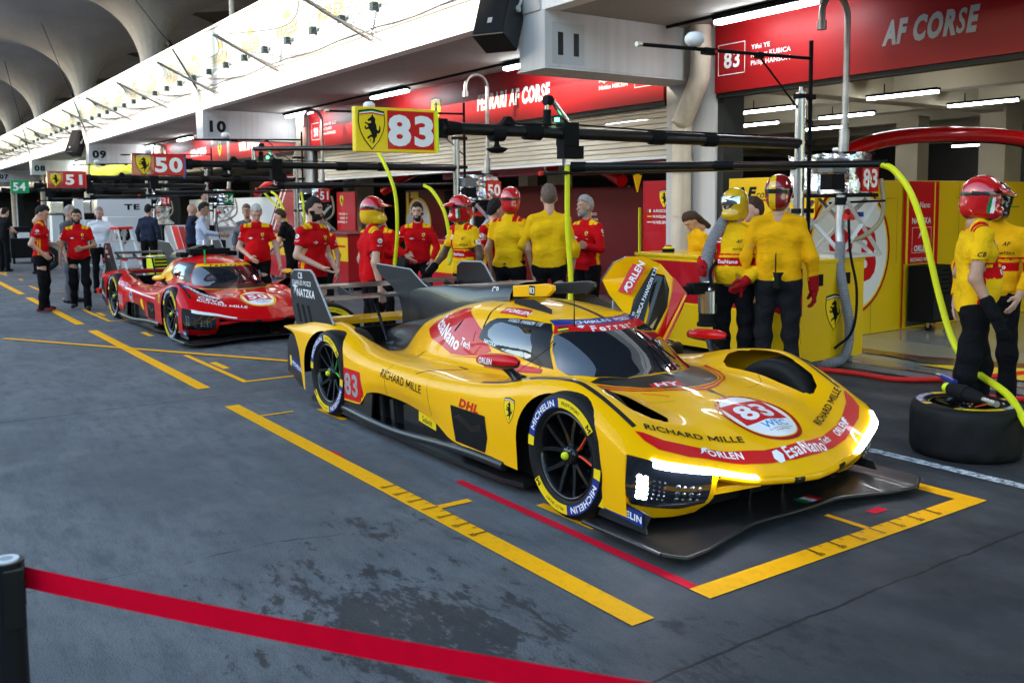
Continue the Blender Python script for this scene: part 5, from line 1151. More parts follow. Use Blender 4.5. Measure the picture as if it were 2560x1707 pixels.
def d83(X,Y):
    t=Flat((X(-7.2),Y(0),0),(0,1,0),(0,0,1),.003); W='white_decal'
    for y in (10.62,12.62,13.4): t.rect(y-.003,y+.003,0.02,1.96,'black_decal')
    for yy,z0,z1 in ((10.62,.9,1.75),(12.5,.9,1.75)): t.rect(yy+.02,yy+.52,z1-.004,z1,'black_decal'); t.rect(yy+.52,yy+.524,z0,z1,'black_decal')
    t.disc((10.15,1.10),.84,.84,'dark_red_paint'); t.disc((10.15,1.10),.80,.80,'yellow_decal'); t.disc((10.15,1.10),.77,.77,W); t.text('83',(10.20,1.06),.62,'red_decal',.05,1.05)
    t.rect(11.27,12.07,.88,1.97,'red_decal'); t.rect(11.27,11.30,0.02,1.97,'red_decal'); t.rect(12.05,12.09,0.02,1.97,'red_decal'); t.rect(11.33,11.38,.88,1.96,'yellow_decal'); t.rect(11.97,12.0,.88,1.96,'yellow_decal')
    t.text('EsaNano',(11.68,1.66),.08,W,.01,.95); t.text('NATZKA',(11.68,1.45),.08,W,.02,.95); t.text('ORLEN',(11.68,1.08),.075,W,.04,.9); t.put(*bird(.12),W,(11.66,1.25)); t.text('RICHARD MILLE',(11.68,.93),.05,W,.02,.9)
    for a in ((11.46,11.465,1.02,1.36),(11.90,11.905,1.02,1.36),(11.46,11.905,1.355,1.36),(11.46,11.905,1.02,1.025)): t.rect(*a,W)
    t.rect(13.3,15.9,.90,1.17,'red_decal'); t.rect(13.3,15.9,.865,.88,'red_decal'); t.text('AF',(13.9,1.74),.13,'black_decal',.04,1.2,.2); t.rect(13.7,14.2,1.60,1.615,'green_decal')
    t.rect(11.38,12.03,.04,.86,'dim_interior'); 
    return t
wall('long yellow garage wall with white disc 83 and a red sponsor column',-7.28,-7.2,9.62,16.,0.01,1.98,'panel_yellow',d83)
def dlogo(X,Y):
    t=Flat((X(-7.95),Y(9.56),1.80),(1,0,0),(0,0,1),.003); t.text('AF',(-.42,.04),.14,'black_decal',.05,1.3,.25); t.text('corse',(-.08,.02),.10,'black_decal',.0,1.,.25); t.rect(-.5,.05,-.07,-.05,'green_decal'); t.rect(-.3,.05,-.07,-.05,'red_decal'); return t
wall('yellow partition with black team script behind the yellow helmet',-8.66,-7.28,9.56,9.62,0.01,2.03,'panel_yellow',dlogo)
e=empty('tool_cabinet',(-7.05,11.68,0),'black drawer cabinet on castors in front of the red sponsor column','tool cabinet')
m=MB(); m.bx(-.12,.22,-.29,.29,.12,.86,0,bev=.006)
for z in (.80,.68,.56): m.bx(.22,.226,-.25,.25,z-.05,z+.05,1); m.bx(.226,.24,-.07,.07,z-.01,z+.01,2)
m.bx(.22,.226,-.25,-.01,.15,.48,1); m.bx(.22,.226,.01,.25,.15,.48,1); m.build('drawers',['matte_black','satin_black','void_black'],e)
for yy in (-.22,.22): MB().cyl((.15,yy-.015,.05),(.15,yy+.015,.05),.05,12,0).bx(.13,.17,yy-.02,yy+.02,.05,.12,1).build('castor',['rubber','silver'],e)
def dred(X,Y):
    t=Flat((X(-10.4),Y(9.86),1.5),(1,0,0),(0,0,1),.003); W='white_decal'
    t.shield((.20,.28),.26)
    for i,(n_,c) in enumerate((('A.FUOCO',('green_decal',W,'red_decal')),('M.MOLINA',('red_decal','yellow_decal','red_decal')),('N.NIELSEN',('red_decal',W,'red_decal')))):
        z=.10-.085*i; 
        for q in range(3): 
            (t.rect(-.15+.037*q,-.15+.037*(q+1),z-.022,z+.022,c[q]) if i==0 else t.rect(-.15,-.04,z-.022+.0147*q,z-.022+.0147*(q+1),c[q]))
        t.text(n_,(-.02,z),.042,W,.03,1,0,'LEFT')
    return t
wall('bright red panel with three flags left of the white pillar',-10.66,-10.0,9.86,9.92,0.01,2.05,'panel_red',dred)
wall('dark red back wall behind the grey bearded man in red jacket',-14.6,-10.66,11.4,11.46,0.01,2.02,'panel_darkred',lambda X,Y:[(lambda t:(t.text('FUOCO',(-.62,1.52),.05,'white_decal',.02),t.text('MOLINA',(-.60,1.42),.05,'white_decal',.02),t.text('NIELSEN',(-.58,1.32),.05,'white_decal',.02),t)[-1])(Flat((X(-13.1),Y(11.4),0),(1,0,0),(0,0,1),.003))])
def dleft(X,Y):
    t=Flat((X(-21.4),Y(9.86),1.5),(1,0,0),(0,0,1),.003); W='white_decal'; t.shield((-.20,.35),.28)
    for i,n_ in enumerate(('PIER GUIDI','CALADO','GIOVINAZZI')): t.text(n_,(-.0,.02-.10*i),.05,W,.03,1,0,'RIGHT'); t.rect(.06,.09,-.0+.0-.10*i,.04-.10*i,'green_decal'); t.rect(.09,.12,-.10*i,.04-.10*i,W); t.rect(.12,.15,-.10*i,.04-.10*i,'red_decal')
    return t
wall('bright red panel with three driver names behind the tank numbered 51',-21.9,-20.85,9.86,9.92,0.01,2.06,'panel_red',dleft)
def dback(X,Y):
    t=Flat((X(-19.7),Y(11.6),0),(1,0,0),(0,0,1),.003); t.disc((-1.15,1.25),.66,.66,'yellow_decal'); t.disc((-1.15,1.25),.60,.60,'white_decal'); t.text('50',(-1.15,1.2),.4,'red_decal',.04); t.rect(-1.75,-1.62,1.5,2.05,'yellow_decal'); t.rect(-1.5,-1.1,1.9,2.05,'yellow_decal'); t.shield((1.25,1.7),.42,'yellow_decal'); return t
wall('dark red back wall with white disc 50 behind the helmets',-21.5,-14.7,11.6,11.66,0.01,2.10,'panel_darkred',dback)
wall('black doorway panel behind the man with hands on hips',-19.4,-17.6,11.52,11.58,0.01,2.05,'matte_black',lambda X,Y:[(lambda t:(t.shield((0,1.80),.36),t.text('hp',(-.1,1.3),.12,'white_decal',.02),t)[-1])(Flat((X(-18.5),Y(11.52),0),(1,0,0),(0,0,1),.003))])
def d54(X,Y):
    t=Flat((X(-27.0),Y(10.0),0),(1,0,0),(0,0,1),.003); t.poly([(-.2,1.0),(.9,2.2),(2.6,2.2),(2.6,1.0)],'dark_red_paint')
    for a in (.0,.3): t.poly([(-.1+a,1.0),(.0+a,1.0),(1.1+a,2.2),(1.0+a,2.2)],'white_decal')
    return t
wall('pale wall with dark red slanted stripes above the counter of the red car',-30.3,-24.2,10.0,10.06,0.01,2.0,'panel_white',d54)
wall('low white wall inside the garage left of the tank numbered 54',-37.,-31,10.5,10.56,0.01,2.0,'panel_white')
# red light bow and red overhead trunking inside the garages
for lab,P in (('glossy red light bow curving over the yellow wall',[(-8.4,10.9,2.05),(-8.0,11.4,2.45),(-7.6,12.2,2.62),(-7.0,13.6,2.60),(-6.6,14.4,2.35),(-6.2,15.0,2.12),(-5.2,16.,2.08),(-3.,17.5,2.08)]),('glossy red light bow over the red garage',[(-20.8,10.6,2.05),(-20.2,10.9,2.4),(-19.,11.,2.62),(-16.5,11.,2.65),(-14,11.,2.55),(-12.8,10.9,2.3),(-12.2,10.8,2.1)]),('glossy red light bow over the pale striped wall',[(-27.5,9.8,2.1),(-26.6,9.9,2.4),(-25,10,2.5),(-23,10,2.4),(-22.6,10,2.2)])):
    S=spline(P,8); MB().tube(S,[.11]*len(S),10,0).tube([p+Vector((.0,-.07,-.10)) for p in S[6:-6]],.012,6,1).build('light_bow',['red_paint','matte_black'],label=lab,cat='light bow',group='red light bows in the garages')
for i,(x0,x1,y,z,lb) in enumerate(((-13.5,-9.9,10.6,2.22,'dark red trunking hung behind the orange arrow'),(-17.6,-13.9,10.4,2.25,'dark red trunking hung behind the tank numbered 50'))): 
    MB().bx(x0,x1,y,y+.35,z,z+.22,0,bev=.03).build('ceiling_trunking',['dark_red_paint'],label=lb,cat='trunking')
MB().cyl((-10.45,9.8,1.45),(-10.45,9.8,1.15),.02,8,0).build('batten',['hose_yellow'],label='thin yellow level leaning at the edge of the red flag panel',cat='level') if False else None
MB().bx(-10.70,-10.68,9.80,9.84,.75,1.65,0).build('spirit_level',['hose_yellow'],label='thin yellow spirit level against the edge of the red flag panel',cat='level')
m=MB(); m.lathe([(0,-.0),(.07,.0),(.075,.02),(.075,.05),(.05,.06),(.05,.075),(.035,.09),(.0,.095)],20,0,Matrix.Translation((-8.15,7.95,1.125))@Matrix.Rotation(R(90),4,'X'),ms=[0,0,0,1,1,2,2]); m.build('push_button',['matte_black','hose_yellow','hose_red'],label='red mushroom push button with yellow ring on the yellow counter',cat='button')
# ---------------- tyres, hoses, wheel gun
def loose(lab,loc,rot,wd=.34,mk='spoke_orange',grp='loose tyres around the yellow car'):
    e=empty('loose_wheel',loc,lab,'wheel',grp); e.rotation_euler=rot
    tyre_mesh(wd).build('tyre',['rubber','blue_decal','yellow_decal','white_decal'],e); rim_mesh(wd,(4,)).build('rim',['rim_black','rim_black',mk,'void_black'],e); return e
loose('black wheel lying flat on the ground at the right with a wheel gun on it',(-3.40,6.13,.345),(R(-90),0,R(70)),.345)
loose('wheel lying flat behind the raised car door by the yellow counter',(-7.0,6.55,.30),(R(-90),0,R(10)),.30)
e=loose('wheel standing upright behind the tail of the yellow car',(-9.05,3.95,.357),(0,0,R(75)),.32)
e=empty('wheel_gun',(-3.42,6.08,.36),'black wheel gun with lime ring and blue handle resting on the flat wheel','wheel gun'); e.rotation_euler=(0,0,R(-28))
m=MB(); m.tube([(-.10,0,.06),(.02,0,.06),(.10,0,.06)],[.045,.06,.055],14,0); m.tube([(-.16,0,.06),(-.10,0,.06)],.035,12,1); m.tube([(.10,0,.06),(.22,0,.06),(.27,0,.06)],[.05,.04,.02],14,0); m.tube([(.24,0,.06),(.40,0,.06)],.022,10,3); m.build('body',['matte_black','lime_nut','blue_decal','silver'],e)
MB().tube([(-.14,.05,.10),(-.30,.06,.11)],.022,10,0).tube([(-.30,.06,.11),(-.38,.06,.11)],.012,8,1).build('handle',['blue_handle' if 'blue_handle' in M else 'blue_decal','silver'],e)
MB().tube(spline([(-6.3,7.80,.03),(-5.85,7.90,.03),(-5.5,7.97,.03),(-5.145,7.985,.03),(-4.912,8.25,.03),(-4.80,8.5,.03),(-4.70,8.72,.03),(-4.60,9.05,.03),(-4.45,9.6,.03),(-4.0,10.6,.03)],6),.026,8,0).build('floor_hose',['hose_red'],label='red hose running along the garage floor edge behind the man at right',cat='hose',group='red hoses on the garage floor')
MB().tube(spline([(-4.72,8.60,.08),(-4.60,8.30,.05),(-4.46,8.02,.03),(-4.30,7.90,.03),(-4.05,7.93,.03),(-3.8,8.35,.03),(-3.2,9.2,.03)],6),.026,8,0).build('floor_hose',['hose_red'],label='red hose looping on the floor behind the flat wheel',cat='hose',group='red hoses on the garage floor')
# hose and nozzle of the man in the yellow helmet
H=spline([(-5.92,6.62,1.66),(-5.98,6.50,1.50),(-6.02,6.40,1.30),(-6.00,6.33,1.10),(-5.95,6.30,.98)],20); e=empty('fuel_hose',(0,0,0),'silver ribbed fuel hose with metal coupling held by the man in the yellow helmet','hose')
MB().tube(H,[.062 if i%2 else .055 for i in range(len(H))],14,0,smooth=False).build('ribbed_hose',['hose_silver' if 'hose_silver' in M else 'hose_grey'],e)
MB().tube(spline([(-5.90,6.62,1.60),(-5.86,6.50,1.35),(-5.93,6.33,1.12),(-5.86,6.26,.96)],6),.014,6,0).build('cable',['matte_black'],e)
m=MB(); m.tube([(-5.95,6.30,1.0),(-5.94,6.29,.92)],.055,14,0); m.tube([(-5.94,6.29,.92),(-5.94,6.29,.72)],.085,18,0); m.tube([(-5.94,6.29,.74),(-5.94,6.29,.62)],.080,18,1); m.tube([(-5.94,6.29,.63),(-5.94,6.29,.60)],.095,18,1); m.bx(-6.0,-5.9,6.08,6.28,.90,1.0,1); m.tube([(-5.96,6.10,.95),(-5.96,6.00,.93)],.045,10,1); m.build('coupling',['silver','matte_black'],e)
# pit board on a stick: small orange model held low by the tall man is a cone lamp of the lollipop stand
m=MB(); m.tube([(0,0,0),(0,0,.62)],.05,12,0); m.bx(-.10,.10,-.10,.10,.60,.66,0); m.bx(-.13,.13,-.05,.05,.66,.69,1); m.tube([(0,0,.66),(0,0,.74)],.06,12,0)
m.build('jack_handle_stand',['matte_black','grey_metal'],label='black stand with flat grey plate beside the roof of the yellow car',cat='stand',loc=(-8.05,5.55,.42)) if False else None
# loudspeakers hung from the fascia
def speaker(X,lab):
    e=empty('loudspeaker',(X,6.62,4.05),lab,'loudspeaker','black loudspeakers hung from the fascia'); e.rotation_euler=(R(-24),0,R(28))
    b=MB(); b.bx(-.22,.22,-.20,.20,-.42,.48,0,bev=.02); b.build('cabinet',['satin_black'],e); b=MB(); b.bx(-.20,.20,-.212,-.20,-.40,.46,0,bev=.005); b.bx(-.03,.03,-.216,-.210,-.26,-.19,1); b.build('grille',['matte_black','grey_decal'],e)
    b=MB(); b.tube([(.23,.0,.05),(.26,.05,.45)],.02,6,0); b.tube([(.22,0,.05),(.25,0,.05)],.04,10,0); b.build('bracket',['alu_white'],e)
speaker(-9.72,'black loudspeaker hung beside the beam numbered 11'); speaker(-37.3,'black loudspeaker hung beside the beam numbered 09')
# belt barrier in front
e=empty('barrier_post',(-2.25,.215,0),'black barrier post with round pale cap at the lower left','barrier post')
m=MB(); m.tube([(0,0,.02),(0,0,.93)],.034,20,0); m.tube([(0,0,.86),(0,0,.965)],.036,20,0); m.lathe([(0,-.03),(.14,-.02),(.16,0.)],24,0,Matrix.Translation((0,0,.0))@Matrix.Rotation(R(-90),4,'X')); m.bx(.018,.042,-.012,.03,.82,.955,0,bev=.004); m.build('post',['satin_black'],e)
m=MB(); m.tube([(0,0,.965),(0,0,.969)],.026,20,0); m.tube([(0,0,.969),(0,0,.970)],.014,16,1); m.build('cap',['panel_white','grey_decal'],e)
a=Vector((-2.262,.250,.915)); b=Vector((-.75,1.175,.955)); n=40; v=[]
for i in range(n+1):
    t=i/n; p=a.lerp(b,t); p.z-=.012*4*t*(1-t); tw=R(4)*math.sin(PI*t); d=Vector((.53,-.85,0)).normalized()
    for s_ in (-.5,.5): v.append(p+Vector((0,0,.048*s_*math.cos(tw)))+d*.048*s_*math.sin(tw))
th=Vector((.0005,-.0008,0)); v2=[p+th for p in v]; f=[(2*i,2*i+1,2*i+3,2*i+2) for i in range(n)]; m=MB(); m.add(v,f,0,True); m.add(v2,[q[::-1] for q in f],0,True); m.build('barrier_tape',['tape_red'],label='red belt tape stretched from the barrier post across the foreground',cat='barrier tape')
e=empty('barrier_post',(b.x+.03,b.y+.02,0),'black barrier post holding the far end of the red tape','barrier post'); MB().tube([(0,0,0),(0,0,.965)],.034,16,0).build('post',['satin_black'],e)
# ---------------- things beyond the red car
e=empty('step_ladder',(-20.2,4.35,0),'aluminium step ladder with red top and red feet left of the red car','ladder'); e.rotation_euler=(0,0,R(35))
for sx,sg in ((-1,'front'),(1,'rear')):
    m=MB()
    for sy in (-1,1): m.tube([(sx*.42,sy*.24,.03),(sx*.05,sy*.17,1.30)],.028,4,0,smooth=False); m.bx(sx*.42-.04,sx*.42+.04,sy*.24-.04,sy*.24+.04,0,.10,1); m.bx(sx*.24-.04,sx*.24+.04,sy*.205-.04,sy*.205+.04,.66,.72,1)
    for k in range(4): t=.2+.2*k; m.bx(sx*(.42-.37*t)-.03,sx*(.42-.37*t)+.03,-.24+.07*t,.24-.07*t,.03+1.27*t-.012,.03+1.27*t+.012,0)
    m.build('rails',['alu_white','hose_red'],e)
MB().bx(-.12,.12,-.20,.20,1.29,1.34,0,bev=.015).build('top_step',['hose_red'],e)
e=empty('equipment_cabinet',(-27.3,5.85,0),'white cabinet with dark lion shield left of the red car','cabinet'); b=MB().bx(-.4,.4,-.40,.40,.08,1.48,0,bev=.01).build('cabinet',['panel_white'],e); t=Flat((.4,.0,.98),(0,1,0),(0,0,1),.004)
t.poly([(-.16,.20),(0,.24),(.16,.20),(.16,-.08),(0,-.26),(-.16,-.08)],'black_decal'); t.poly([(-.08,.10),(-.03,.17),(.06,.16),(.10,.06),(.06,.03),(.09,-.03),(.03,-.02),(.05,-.12),(-.02,-.16),(-.05,-.05),(-.10,.0)],'grey_decal'); t.build('emblem',b)
e=empty('white_panel',(-29.2,6.4,0),'tall white panel with dark letters behind the lion shield cabinet','panel'); b=MB().bx(-.05,.05,-.75,.75,.05,1.98,0).build('panel',['panel_white'],e); t=Flat((.05,.2,1.75),(0,1,0),(0,0,1),.004); t.text('TE',(0,0),.16,'black_decal',.04,1.6); t.build('lettering',b)
MB().bx(-28.8,-28.7,4.95,5.2,.05,2.0,0).build('slim_panel',['panel_white'],label='slim white upright panel between the ladder and the cabinet',cat='panel')
e=empty('trolley',(-22.4,5.6,0),'grey trolley carrying a yellow crate behind the tail of the red car','trolley'); MB().bx(-.35,.35,-.25,.25,.14,.20,0).build('deck',['grey_metal'],e)
for sx in (-.28,.28):
    for sy in (-.2,.2): MB().cyl((sx,sy-.02,.06),(sx,sy+.02,.06),.06,12,0).build('castor',['rubber'],e)
m=MB(); m.bx(-.30,.30,-.20,.20,.205,.62,0,bev=.015)
for z in (.30,.38,.46,.54): m.bx(.30,.305,-.16,.16,z-.02,z+.02,1)
m.build('crate',['hose_yellow','matte_black'],label='yellow crate with slotted side standing on the grey trolley',cat='crate',loc=(-22.4,5.6,0))
e=empty('storage_rack',(-33.,8.4,0),'black open equipment frame behind the yellow crate','frame'); m=MB()
for x in (-1.6,0,1.6): m.bx(x-.03,x+.03,-.4,-.34,0,1.12,0); m.bx(x-.03,x+.03,.3,.36,0,1.12,0)
m.bx(-1.65,1.65,-.4,.4,1.1,1.14,0); m.bx(-1.6,1.6,.25,.3,0,1.1,0); m.build('frame',['matte_black'],e)
for i,(x,y) in enumerate(((-26.5,4.55),(-26.4,4.56),(-31.9,2.95),(-31.2,2.2),(-30.3,3.9),(-29.7,4.3))):
    pass
for i,(x,y,z,lb) in enumerate(((-29.9,2.75,.357,'dark tyre on the ground between the far crew in black, nearest the camera'),(-30.6,2.2,.357,'dark tyre on the ground at the far left edge'),(-28.6,4.15,.357,'dark tyre standing behind the man with the phone'))):
    e=empty('loose_wheel',(x,y,z),lb,'wheel','loose tyres around the far crew'); e.rotation_euler=(0,0,R(80)); t=tyre_mesh(.34); t.build('tyre',['rubber','rubber','rubber','rubber'],e); rim_mesh(.34,(9,)).build('rim',['rim_black','rim_black','rim_black','void_black'],e)
for i,(x,y) in enumerate(((-44.,7.9),(-50,7.8),(-40.5,8.1))):
    MB().bx(x-.5,x+.5,y-.3,y+.3,1.45,2.05,0,bev=.06).bx(x-.4,x+.4,y-.25,y+.25,.0,1.40,1).build('fuel_rig',['foil','panel_white' if i%2 else 'matte_black'],label=['bright foil tank far down the lane, second from the left edge','bright foil tank farthest down the lane at the left edge','bright foil tank above the man with grey hair'][i],cat='fuel rig',group='fuel rigs beside the garages')
MB().tube([(-20.7,5.9,0),(-20.7,5.9,.02),(-20.7,5.9,.48)],[.08,.08,.06],12,0).build('fire_extinguisher',['hose_red'],label='red extinguisher behind the roof of the red car',cat='extinguisher')
m=MB(); m.bx(-.03,.03,-.018,.018,-.07,.07,0,bev=.006); m.tube([(-.02,0,.07),(-.02,0,.24)],.006,6,0); m.bx(-.032,-.02,-.02,.0,.0,.03,1); m.build('radio',['matte_black','lime_nut'],label='black two-way radio with aerial clipped on the belt of the man seen from behind',cat='radio',loc=(-5.395,6.585,1.03))

# clutter far down the lane
for i,(x,y,w_,d_,h_,lb) in enumerate(((-33.5,4.2,1.2,.8,1.15,'dark wheeled cart beside the far crew, nearest to the red shirts'),(-38.5,3.4,1.6,.9,1.3,'dark wheeled cart behind the lime helmet'),(-36.,6.6,1.4,.8,1.55,'tall dark cart beneath the sign 51'),(-45.,4.6,2.2,.9,1.25,'long dark cart far down the lane at the left edge'),(-24.6,7.4,1.2,.6,1.25,'dark cart with cables behind the yellow crate'))):
    e=empty('equipment_cart',(x,y,0),lb,'cart','dark carts down the lane'); m=MB(); m.bx(-w_/2,w_/2,-d_/2,d_/2,.18,h_*.7,0,bev=.02); m.build('cart_body',['cart_dark' if i%2 else 'matte_black'],e)
    m=MB(); m.bx(-w_*.3,w_*.1,-d_*.3,d_*.3,h_*.7+.002,h_,0,bev=.02); m.bx(w_*.2,w_*.4,-d_*.2,d_*.2,h_*.7+.002,h_*.85,1); m.build('load',['matte_black','panel_white'],e)
    for sx in (-1,1):
        for sy in (-1,1): MB().cyl((sx*w_*.4,sy*d_*.4-.03,.09),(sx*w_*.4,sy*d_*.4+.03,.09),.09,12,0).build('castor',['rubber'],e)
# ---------------- people: signed distance bodies turned into one surface each
def _nets(S,o,h):
    """naive surface nets on grid S, origin o, step h -> verts, quads"""
    nx,ny,nz=S.shape; s=S<0
    c=np.zeros((nx-1,ny-1,nz-1),int)
    for a in (0,1):
        for b in (0,1):
            for d in (0,1): c+=s[a:nx-1+a,b:ny-1+b,d:nz-1+d]
    act=(c>0)&(c<8); ids=-np.ones(act.shape,int); idx=np.argwhere(act); ids[act]=np.arange(len(idx))
    acc=np.zeros((len(idx),3)); cnt=np.zeros(len(idx)); i,j,k=idx.T
    cor=[(a,b,d) for a in (0,1) for b in (0,1) for d in (0,1)]
    for p in cor:
        for ax in range(3):
            if p[ax]: continue
            q=list(p); q[ax]=1; va=S[i+p[0],j+p[1],k+p[2]]; vb=S[i+q[0],j+q[1],k+q[2]]
            m=(va<0)!=(vb<0); t=np.where(m,va/np.where(m,va-vb,1),0); P=np.tile(np.array(p,float),(len(idx),1)); P[:,ax]+=t
            acc[m]+=P[m]; cnt[m]+=1
    V=o+h*(idx+acc/cnt[:,None]); F=[]
    for ax in range(3):
        sl=[slice(None)]*3; sl2=[slice(None)]*3; sl[ax]=slice(0,-1); sl2[ax]=slice(1,None)
        d=s[tuple(sl)]!=s[tuple(sl2)]; u,v=[a for a in range(3) if a!=ax]
        e=np.argwhere(d); e=e[(e[:,u]>0)&(e[:,v]>0)&(e[:,u]<S.shape[u]-1)&(e[:,v]<S.shape[v]-1)]
        def at(du,dv):
            q=e.copy(); q[:,u]+=du; q[:,v]+=dv; return ids[q[:,0],q[:,1],q[:,2]]
        Q=np.stack([at(-1,-1),at(0,-1),at(0,0),at(-1,0)],1)
        fl=s[e[:,0],e[:,1],e[:,2]]
        if ax==1: fl=~fl
        Q[~fl]=Q[~fl][:,::-1]; F.append(Q)
    F=np.concatenate(F); F=F[(F>=0).all(1)]
    return V,F
def cap(a,b,ra,rb=None): return ('c',np.array(a,float),np.array(b,float),ra,ra if rb is None else rb)
def ell(c,r,rot=None): return ('e',np.array(c,float),np.array(r,float),rot)
def _ev(pr,X):
    if pr[0]=='c':
        _,a,b,ra,rb=pr; d=b-a; L=d@d; t=np.clip(((X-a)@d)/max(L,1e-9),0,1); return np.linalg.norm(X-a-t[...,None]*d,axis=-1)-(ra+(rb-ra)*t)
    _,c,r,rot=pr; q=X-c
    if rot is not None: q=q@rot
    k0=np.linalg.norm(q/r,axis=-1); k1=np.linalg.norm(q/(r*r),axis=-1); return k0*(k0-1)/np.maximum(k1,1e-6)
def _bb(pr):
    if pr[0]=='c': r=max(pr[3],pr[4]); return np.minimum(pr[1],pr[2])-r,np.maximum(pr[1],pr[2])+r
    r=pr[2].max(); return pr[1]-r,pr[1]+r
def sdf(add,h,k=.04,sub=(),ks=.01,cut=None,wr=None,disp=None):
    lo=np.min([_bb(p)[0] for p in add],0)-3*h-.01; hi=np.max([_bb(p)[1] for p in add],0)+3*h+.01
    n=np.ceil((hi-lo)/h).astype(int)+1; S=np.full(n,.5)
    ax=[lo[i]+h*np.arange(n[i]) for i in range(3)]
    def blk(p,pad):
        a,b=_bb(p); i0=np.maximum(0,np.floor((a-pad-lo)/h).astype(int)); i1=np.minimum(n,np.ceil((b+pad-lo)/h).astype(int)+1)
        sl=tuple(slice(i0[i],i1[i]) for i in range(3)); X=np.stack(np.meshgrid(*[ax[i][sl[i]] for i in range(3)],indexing='ij'),-1); return sl,X
    for p in add:
        sl,X=blk(p,.09)
        if 0 in X.shape: continue
        d=_ev(p,X); b=S[sl]; hh=np.clip(.5+.5*(b-d)/k,0,1); S[sl]=np.where(np.abs(b-d)<k,b*(1-hh)+d*hh-k*hh*(1-hh),np.minimum(b,d))
    for p in sub:
        sl,X=blk(p,.05)
        if 0 in X.shape: continue
        d=-_ev(p,X); S[sl]=np.maximum(S[sl],d)
    if cut is not None or disp is not None:
        X=np.stack(np.meshgrid(*ax,indexing='ij'),-1)
        if disp is not None: S=S-disp(X)
        if cut is not None: S=np.maximum(S,cut(X))
    return _nets(S,lo,h)
def rotz(a): c,s=math.cos(a),math.sin(a); return np.array([[c,-s,0],[s,c,0],[0,0,1.]])
def roty(a): c,s=math.cos(a),math.sin(a); return np.array([[c,0,s],[0,1,0],[-s,0,c]])
def rotx(a): c,s=math.cos(a),math.sin(a); return np.array([[1,0,0],[0,c,-s],[0,s,c]])
for k_,c_ in dict(light=(.52,.30,.21),tan=(.38,.21,.13),dark=(.085,.042,.025)).items(): D('skin_'+k_,c_,.5,spec=.4,var=.08,vscale=25); D('lips_'+k_,(c_[0]*.8,c_[1]*.55,c_[2]*.55),.45)
D('eye_white',(.6,.6,.58),.2); D('eye_dark',(.02,.014,.01),.15)
for k_,c_ in dict(black=(.012,.010,.009),brown=(.05,.027,.016),grey=(.26,.25,.24),white=(.42,.42,.41),shaved=(.12,.085,.065)).items(): D('hair_'+k_,c_,.75,var=.45,vscale=70,bump=.6,bscale=120)
def cloth(n,c,rough=.85):
    """woven cloth with slanting creases"""
    m=D(n,c,rough,var=.12,vscale=5,spec=.08); q=m.node_tree; b=q.nodes['Principled BSDF']; tc=q.nodes.new('ShaderNodeTexCoord'); prev=None
    for sc,rot,st,ds in (((5,5,11),(.5,.3,.2),.55,.035),((9,9,4),(-.4,.5,.8),.4,.02),((60,60,60),(0,0,0),.15,.004)):
        mp_=q.nodes.new('ShaderNodeMapping'); mp_.inputs['Scale'].default_value=sc; mp_.inputs['Rotation'].default_value=rot; q.links.new(tc.outputs['Object'],mp_.inputs['Vector'])
        no=q.nodes.new('ShaderNodeTexNoise'); no.inputs['Scale'].default_value=1; no.inputs['Detail'].default_value=3; no.inputs['Distortion'].default_value=1.2; q.links.new(mp_.outputs[0],no.inputs['Vector'])
        bp_=q.nodes.new('ShaderNodeBump'); bp_.inputs['Strength'].default_value=st; bp_.inputs['Distance'].default_value=ds; q.links.new(no.outputs[0],bp_.inputs['Height'])
        if prev is not None: q.links.new(prev.outputs[0],bp_.inputs['Normal'])
        prev=bp_
    q.links.new(prev.outputs[0],b.inputs['Normal']); return m
cloth('cloth_red',(.50,.004,.007)); cloth('cloth_yellow',(.74,.43,.006)); cloth('cloth_gold',(.74,.37,.004)); cloth('cloth_black',(.006,.006,.007)); cloth('cloth_charcoal',(.013,.014,.016)); cloth('cloth_white',(.62,.64,.68)); cloth('cloth_blue',(.42,.48,.60)); cloth('cloth_grey',(.10,.11,.13)); cloth('cloth_navy',(.02,.026,.05)); cloth('glove_red',(.30,.008,.012)); D('shoe_black',(.012,.012,.012),.5); D('shoe_red',(.14,.012,.015),.5); D('shoe_sole',(.35,.35,.35),.6)
D('helmet_red',(.48,.008,.010),.15,coat=1); D('helmet_darkred',(.22,.006,.010),.15,coat=1); D('helmet_yellow',(.74,.46,.008),.15,coat=1); D('helmet_black',(.012,.012,.013),.2,coat=.6); D('visor',(.015,.018,.02),.05,coat=1); D('visor_mirror',(.35,.42,.48),.06,metal=1.)
NP=[0]
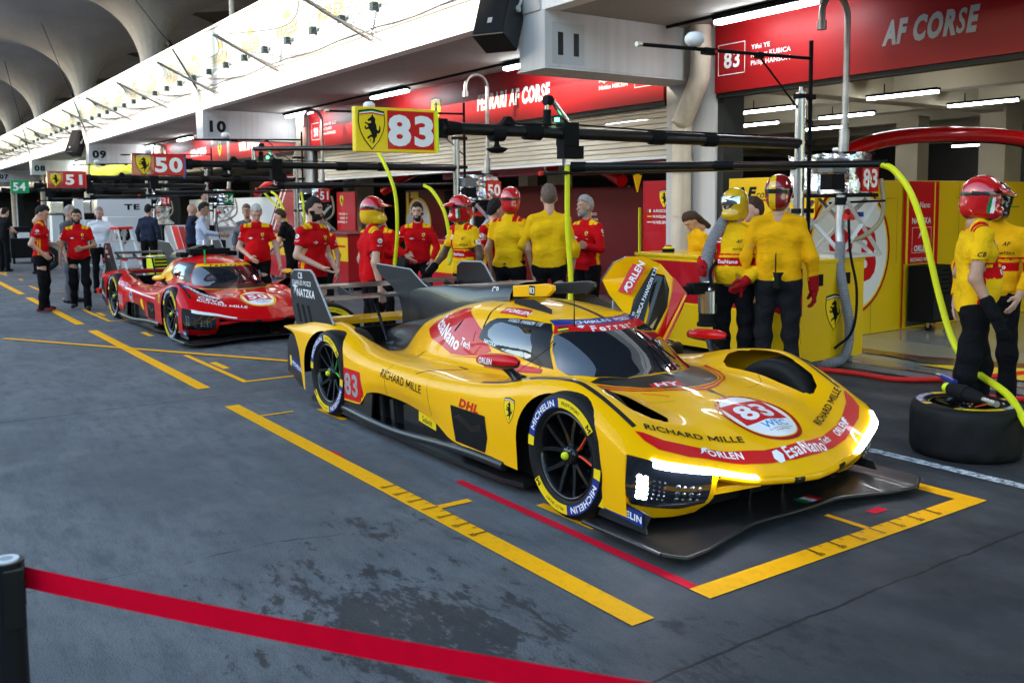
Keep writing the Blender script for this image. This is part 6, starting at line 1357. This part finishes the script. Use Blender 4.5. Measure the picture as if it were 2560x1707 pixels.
def hand(wr,d,nrm,curl=.5,left=True,gl=0.,spread=1.):
    """palm, four unequal bent fingers and a thumb; returns verts, faces"""
    d=d/np.linalg.norm(d); nrm=nrm-d*(nrm@d); nrm/=np.linalg.norm(nrm); sd=np.cross(nrm,d)*(1 if left else -1)      # sd points to the thumb side
    w=lambda a,b,c: wr+d*a+sd*b+nrm*c
    P=[cap(w(-.03,0,0),w(.03,0,0),.027+gl,.026+gl)]
    for b in (-.026,-.009,.009,.026): P.append(cap(w(.02,b*.8,0),w(.088,b,0),.0155+gl,.0125+gl))
    for b,L,q in ((.028,.070,.9),(.0095,.080,1.),(-.0095,.074,1.05),(-.028,.058,1.15)):
        a=curl*q; p=w(.088,b,0); r=.0098+gl*.7; dirn=d*math.cos(a*.6)+nrm*math.sin(a*.6)+sd*b*3*spread; 
        for f,ad in ((.45,.6),(.32,1.5),(.25,2.3)):
            q2=p+dirn/np.linalg.norm(dirn)*L*f; P.append(cap(p,q2,r,r*.9)); p=q2; r*=.92; dirn=d*math.cos(a*ad)+nrm*math.sin(a*ad)+sd*b*2*spread
    t0=w(.015,.024,.004); t1=w(.052,.052,.014+.012*curl); t2=w(.082,.058-.02*curl,.02+.03*curl); P+= [cap(t0,t1,.0145+gl,.012+gl),cap(t1,t2,.0115+gl,.0095+gl)]
    return sdf(P,.0062,.008)
def person(label,loc,head,H=1.78,pose=None,skin='tan',hair='black',beard=None,top='cloth_red',sleeve='short',bottom='cloth_black',hem=.93,belly=0.,wide=1.,hyaw=0.,hpitch=0.,lean=0.,twist=0.,helmet=None,gloves=None,shoes='shoe_black',h=.0135,stripes=None,badge=None,collar=True,group='pit crew in the lane',far=False,long_hair=False,tuck=True,female=False):
    seed=NP[0]; NP[0]+=1; rg=np.random.default_rng(100+seed)
    root=empty('person',(loc[0],loc[1],0),label,'person',group,R(head)); sc=H/1.78; root.scale=(sc,sc,sc)
    J=dict(hipL=(0,.095,.93),hipR=(0,-.095,.93),knL=(.02,.11,.50),knR=(.02,-.11,.50),anL=(-.015,.12,.085),anR=(-.015,-.12,.085),
      shL=(0,.170,1.43),shR=(0,-.170,1.43),elL=(-.03,.255,1.16),elR=(-.03,-.255,1.16),wrL=(.05,.265,.92),wrR=(.05,-.265,.92))
    up=dict(neck=(0,0,1.50),ch=(.0,0,1.32),hd=(.03,0,1.665))
    A=rotz(R(twist))@roty(R(lean)); pv=np.array([0,0,.97])
    U=lambda p: pv+A@(np.array(p,float)-pv)
    J={k:np.array(v,float) for k,v in J.items()}
    for k,v in (pose or {}).items(): J[k]=np.array(v,float)
    for k in ('shL','shR','elL','elR','wrL','wrR'): J[k]=U(J[k])
    neck,hd=U(up['neck']),U(up['hd'])
    Hr=A@rotz(R(hyaw))@roty(R(hpitch)); Hm=lambda p: hd+Hr@np.array(p,float)
    w=wide; b=belly
    tors=lambda g: [cap(U((0,y_*.082*w,1.32)),U((-.008,y_*.064*w,1.10)),.099*w+g,.091*w+g) for y_ in (-1,1)]+[cap(U((0,0,1.36)),U((-.004,0,1.10)),.092*w+g,.088*w+g)]+[cap(U((-.008,y_*.064*w,1.10)),U((0,y_*.074,.99)),.091*w+g,.099+g) for y_ in (-1,1)]+[cap(U((.0,-.082*w,1.32)),U((.0,.082*w,1.32)),.100*w+g),cap(U((-.008,-.066*w,1.12)),U((-.008,.066*w,1.12)),.092*w+g),cap(U((0,-.074,.99)),U((0,.074,.99)),.099+g),
        cap(J['shL'],U((0,.05,1.465)),.047+g,.054+g),cap(J['shR'],U((0,-.05,1.465)),.047+g,.054+g)]+([ell(U((.035+b*.5,0,1.11)),(.10+b*.8+g,.135*w+b*.4+g,.19+g))] if b else [])+([cap(U((.07,.07,1.30)),U((.07,-.07,1.30)),.07+g)] if female else [])
    arm=lambda s,g,t0=0.,t1=1.: None
    def armp(s,g0,g1,e):     # e: 0..2 along shoulder-elbow-wrist
        S,E,W=J['sh'+s],J['el'+s],J['wr'+s]; o=[]
        t=min(e,1); o.append(cap(S,S+(E-S)*t,.047+g0,.047+g0+(.040-.047)*t+(g1-g0)*t))
        if e>1: t=e-1; o.append(cap(E,E+(W-E)*t,.040+g1,.040+(.029-.040)*t+g1))
        return o
    # ---- skin: head, neck, arms, trunk and legs as one surface; hands and head laid in finer
    body=MB(); mats=['skin_'+skin,'eye_white','eye_dark','lips_'+skin,'hair_'+(beard or 'black')]
    P=tors(-.012)+[cap(neck+np.array([-.0,0,-.04]),Hm((-.02,0,-.06)),.058,.052)]
    for s in 'LR': P+=armp(s,0,0,2.)
    for s in 'LR': P+= [cap(J['hip'+s],J['kn'+s],.08,.055),cap(J['kn'+s],J['an'+s],.054,.038)]
    V,F=sdf(P,h*1.15,.03); body.addnp(V,F,0)
    hp=[ell((0,0,.025),(.098,.077,.112)),ell((.035,0,-.055),(.058,.054,.062)),cap((.02,0,-.02),(.07,0,-.075),.045,.03),cap((.092,0,.008),(.113,0,-.028),.009,.0125),ell((.085,0,.036),(.02,.052,.012)),ell((.088,0,-.062),(.014,.024,.009)),ell((.083,0,-.098),(.016,.02,.014)),ell((-.005,.079,-.008),(.02,.010,.032)),ell((-.005,-.079,-.008),(.02,.010,.032)),cap((-.015,0,-.06),(-.03,0,-.16),.05,.056)]
    if not far:
        V,F=sdf(hp,.0075,.018,sub=[ell((.098,.031,.012),(.014,.017,.010)),ell((.098,-.031,.012),(.014,.017,.010))])
        c=V[F].mean(1); m=np.zeros(len(F),int)
        for y in (.031,-.031):
            e=np.linalg.norm((c-np.array([.086,y,.012]))/np.array([1,1.25,.8]),axis=1)<.0135; m[e]=1; m[np.linalg.norm(c-np.array([.086,y+.002,.012]),axis=1)<.0075]=2
            m[(np.abs(c[:,2]-.034)<.0055)&(np.abs(c[:,1]-y)<.022)&(c[:,0]>.07)]=4 if beard or True else 0
        m[(np.abs(c[:,2]+.062)<.008)&(np.abs(c[:,1])<.022)&(c[:,0]>.082)]=3
        if beard:
            bz=(c[:,2]<-.040+.02*np.sin(c[:,1]*40)*0)&(c[:,0]>.0)&(c[:,2]>-.135)&~((np.abs(c[:,2]+.062)<.010)&(np.abs(c[:,1])<.024)); m[bz&(m!=3)]=4
            m[(c[:,2]<-.005)&(c[:,2]>-.06)&(c[:,0]>-.005)&(c[:,0]<.045)]=4
        if not beard: mats[4]='hair_'+(hair if hair else 'black')
        body.addnp(np.array([Hm(p) for p in V]),F,m)
    else:
        V,F=sdf(hp[:4]+hp[7:],.012,.02); body.addnp(np.array([Hm(p) for p in V]),F,0)
    if not far:
        for s in 'LR':
            d=J['wr'+s]-J['el'+s]; nr=(pose or {}).get('palm'+s,None); nr=np.array([0.,-1 if s=='L' else 1,0.]) if nr is None else np.array(nr,float)
            if gloves is None:
                V,F=hand(J['wr'+s]+d/np.linalg.norm(d)*.03,d,A@nr,(pose or {}).get('curl'+s,.55),s=='L'); body.addnp(V,F,0)
    body.build('body',mats,root)
    # ---- clothes
    fr=[(rg.normal(size=3)*np.array([9,9,16]),rg.uniform(0,6)) for _ in range(7)]
    fz=lambda amp: (lambda X: amp*sum(np.sin(X@k_+p_+1.5*np.sin(X[...,2]*7+p_)) for k_,p_ in fr)/2.6)
    e={'short':.62,'long':1.93,'rolled':1.5}[sleeve]
    P=tors(.010)+[cap(neck+np.array([0,0,-.05]),neck+np.array([0.006,0,.012]),.064,.060 if collar else .05)]
    for s in 'LR': P+=armp(s,*((.013,.017) if sleeve=='short' else (.006,.012)),e)
    if not tuck: P+= [cap(U((0,-.078,.90)),U((0,.078,.90)),.108)]
    def cutf(X):
        q=(X-pv)@A+pv; c=hem-q[...,2]                       # hem
        for s in 'LR':
            S,E,W=J['sh'+s],J['el'+s],J['wr'+s]; a,bb=(S,E) if e<=1 else (E,W); t=e if e<=1 else e-1; d=(bb-a)/np.linalg.norm(bb-a); pt=a+(bb-a)*t
            dd=(X-pt)@d; near=np.linalg.norm(X-pt,axis=-1)<.11; c=np.where(near,np.maximum(c,dd),c)
        return c
    V,F=sdf(P,h,.032,cut=cutf,disp=fz(.0085 if not far else .004))
    tm=[top]; m=np.zeros(len(F),int); c=V[F].mean(1); q=(c-pv)@A+pv
    if stripes:
        tm.append(stripes)
        if sleeve=='short' or top=='cloth_red':
            sh=(q[:,2]>1.455)&(np.abs(q[:,1])>.075)&(np.abs(q[:,1])<.185)&(np.abs(np.abs(q[:,1])-.13)>.006); m[sh]=1
            sd=(np.abs(np.abs(q[:,1])-.155)<.05)&(np.abs(q[:,0]+.0)<.024)&(q[:,2]<1.25)&(np.abs(q[:,0])>.005); m[sd]=1
        if badge=='crew83':
            pan=(q[:,0]>.02)&(q[:,2]<1.22)&(q[:,2]>1.145); m[pan]=1; m[(q[:,0]>.0)&(q[:,1]<-.085)&(q[:,1]>-.135)&(q[:,2]>1.14)]=1
            m[(q[:,0]>.02)&(np.abs(q[:,2]-1.245)<.008)]=1
    so=MB(); so.addnp(V,F,m)
    if not far:
        sk=Skin(V,[tuple(f) for f in F]); sk.mats=list(tm); sk.h=.003; O=lambda x,y,z: U((x,y,z)); ax=lambda v: A@np.array(v,float)
        def onchest(v,f,mm,y,z): sk.lay(v,f,mm,O(.6,y,z),ax((0,1,0)),ax((0,0,1)),ax((-1,0,0)),edge=.05)
        if badge=='red':
            for v,f,mm in shield_layers(): onchest(v*.05,f,mm,.085,1.345)
            onchest([(-.035,0),(0,-.016),(.035,0),(0,.016)],[(0,1,2,3)],'white_decal',-.085,1.30); onchest(*text2d('AMD',.012,.01),'white_decal',.085,1.285)
            for s,y in (('L',1),('R',-1)):
                S=J['sh'+s]; n=[(.026*math.cos(k),.026*math.sin(k)) for k in np.linspace(0,2*PI,16,endpoint=False)]
                sk.lay(n,[tuple(range(16))],'white_decal',S+ax((0,y*.5,-.055)),ax((-y,0,0)),ax((0,0,1)),ax((0,-y,0)),edge=.05); sk.lay(*text2d('hp',.024,.02,1,.2),'blue_decal',S+ax((0,y*.5,-.055)),ax((-y,0,0)),ax((0,0,1)),ax((0,-y,0)),edge=.05)
                sk.lay(*text2d('VISTAJET',.013,.01),'white_decal',S+ax((0,y*.5,-.105)),ax((-y,0,0)),ax((0,0,1)),ax((0,-y,0)),edge=.05)
        if badge=='crew83':
            onchest(*text2d('EsaNano',.034,.02),'white_decal',.0,1.182); onchest(*text2d('NATZKA',.02,.015),'black_decal',.09,1.29); onchest(*text2d('AF',.03,.02,1,.3),'black_decal',.09,1.36); onchest([(-.022,-.022),(.022,-.022),(.022,.022),(-.022,.022)],[(0,1,2,3)],'white_decal',-.11,1.37)
            for s,y in (('L',1),('R',-1)):
                S=J['sh'+s]; E=J['el'+s]; p=S+(E-S)*.42; n=[(.032*math.cos(k),.032*math.sin(k)) for k in np.linspace(0,2*PI,16,endpoint=False)]
                if seed%2: sk.lay(n,[tuple(range(16))],'white_decal',p+ax((0,y*.5,0)),ax((-y,0,0)),ax((0,0,1)),ax((0,-y,0)),edge=.05); sk.lay(*text2d('83',.024,.02),'red_decal',p+ax((0,y*.5,0)),ax((-y,0,0)),ax((0,0,1)),ax((0,-y,0)),edge=.05)
                else: sk.lay(*text2d('CB',.03,.02,1,.3),'black_decal',p+ax((0,y*.5,0)),ax((-y,0,0)),ax((0,0,1)),ax((0,-y,0)),edge=.05); sk.lay(*text2d('CHARLES POZZI',.010,.0),'black_decal',p+ax((0,y*.5,-.035)),ax((-y,0,0)),ax((0,0,1)),ax((0,-y,0)),edge=.05)
        so.merge(sk.mb); tm=sk.mats
    so.build('shirt' if sleeve=='short' else 'top',tm,root)
    P=[cap((0,-.072,.95),(0,.072,.95),.108),cap((0,-.068,1.02),(0,.068,1.02),.102)]
    for s in 'LR': P+= [cap(J['hip'+s],J['kn'+s],.093,.070),cap(J['kn'+s],J['an'+s]+np.array([0,0,-.03]),.070,.064)]
    V,F=sdf(P,h,.04,cut=lambda X: np.maximum(X[...,2]-1.035,.045-X[...,2]),disp=fz(.009))
    MB().addnp(V,F,0).build('trousers',[bottom],root)
    if tuck and not far:
        n_=20; v=[]
        for z in (.985,1.03):
            for k in range(n_): v.append((.116*math.cos(2*PI*k/n_),.186*math.sin(2*PI*k/n_),z))
        MB().add(v,[(k,(k+1)%n_,n_+(k+1)%n_,n_+k) for k in range(n_)],0,True).build('belt',['matte_black'],root)
    for s in 'LR':
        a=J['an'+s]; V,F=sdf([cap(a+(-.045,0,-.03),a+(.13,.02 if s=='L' else -.02,-.045),.046,.038),cap(a+(0,0,-.02),a+(0,0,.05),.045,.045)],.012 if far else .010,.03,cut=lambda X: (a[2]-.082)-X[...,2])
        c=V[F].mean(1); MB().addnp(V,F,np.where(c[:,2]<a[2]-.062,1,0)).build('shoe',[shoes,'shoe_sole' if shoes!='shoe_black' else 'shoe_black'],root)
        if gloves:
            d=J['wr'+s]-J['el'+s]; d/=np.linalg.norm(d); nr=(pose or {}).get('palm'+s,(0,-1 if s=='L' else 1,0))
            V,F=hand(J['wr'+s]+d*.03,d,A@np.array(nr,float),(pose or {}).get('curl'+s,.6),s=='L',.004); g=MB(); g.addnp(V,F,0); V,F=sdf([cap(J['wr'+s]-d*.09,J['wr'+s]+d*.02,.047,.042)],.01,.01); g.addnp(V,F,1); g.build('glove',['cloth_black' if gloves!='red' else 'glove_red',gloves if gloves in M else ('glove_red' if gloves=='red' else 'cloth_black')],root)
    # ---- hair or helmet
    if helmet is None and hair:
        def hc(X):
            x,y,z=X[...,0],X[...,1],X[...,2]; line=np.where(x>.05,.082,np.where(x>.0,.082-(.05-x)*1.5,.007-(0-x)*1.0)); return line-z+.006*np.sin(75*y)+.004*np.sin(130*x+60*y)
        add=[ell((-.006,0,.03),(.104,.083,.118)),ell((.02,0,.075),(.075,.07,.08))]
        if long_hair: add+= [cap((-.05,0,.02),(-.11,0,-.22),.08,.04)]
        V,F=sdf(add,.009 if not far else .013,.03,cut=(hc if not long_hair else (lambda X: np.minimum(hc(X),X[...,0]+.03))),disp=lambda X: .004*np.sin(X[...,0]*90+3*np.sin(X[...,1]*50))*np.sin(X[...,2]*70))
        MB().addnp(np.array([Hm(p) for p in V]),F,0).build('hair',['hair_'+hair],root)
    if helmet:
        st=helmet['style']; add=[ell((-.012,0,.035),(.150,.128,.150)),ell((.045,0,-.085),(.112,.092,.072)),cap((-.06,0,-.06),(.02,0,-.07),.105,.09)]
        V,F=sdf(add,.0085 if not far else .013,.03,sub=[ell((.185,0,.012),(.085,.115,.052))]); HS_=.90
        c=V[F].mean(1); dd=np.linalg.norm((c-np.array([.185,0,.012]))/np.array([.087,.117,.054]),axis=1); m=helmet['zones'](c).astype(int); nm_=list(helmet['mats']); k=len(nm_); m[dd<1.06]=k; nm_.append('visor')
        m[c[:,2]<-.142]=k+1; nm_.append('helmet_black')
        Hh=lambda p: Hm((p[0]*HS_,p[1]*HS_,p[2]*HS_+.012)); hm=MB(); hm.addnp(np.array([Hh(p) for p in V]),F,m)
        if st=='peak':
            v=[];n_=13
            for i in range(n_):
                a=-1.0+2.0*i/(n_-1); 
                for r_,z in ((.148,.085),(.148,.098),(.235-.03*a*a,.066),(.235-.03*a*a,.058)): v.append(Hh((r_*math.cos(a)-.012,.128/.15*r_*math.sin(a)*.95,z)))
            hm.add(v,[(i*4+j,i*4+(j+1)%4,i*4+4+(j+1)%4,i*4+4+j) for i in range(n_-1) for j in range(4)],helmet.get('pk',0))
        ho=hm.build('helmet',nm_,root)
        if st=='visor':
            v=[];n_=15
            for i in range(n_):
                a=-1.05+2.1*i/(n_-1)
                for z in (.095,.055,.02): v.append(Hh((-.012+.160*math.cos(a)-(.0 if z<.09 else .012),.136*math.sin(a),z)))
            MB().add(v,[(i*3+j,i*3+3+j,i*3+4+j,i*3+1+j) for i in range(n_-1) for j in range(2)],0,True).build('raised_visor',['visor_mirror'],ho)
        elif not far:
            v=[];n_=11
            for i in range(n_):
                a=-.75+1.5*i/(n_-1)
                for z in (.045,.01,-.025): v.append(Hh((.118-.05*(a*a),.085*math.sin(a)*1.1,z)))
            MB().add(v,[(i*3+j,i*3+3+j,i*3+4+j,i*3+1+j) for i in range(n_-1) for j in range(2)],0,True).build('goggle_lens',['visor'],ho)
    return root
# ---------------- who stands where
def zn_flag(c):     # red shell, black strap, green-white-red flash on the cheek
    x,y,z=c.T; m=np.zeros(len(c),int); m[(np.abs(z-.045-.12*x)<.016)&(x<.10)]=1
    s=(np.abs(y)>.06)&(z<.02)&(z>-.10); m[s&(x>.02)&(x<.045)]=2; m[s&(x>=.045)&(x<.07)]=3; m[(z>.12)&(x<-.01)&(x>-.07)&(np.abs(y)<.035)]=3; return m
def zn_two(c):      # red above, yellow chin, black strap
    x,y,z=c.T; m=np.zeros(len(c),int); m[(z<.02+.25*x*0)&(z<.03-.35*x)]=2; m[(np.abs(z-.045+.10*x)<.017)]=1; return m
def zn_stripe(c):   # dark red with a yellow stripe down the back
    x,y,z=c.T; m=np.zeros(len(c),int); m[(np.abs(y-.045)<.030)]=2; m[(np.abs(z-.02)<.020)]=1; return m
def zn_plain(c): return np.zeros(len(c),int)
HR=dict(style='peak',zones=zn_flag,mats=['helmet_red','helmet_black','green_decal','white_decal'])
HT=dict(style='peak',zones=zn_two,mats=['helmet_red','helmet_black','helmet_yellow'])
HS=dict(style='full',zones=zn_stripe,mats=['helmet_darkred','helmet_black','helmet_yellow'])
HY_=dict(style='visor',zones=zn_plain,mats=['helmet_yellow'])
HB=dict(style='peak',zones=zn_plain,mats=['helmet_black'])
red=dict(top='cloth_red',stripes='yellow_decal' if False else 'cloth_yellow',badge='red')
yel=dict(top='cloth_yellow',stripes='cloth_red',badge='crew83',bottom='cloth_black')
# near group by the yellow car
person('crew member in red peaked helmet and yellow T-shirt walking behind the flat tyre at right',(-3.57,6.50),42,1.83,dict(elL=(-.05,.25,1.15),wrL=(.12,.26,.93),elR=(-.06,-.25,1.15),wrR=(.05,-.29,.92),knL=(.09,.11,.50),anL=(.07,.12,.085),knR=(-.06,-.11,.50),anR=(-.16,-.12,.09),curlL=.9,palmL=(0,-1,0)),'tan',None,hem=.90,tuck=False,belly=.02,helmet=HR,hyaw=-2,hpitch=6,gloves='black',h=.011,**yel)
person('crew member with black helmet camera half hidden behind the man in the red peaked helmet',(-3.92,7.42),-70,1.80,dict(elL=(.02,.26,1.16),wrL=(.16,.20,.98)),'light',None,sleeve='long',helmet=HB,hyaw=20,group='pit crew in the lane',**{**yel,'top':'cloth_gold'})
person('crew member seen from behind in dark red striped helmet and long yellow top',(-5.50,6.72),131,1.90,dict(elL=(-.02,.27,1.15),wrL=(.04,.29,.90),elR=(-.02,-.27,1.15),wrR=(.04,-.29,.90),curlL=.9,curlR=.9),'light',None,sleeve='long',helmet=HS,hyaw=-8,gloves='red',h=.011,wide=1.0,bottom='cloth_charcoal',hem=.95,top='cloth_gold')
person('stout crew member in yellow full-face helmet with raised visor holding the ribbed hose',(-5.88,6.58),-68,1.79,dict(elL=(.05,.26,1.14),wrL=(.20,.18,1.02),elR=(.10,-.26,1.16),wrR=(.30,-.20,1.12),curlL=.8,curlR=1.1),'light',None,belly=.055,wide=1.08,helmet=HY_,hyaw=-18,sleeve='long',gloves='red',h=.011,hem=.97,**yel)
person('young bareheaded man glimpsed between the yellow and dark red helmets',(-6.35,7.42),-118,1.74,None,'light','brown',top='cloth_gold',sleeve='long')
person('dark haired woman bending over behind the yellow counter',(-8.1,8.5),-110,1.62,None,'light','brown',top='cloth_gold',sleeve='long',hpitch=35,lean=12,long_hair=True)
person('man with grey beard in red jacket standing with arms crossed beside the orange arrow',(-8.95,7.35),-80,1.79,dict(elL=(.05,.26,1.17),wrL=(.24,-.06,1.22),elR=(.05,-.26,1.17),wrR=(.24,.06,1.20),palmL=(-1,0,0),palmR=(-1,0,0),curlL=.9,curlR=1.2),'tan','grey','grey',sleeve='long',hyaw=-22,hem=.90,tuck=False,**red)
person('tall bareheaded man seen from behind in yellow top with rolled sleeves',(-8.50,6.42),140,1.91,dict(elL=(.0,.29,1.17),wrL=(.10,.20,1.03),elR=(.0,-.27,1.15),wrR=(.06,-.24,.92)),'light','shaved',top='cloth_yellow',sleeve='rolled',hem=.93,tuck=False,h=.012,wide=1.08,hyaw=10)
person('crew member in red peaked helmet with its back turned, left of the tall bareheaded man',(-8.90,6.15),115,1.86,None,'tan',None,helmet=HR,hyaw=30,hem=.92,**yel)
person('crew member in red peaked helmet and yellow T-shirt facing left above the tail wing',(-8.95,5.60),-82,1.78,dict(elL=(.02,.27,1.16),wrL=(.10,.30,.94),elR=(.10,-.28,1.16),wrR=(.30,-.30,1.0)),'dark',None,helmet=HR,hyaw=-30,gloves='black',h=.012,lean=6,**yel)
person('man in red polo turned away behind the yellow T-shirt crew member',(-9.38,6.25),18,1.76,None,'light','black',hyaw=70,**red)
person('bearded man in red polo looking right behind the tail of the yellow car',(-10.20,4.28),24,1.79,dict(elL=(-.02,.26,1.16),wrL=(.21,.12,1.02),elR=(.0,-.26,1.16),wrR=(.25,-.15,1.03),curlL=.35,curlR=.3,palmR=(0,.3,1)),'light','black','black',hyaw=14,h=.011,hem=.90,tuck=False,**red)
person('man in red and yellow helmet and red polo seen from behind near the tail fin',(-8.92,4.40),84,1.76,dict(elL=(-.03,.26,1.16),wrL=(.03,.27,.92),elR=(-.06,-.25,1.15),wrR=(-.02,-.27,.91)),'light',None,helmet=HT,hyaw=-28,h=.011,hem=.92,tuck=False,**red)
person('man in red jacket with hand on hip and one foot raised in the garage doorway',(-11.45,6.36),-32,1.73,dict(elR=(-.08,-.34,1.20),wrR=(.06,-.16,1.05),elL=(.06,.27,1.17),wrL=(.26,.20,.98),knL=(.28,.14,.66),anL=(.24,.15,.36)),'light','black','black',sleeve='long',hyaw=-6,hem=.93,tuck=False,**red)
person('man in red jacket looking at his phone behind the red and yellow helmet',(-11.3,5.72),-55,1.66,dict(elL=(.02,.24,1.14),wrL=(.24,.06,1.22),elR=(.02,-.24,1.14),wrR=(.24,-.06,1.20)),'light','brown','grey',sleeve='long',hpitch=25,**red)
person('man whose face shows behind the shoulder of the bearded man in red polo',(-12.15,5.22),-40,1.60,None,'tan','black','grey',**red)
# around the red car
person('grey haired man in red polo walking with head bowed beside the red car',(-13.3,4.72),-22,1.74,dict(elR=(-.02,-.26,1.16),wrR=(.20,-.10,1.03),elL=(.0,.28,1.16),wrL=(.08,.32,.92),knL=(.12,.11,.5),anL=(.10,.12,.09)),'light','white',hpitch=28,hyaw=10,belly=.03,**red)
person('man in red shirt with yellow side stripe looking at a phone, leftmost in red',(-17.3,2.45),70,1.76,dict(elL=(.0,.25,1.15),wrL=(.20,.10,1.14),elR=(-.10,-.27,1.16),wrR=(.04,-.22,1.02)),'light','black',hpitch=25,shoes='shoe_red',hem=.90,tuck=False,h=.012,**red)
person('bearded man in red polo walking towards the camera left of the red car',(-17.2,3.0),-14,1.68,dict(elR=(-.02,-.29,1.16),wrR=(.08,-.30,.93),elL=(.0,.27,1.16),wrL=(.24,.10,1.12),knL=(.10,.11,.5),anL=(.12,.12,.09),knR=(-.02,-.11,.5),anR=(-.18,-.12,.11)),'tan','black','black',belly=.035,wide=1.08,hem=.92,tuck=False,h=.012,**red)
person('man in charcoal T-shirt with grey hair standing behind the bearded man in red',(-18.6,3.1),52,1.75,dict(wrL=(.15,.2,1.05)),'light','grey',top='cloth_grey',bottom='cloth_grey')
person('man with glasses and white shirt leaning on the red-topped ladder',(-20.5,4.0),-18,1.72,dict(elL=(.10,.33,1.28),wrL=(.30,.36,1.22)),'light','grey','grey',top='cloth_white',sleeve='long')
person('man in pale blue shirt seen from behind leaning over a cabinet beyond the red car',(-18.9,5.6),62,1.79,dict(elR=(.12,-.26,1.22),wrR=(.36,-.20,1.17)),'tan','black',top='cloth_blue',sleeve='long',hpitch=10)
person('bald man in dark shirt raising one arm beyond the pale blue shirt',(-20.2,5.75),80,1.77,dict(elR=(.16,-.22,1.60),wrR=(.24,-.20,1.85)),'light',None,top='cloth_navy')
person('man in grey shirt half hidden behind the grey haired man in red',(-17.4,6.0),-30,1.74,None,'tan','shaved',top='cloth_grey',sleeve='long')
person('mechanic in black leaning over equipment between the red car and the counter',(-15.7,6.2),-130,1.68,dict(elL=(.12,.24,1.2),wrL=(.3,.18,1.12),elR=(.12,-.24,1.2),wrR=(.3,-.18,1.12)),'light','brown',top='cloth_black',lean=14)
person('man in dark jacket standing by the white cabinet with the dark shield',(-23.0,5.55),140,1.77,None,'light','black',top='cloth_navy',sleeve='long',far=True,h=.018)
for i,(x,y,hd_,ln,lb,kw) in enumerate(((-31.5,2.5,20,10,'mechanic in black with lime helmet, leftmost of the far crew',dict(helmet=dict(style='full',zones=zn_plain,mats=['lime_nut']))),(-31.0,3.3,60,8,'mechanic in black with arms forward, right of the lime helmet',dict(hair=None)),
      (-27.5,3.75,80,18,'black clad mechanic bending forward behind the man with the phone',dict(hair='black')),(-35.,2.4,30,4,'distant mechanic in black at the left edge behind the far crew',dict(hair='brown')),(-29.2,3.2,120,6,'black clad mechanic seen from behind between the far tyres',dict(hair='black')))):
    person(lb,(x,y),hd_,1.74,dict(elL=(.10,.26,1.18),wrL=(.3,.18,1.1),elR=(.10,-.26,1.18),wrR=(.3,-.18,1.1)),'light',top='cloth_black',lean=ln,far=True,h=.018,group='far crew in black',**kw)
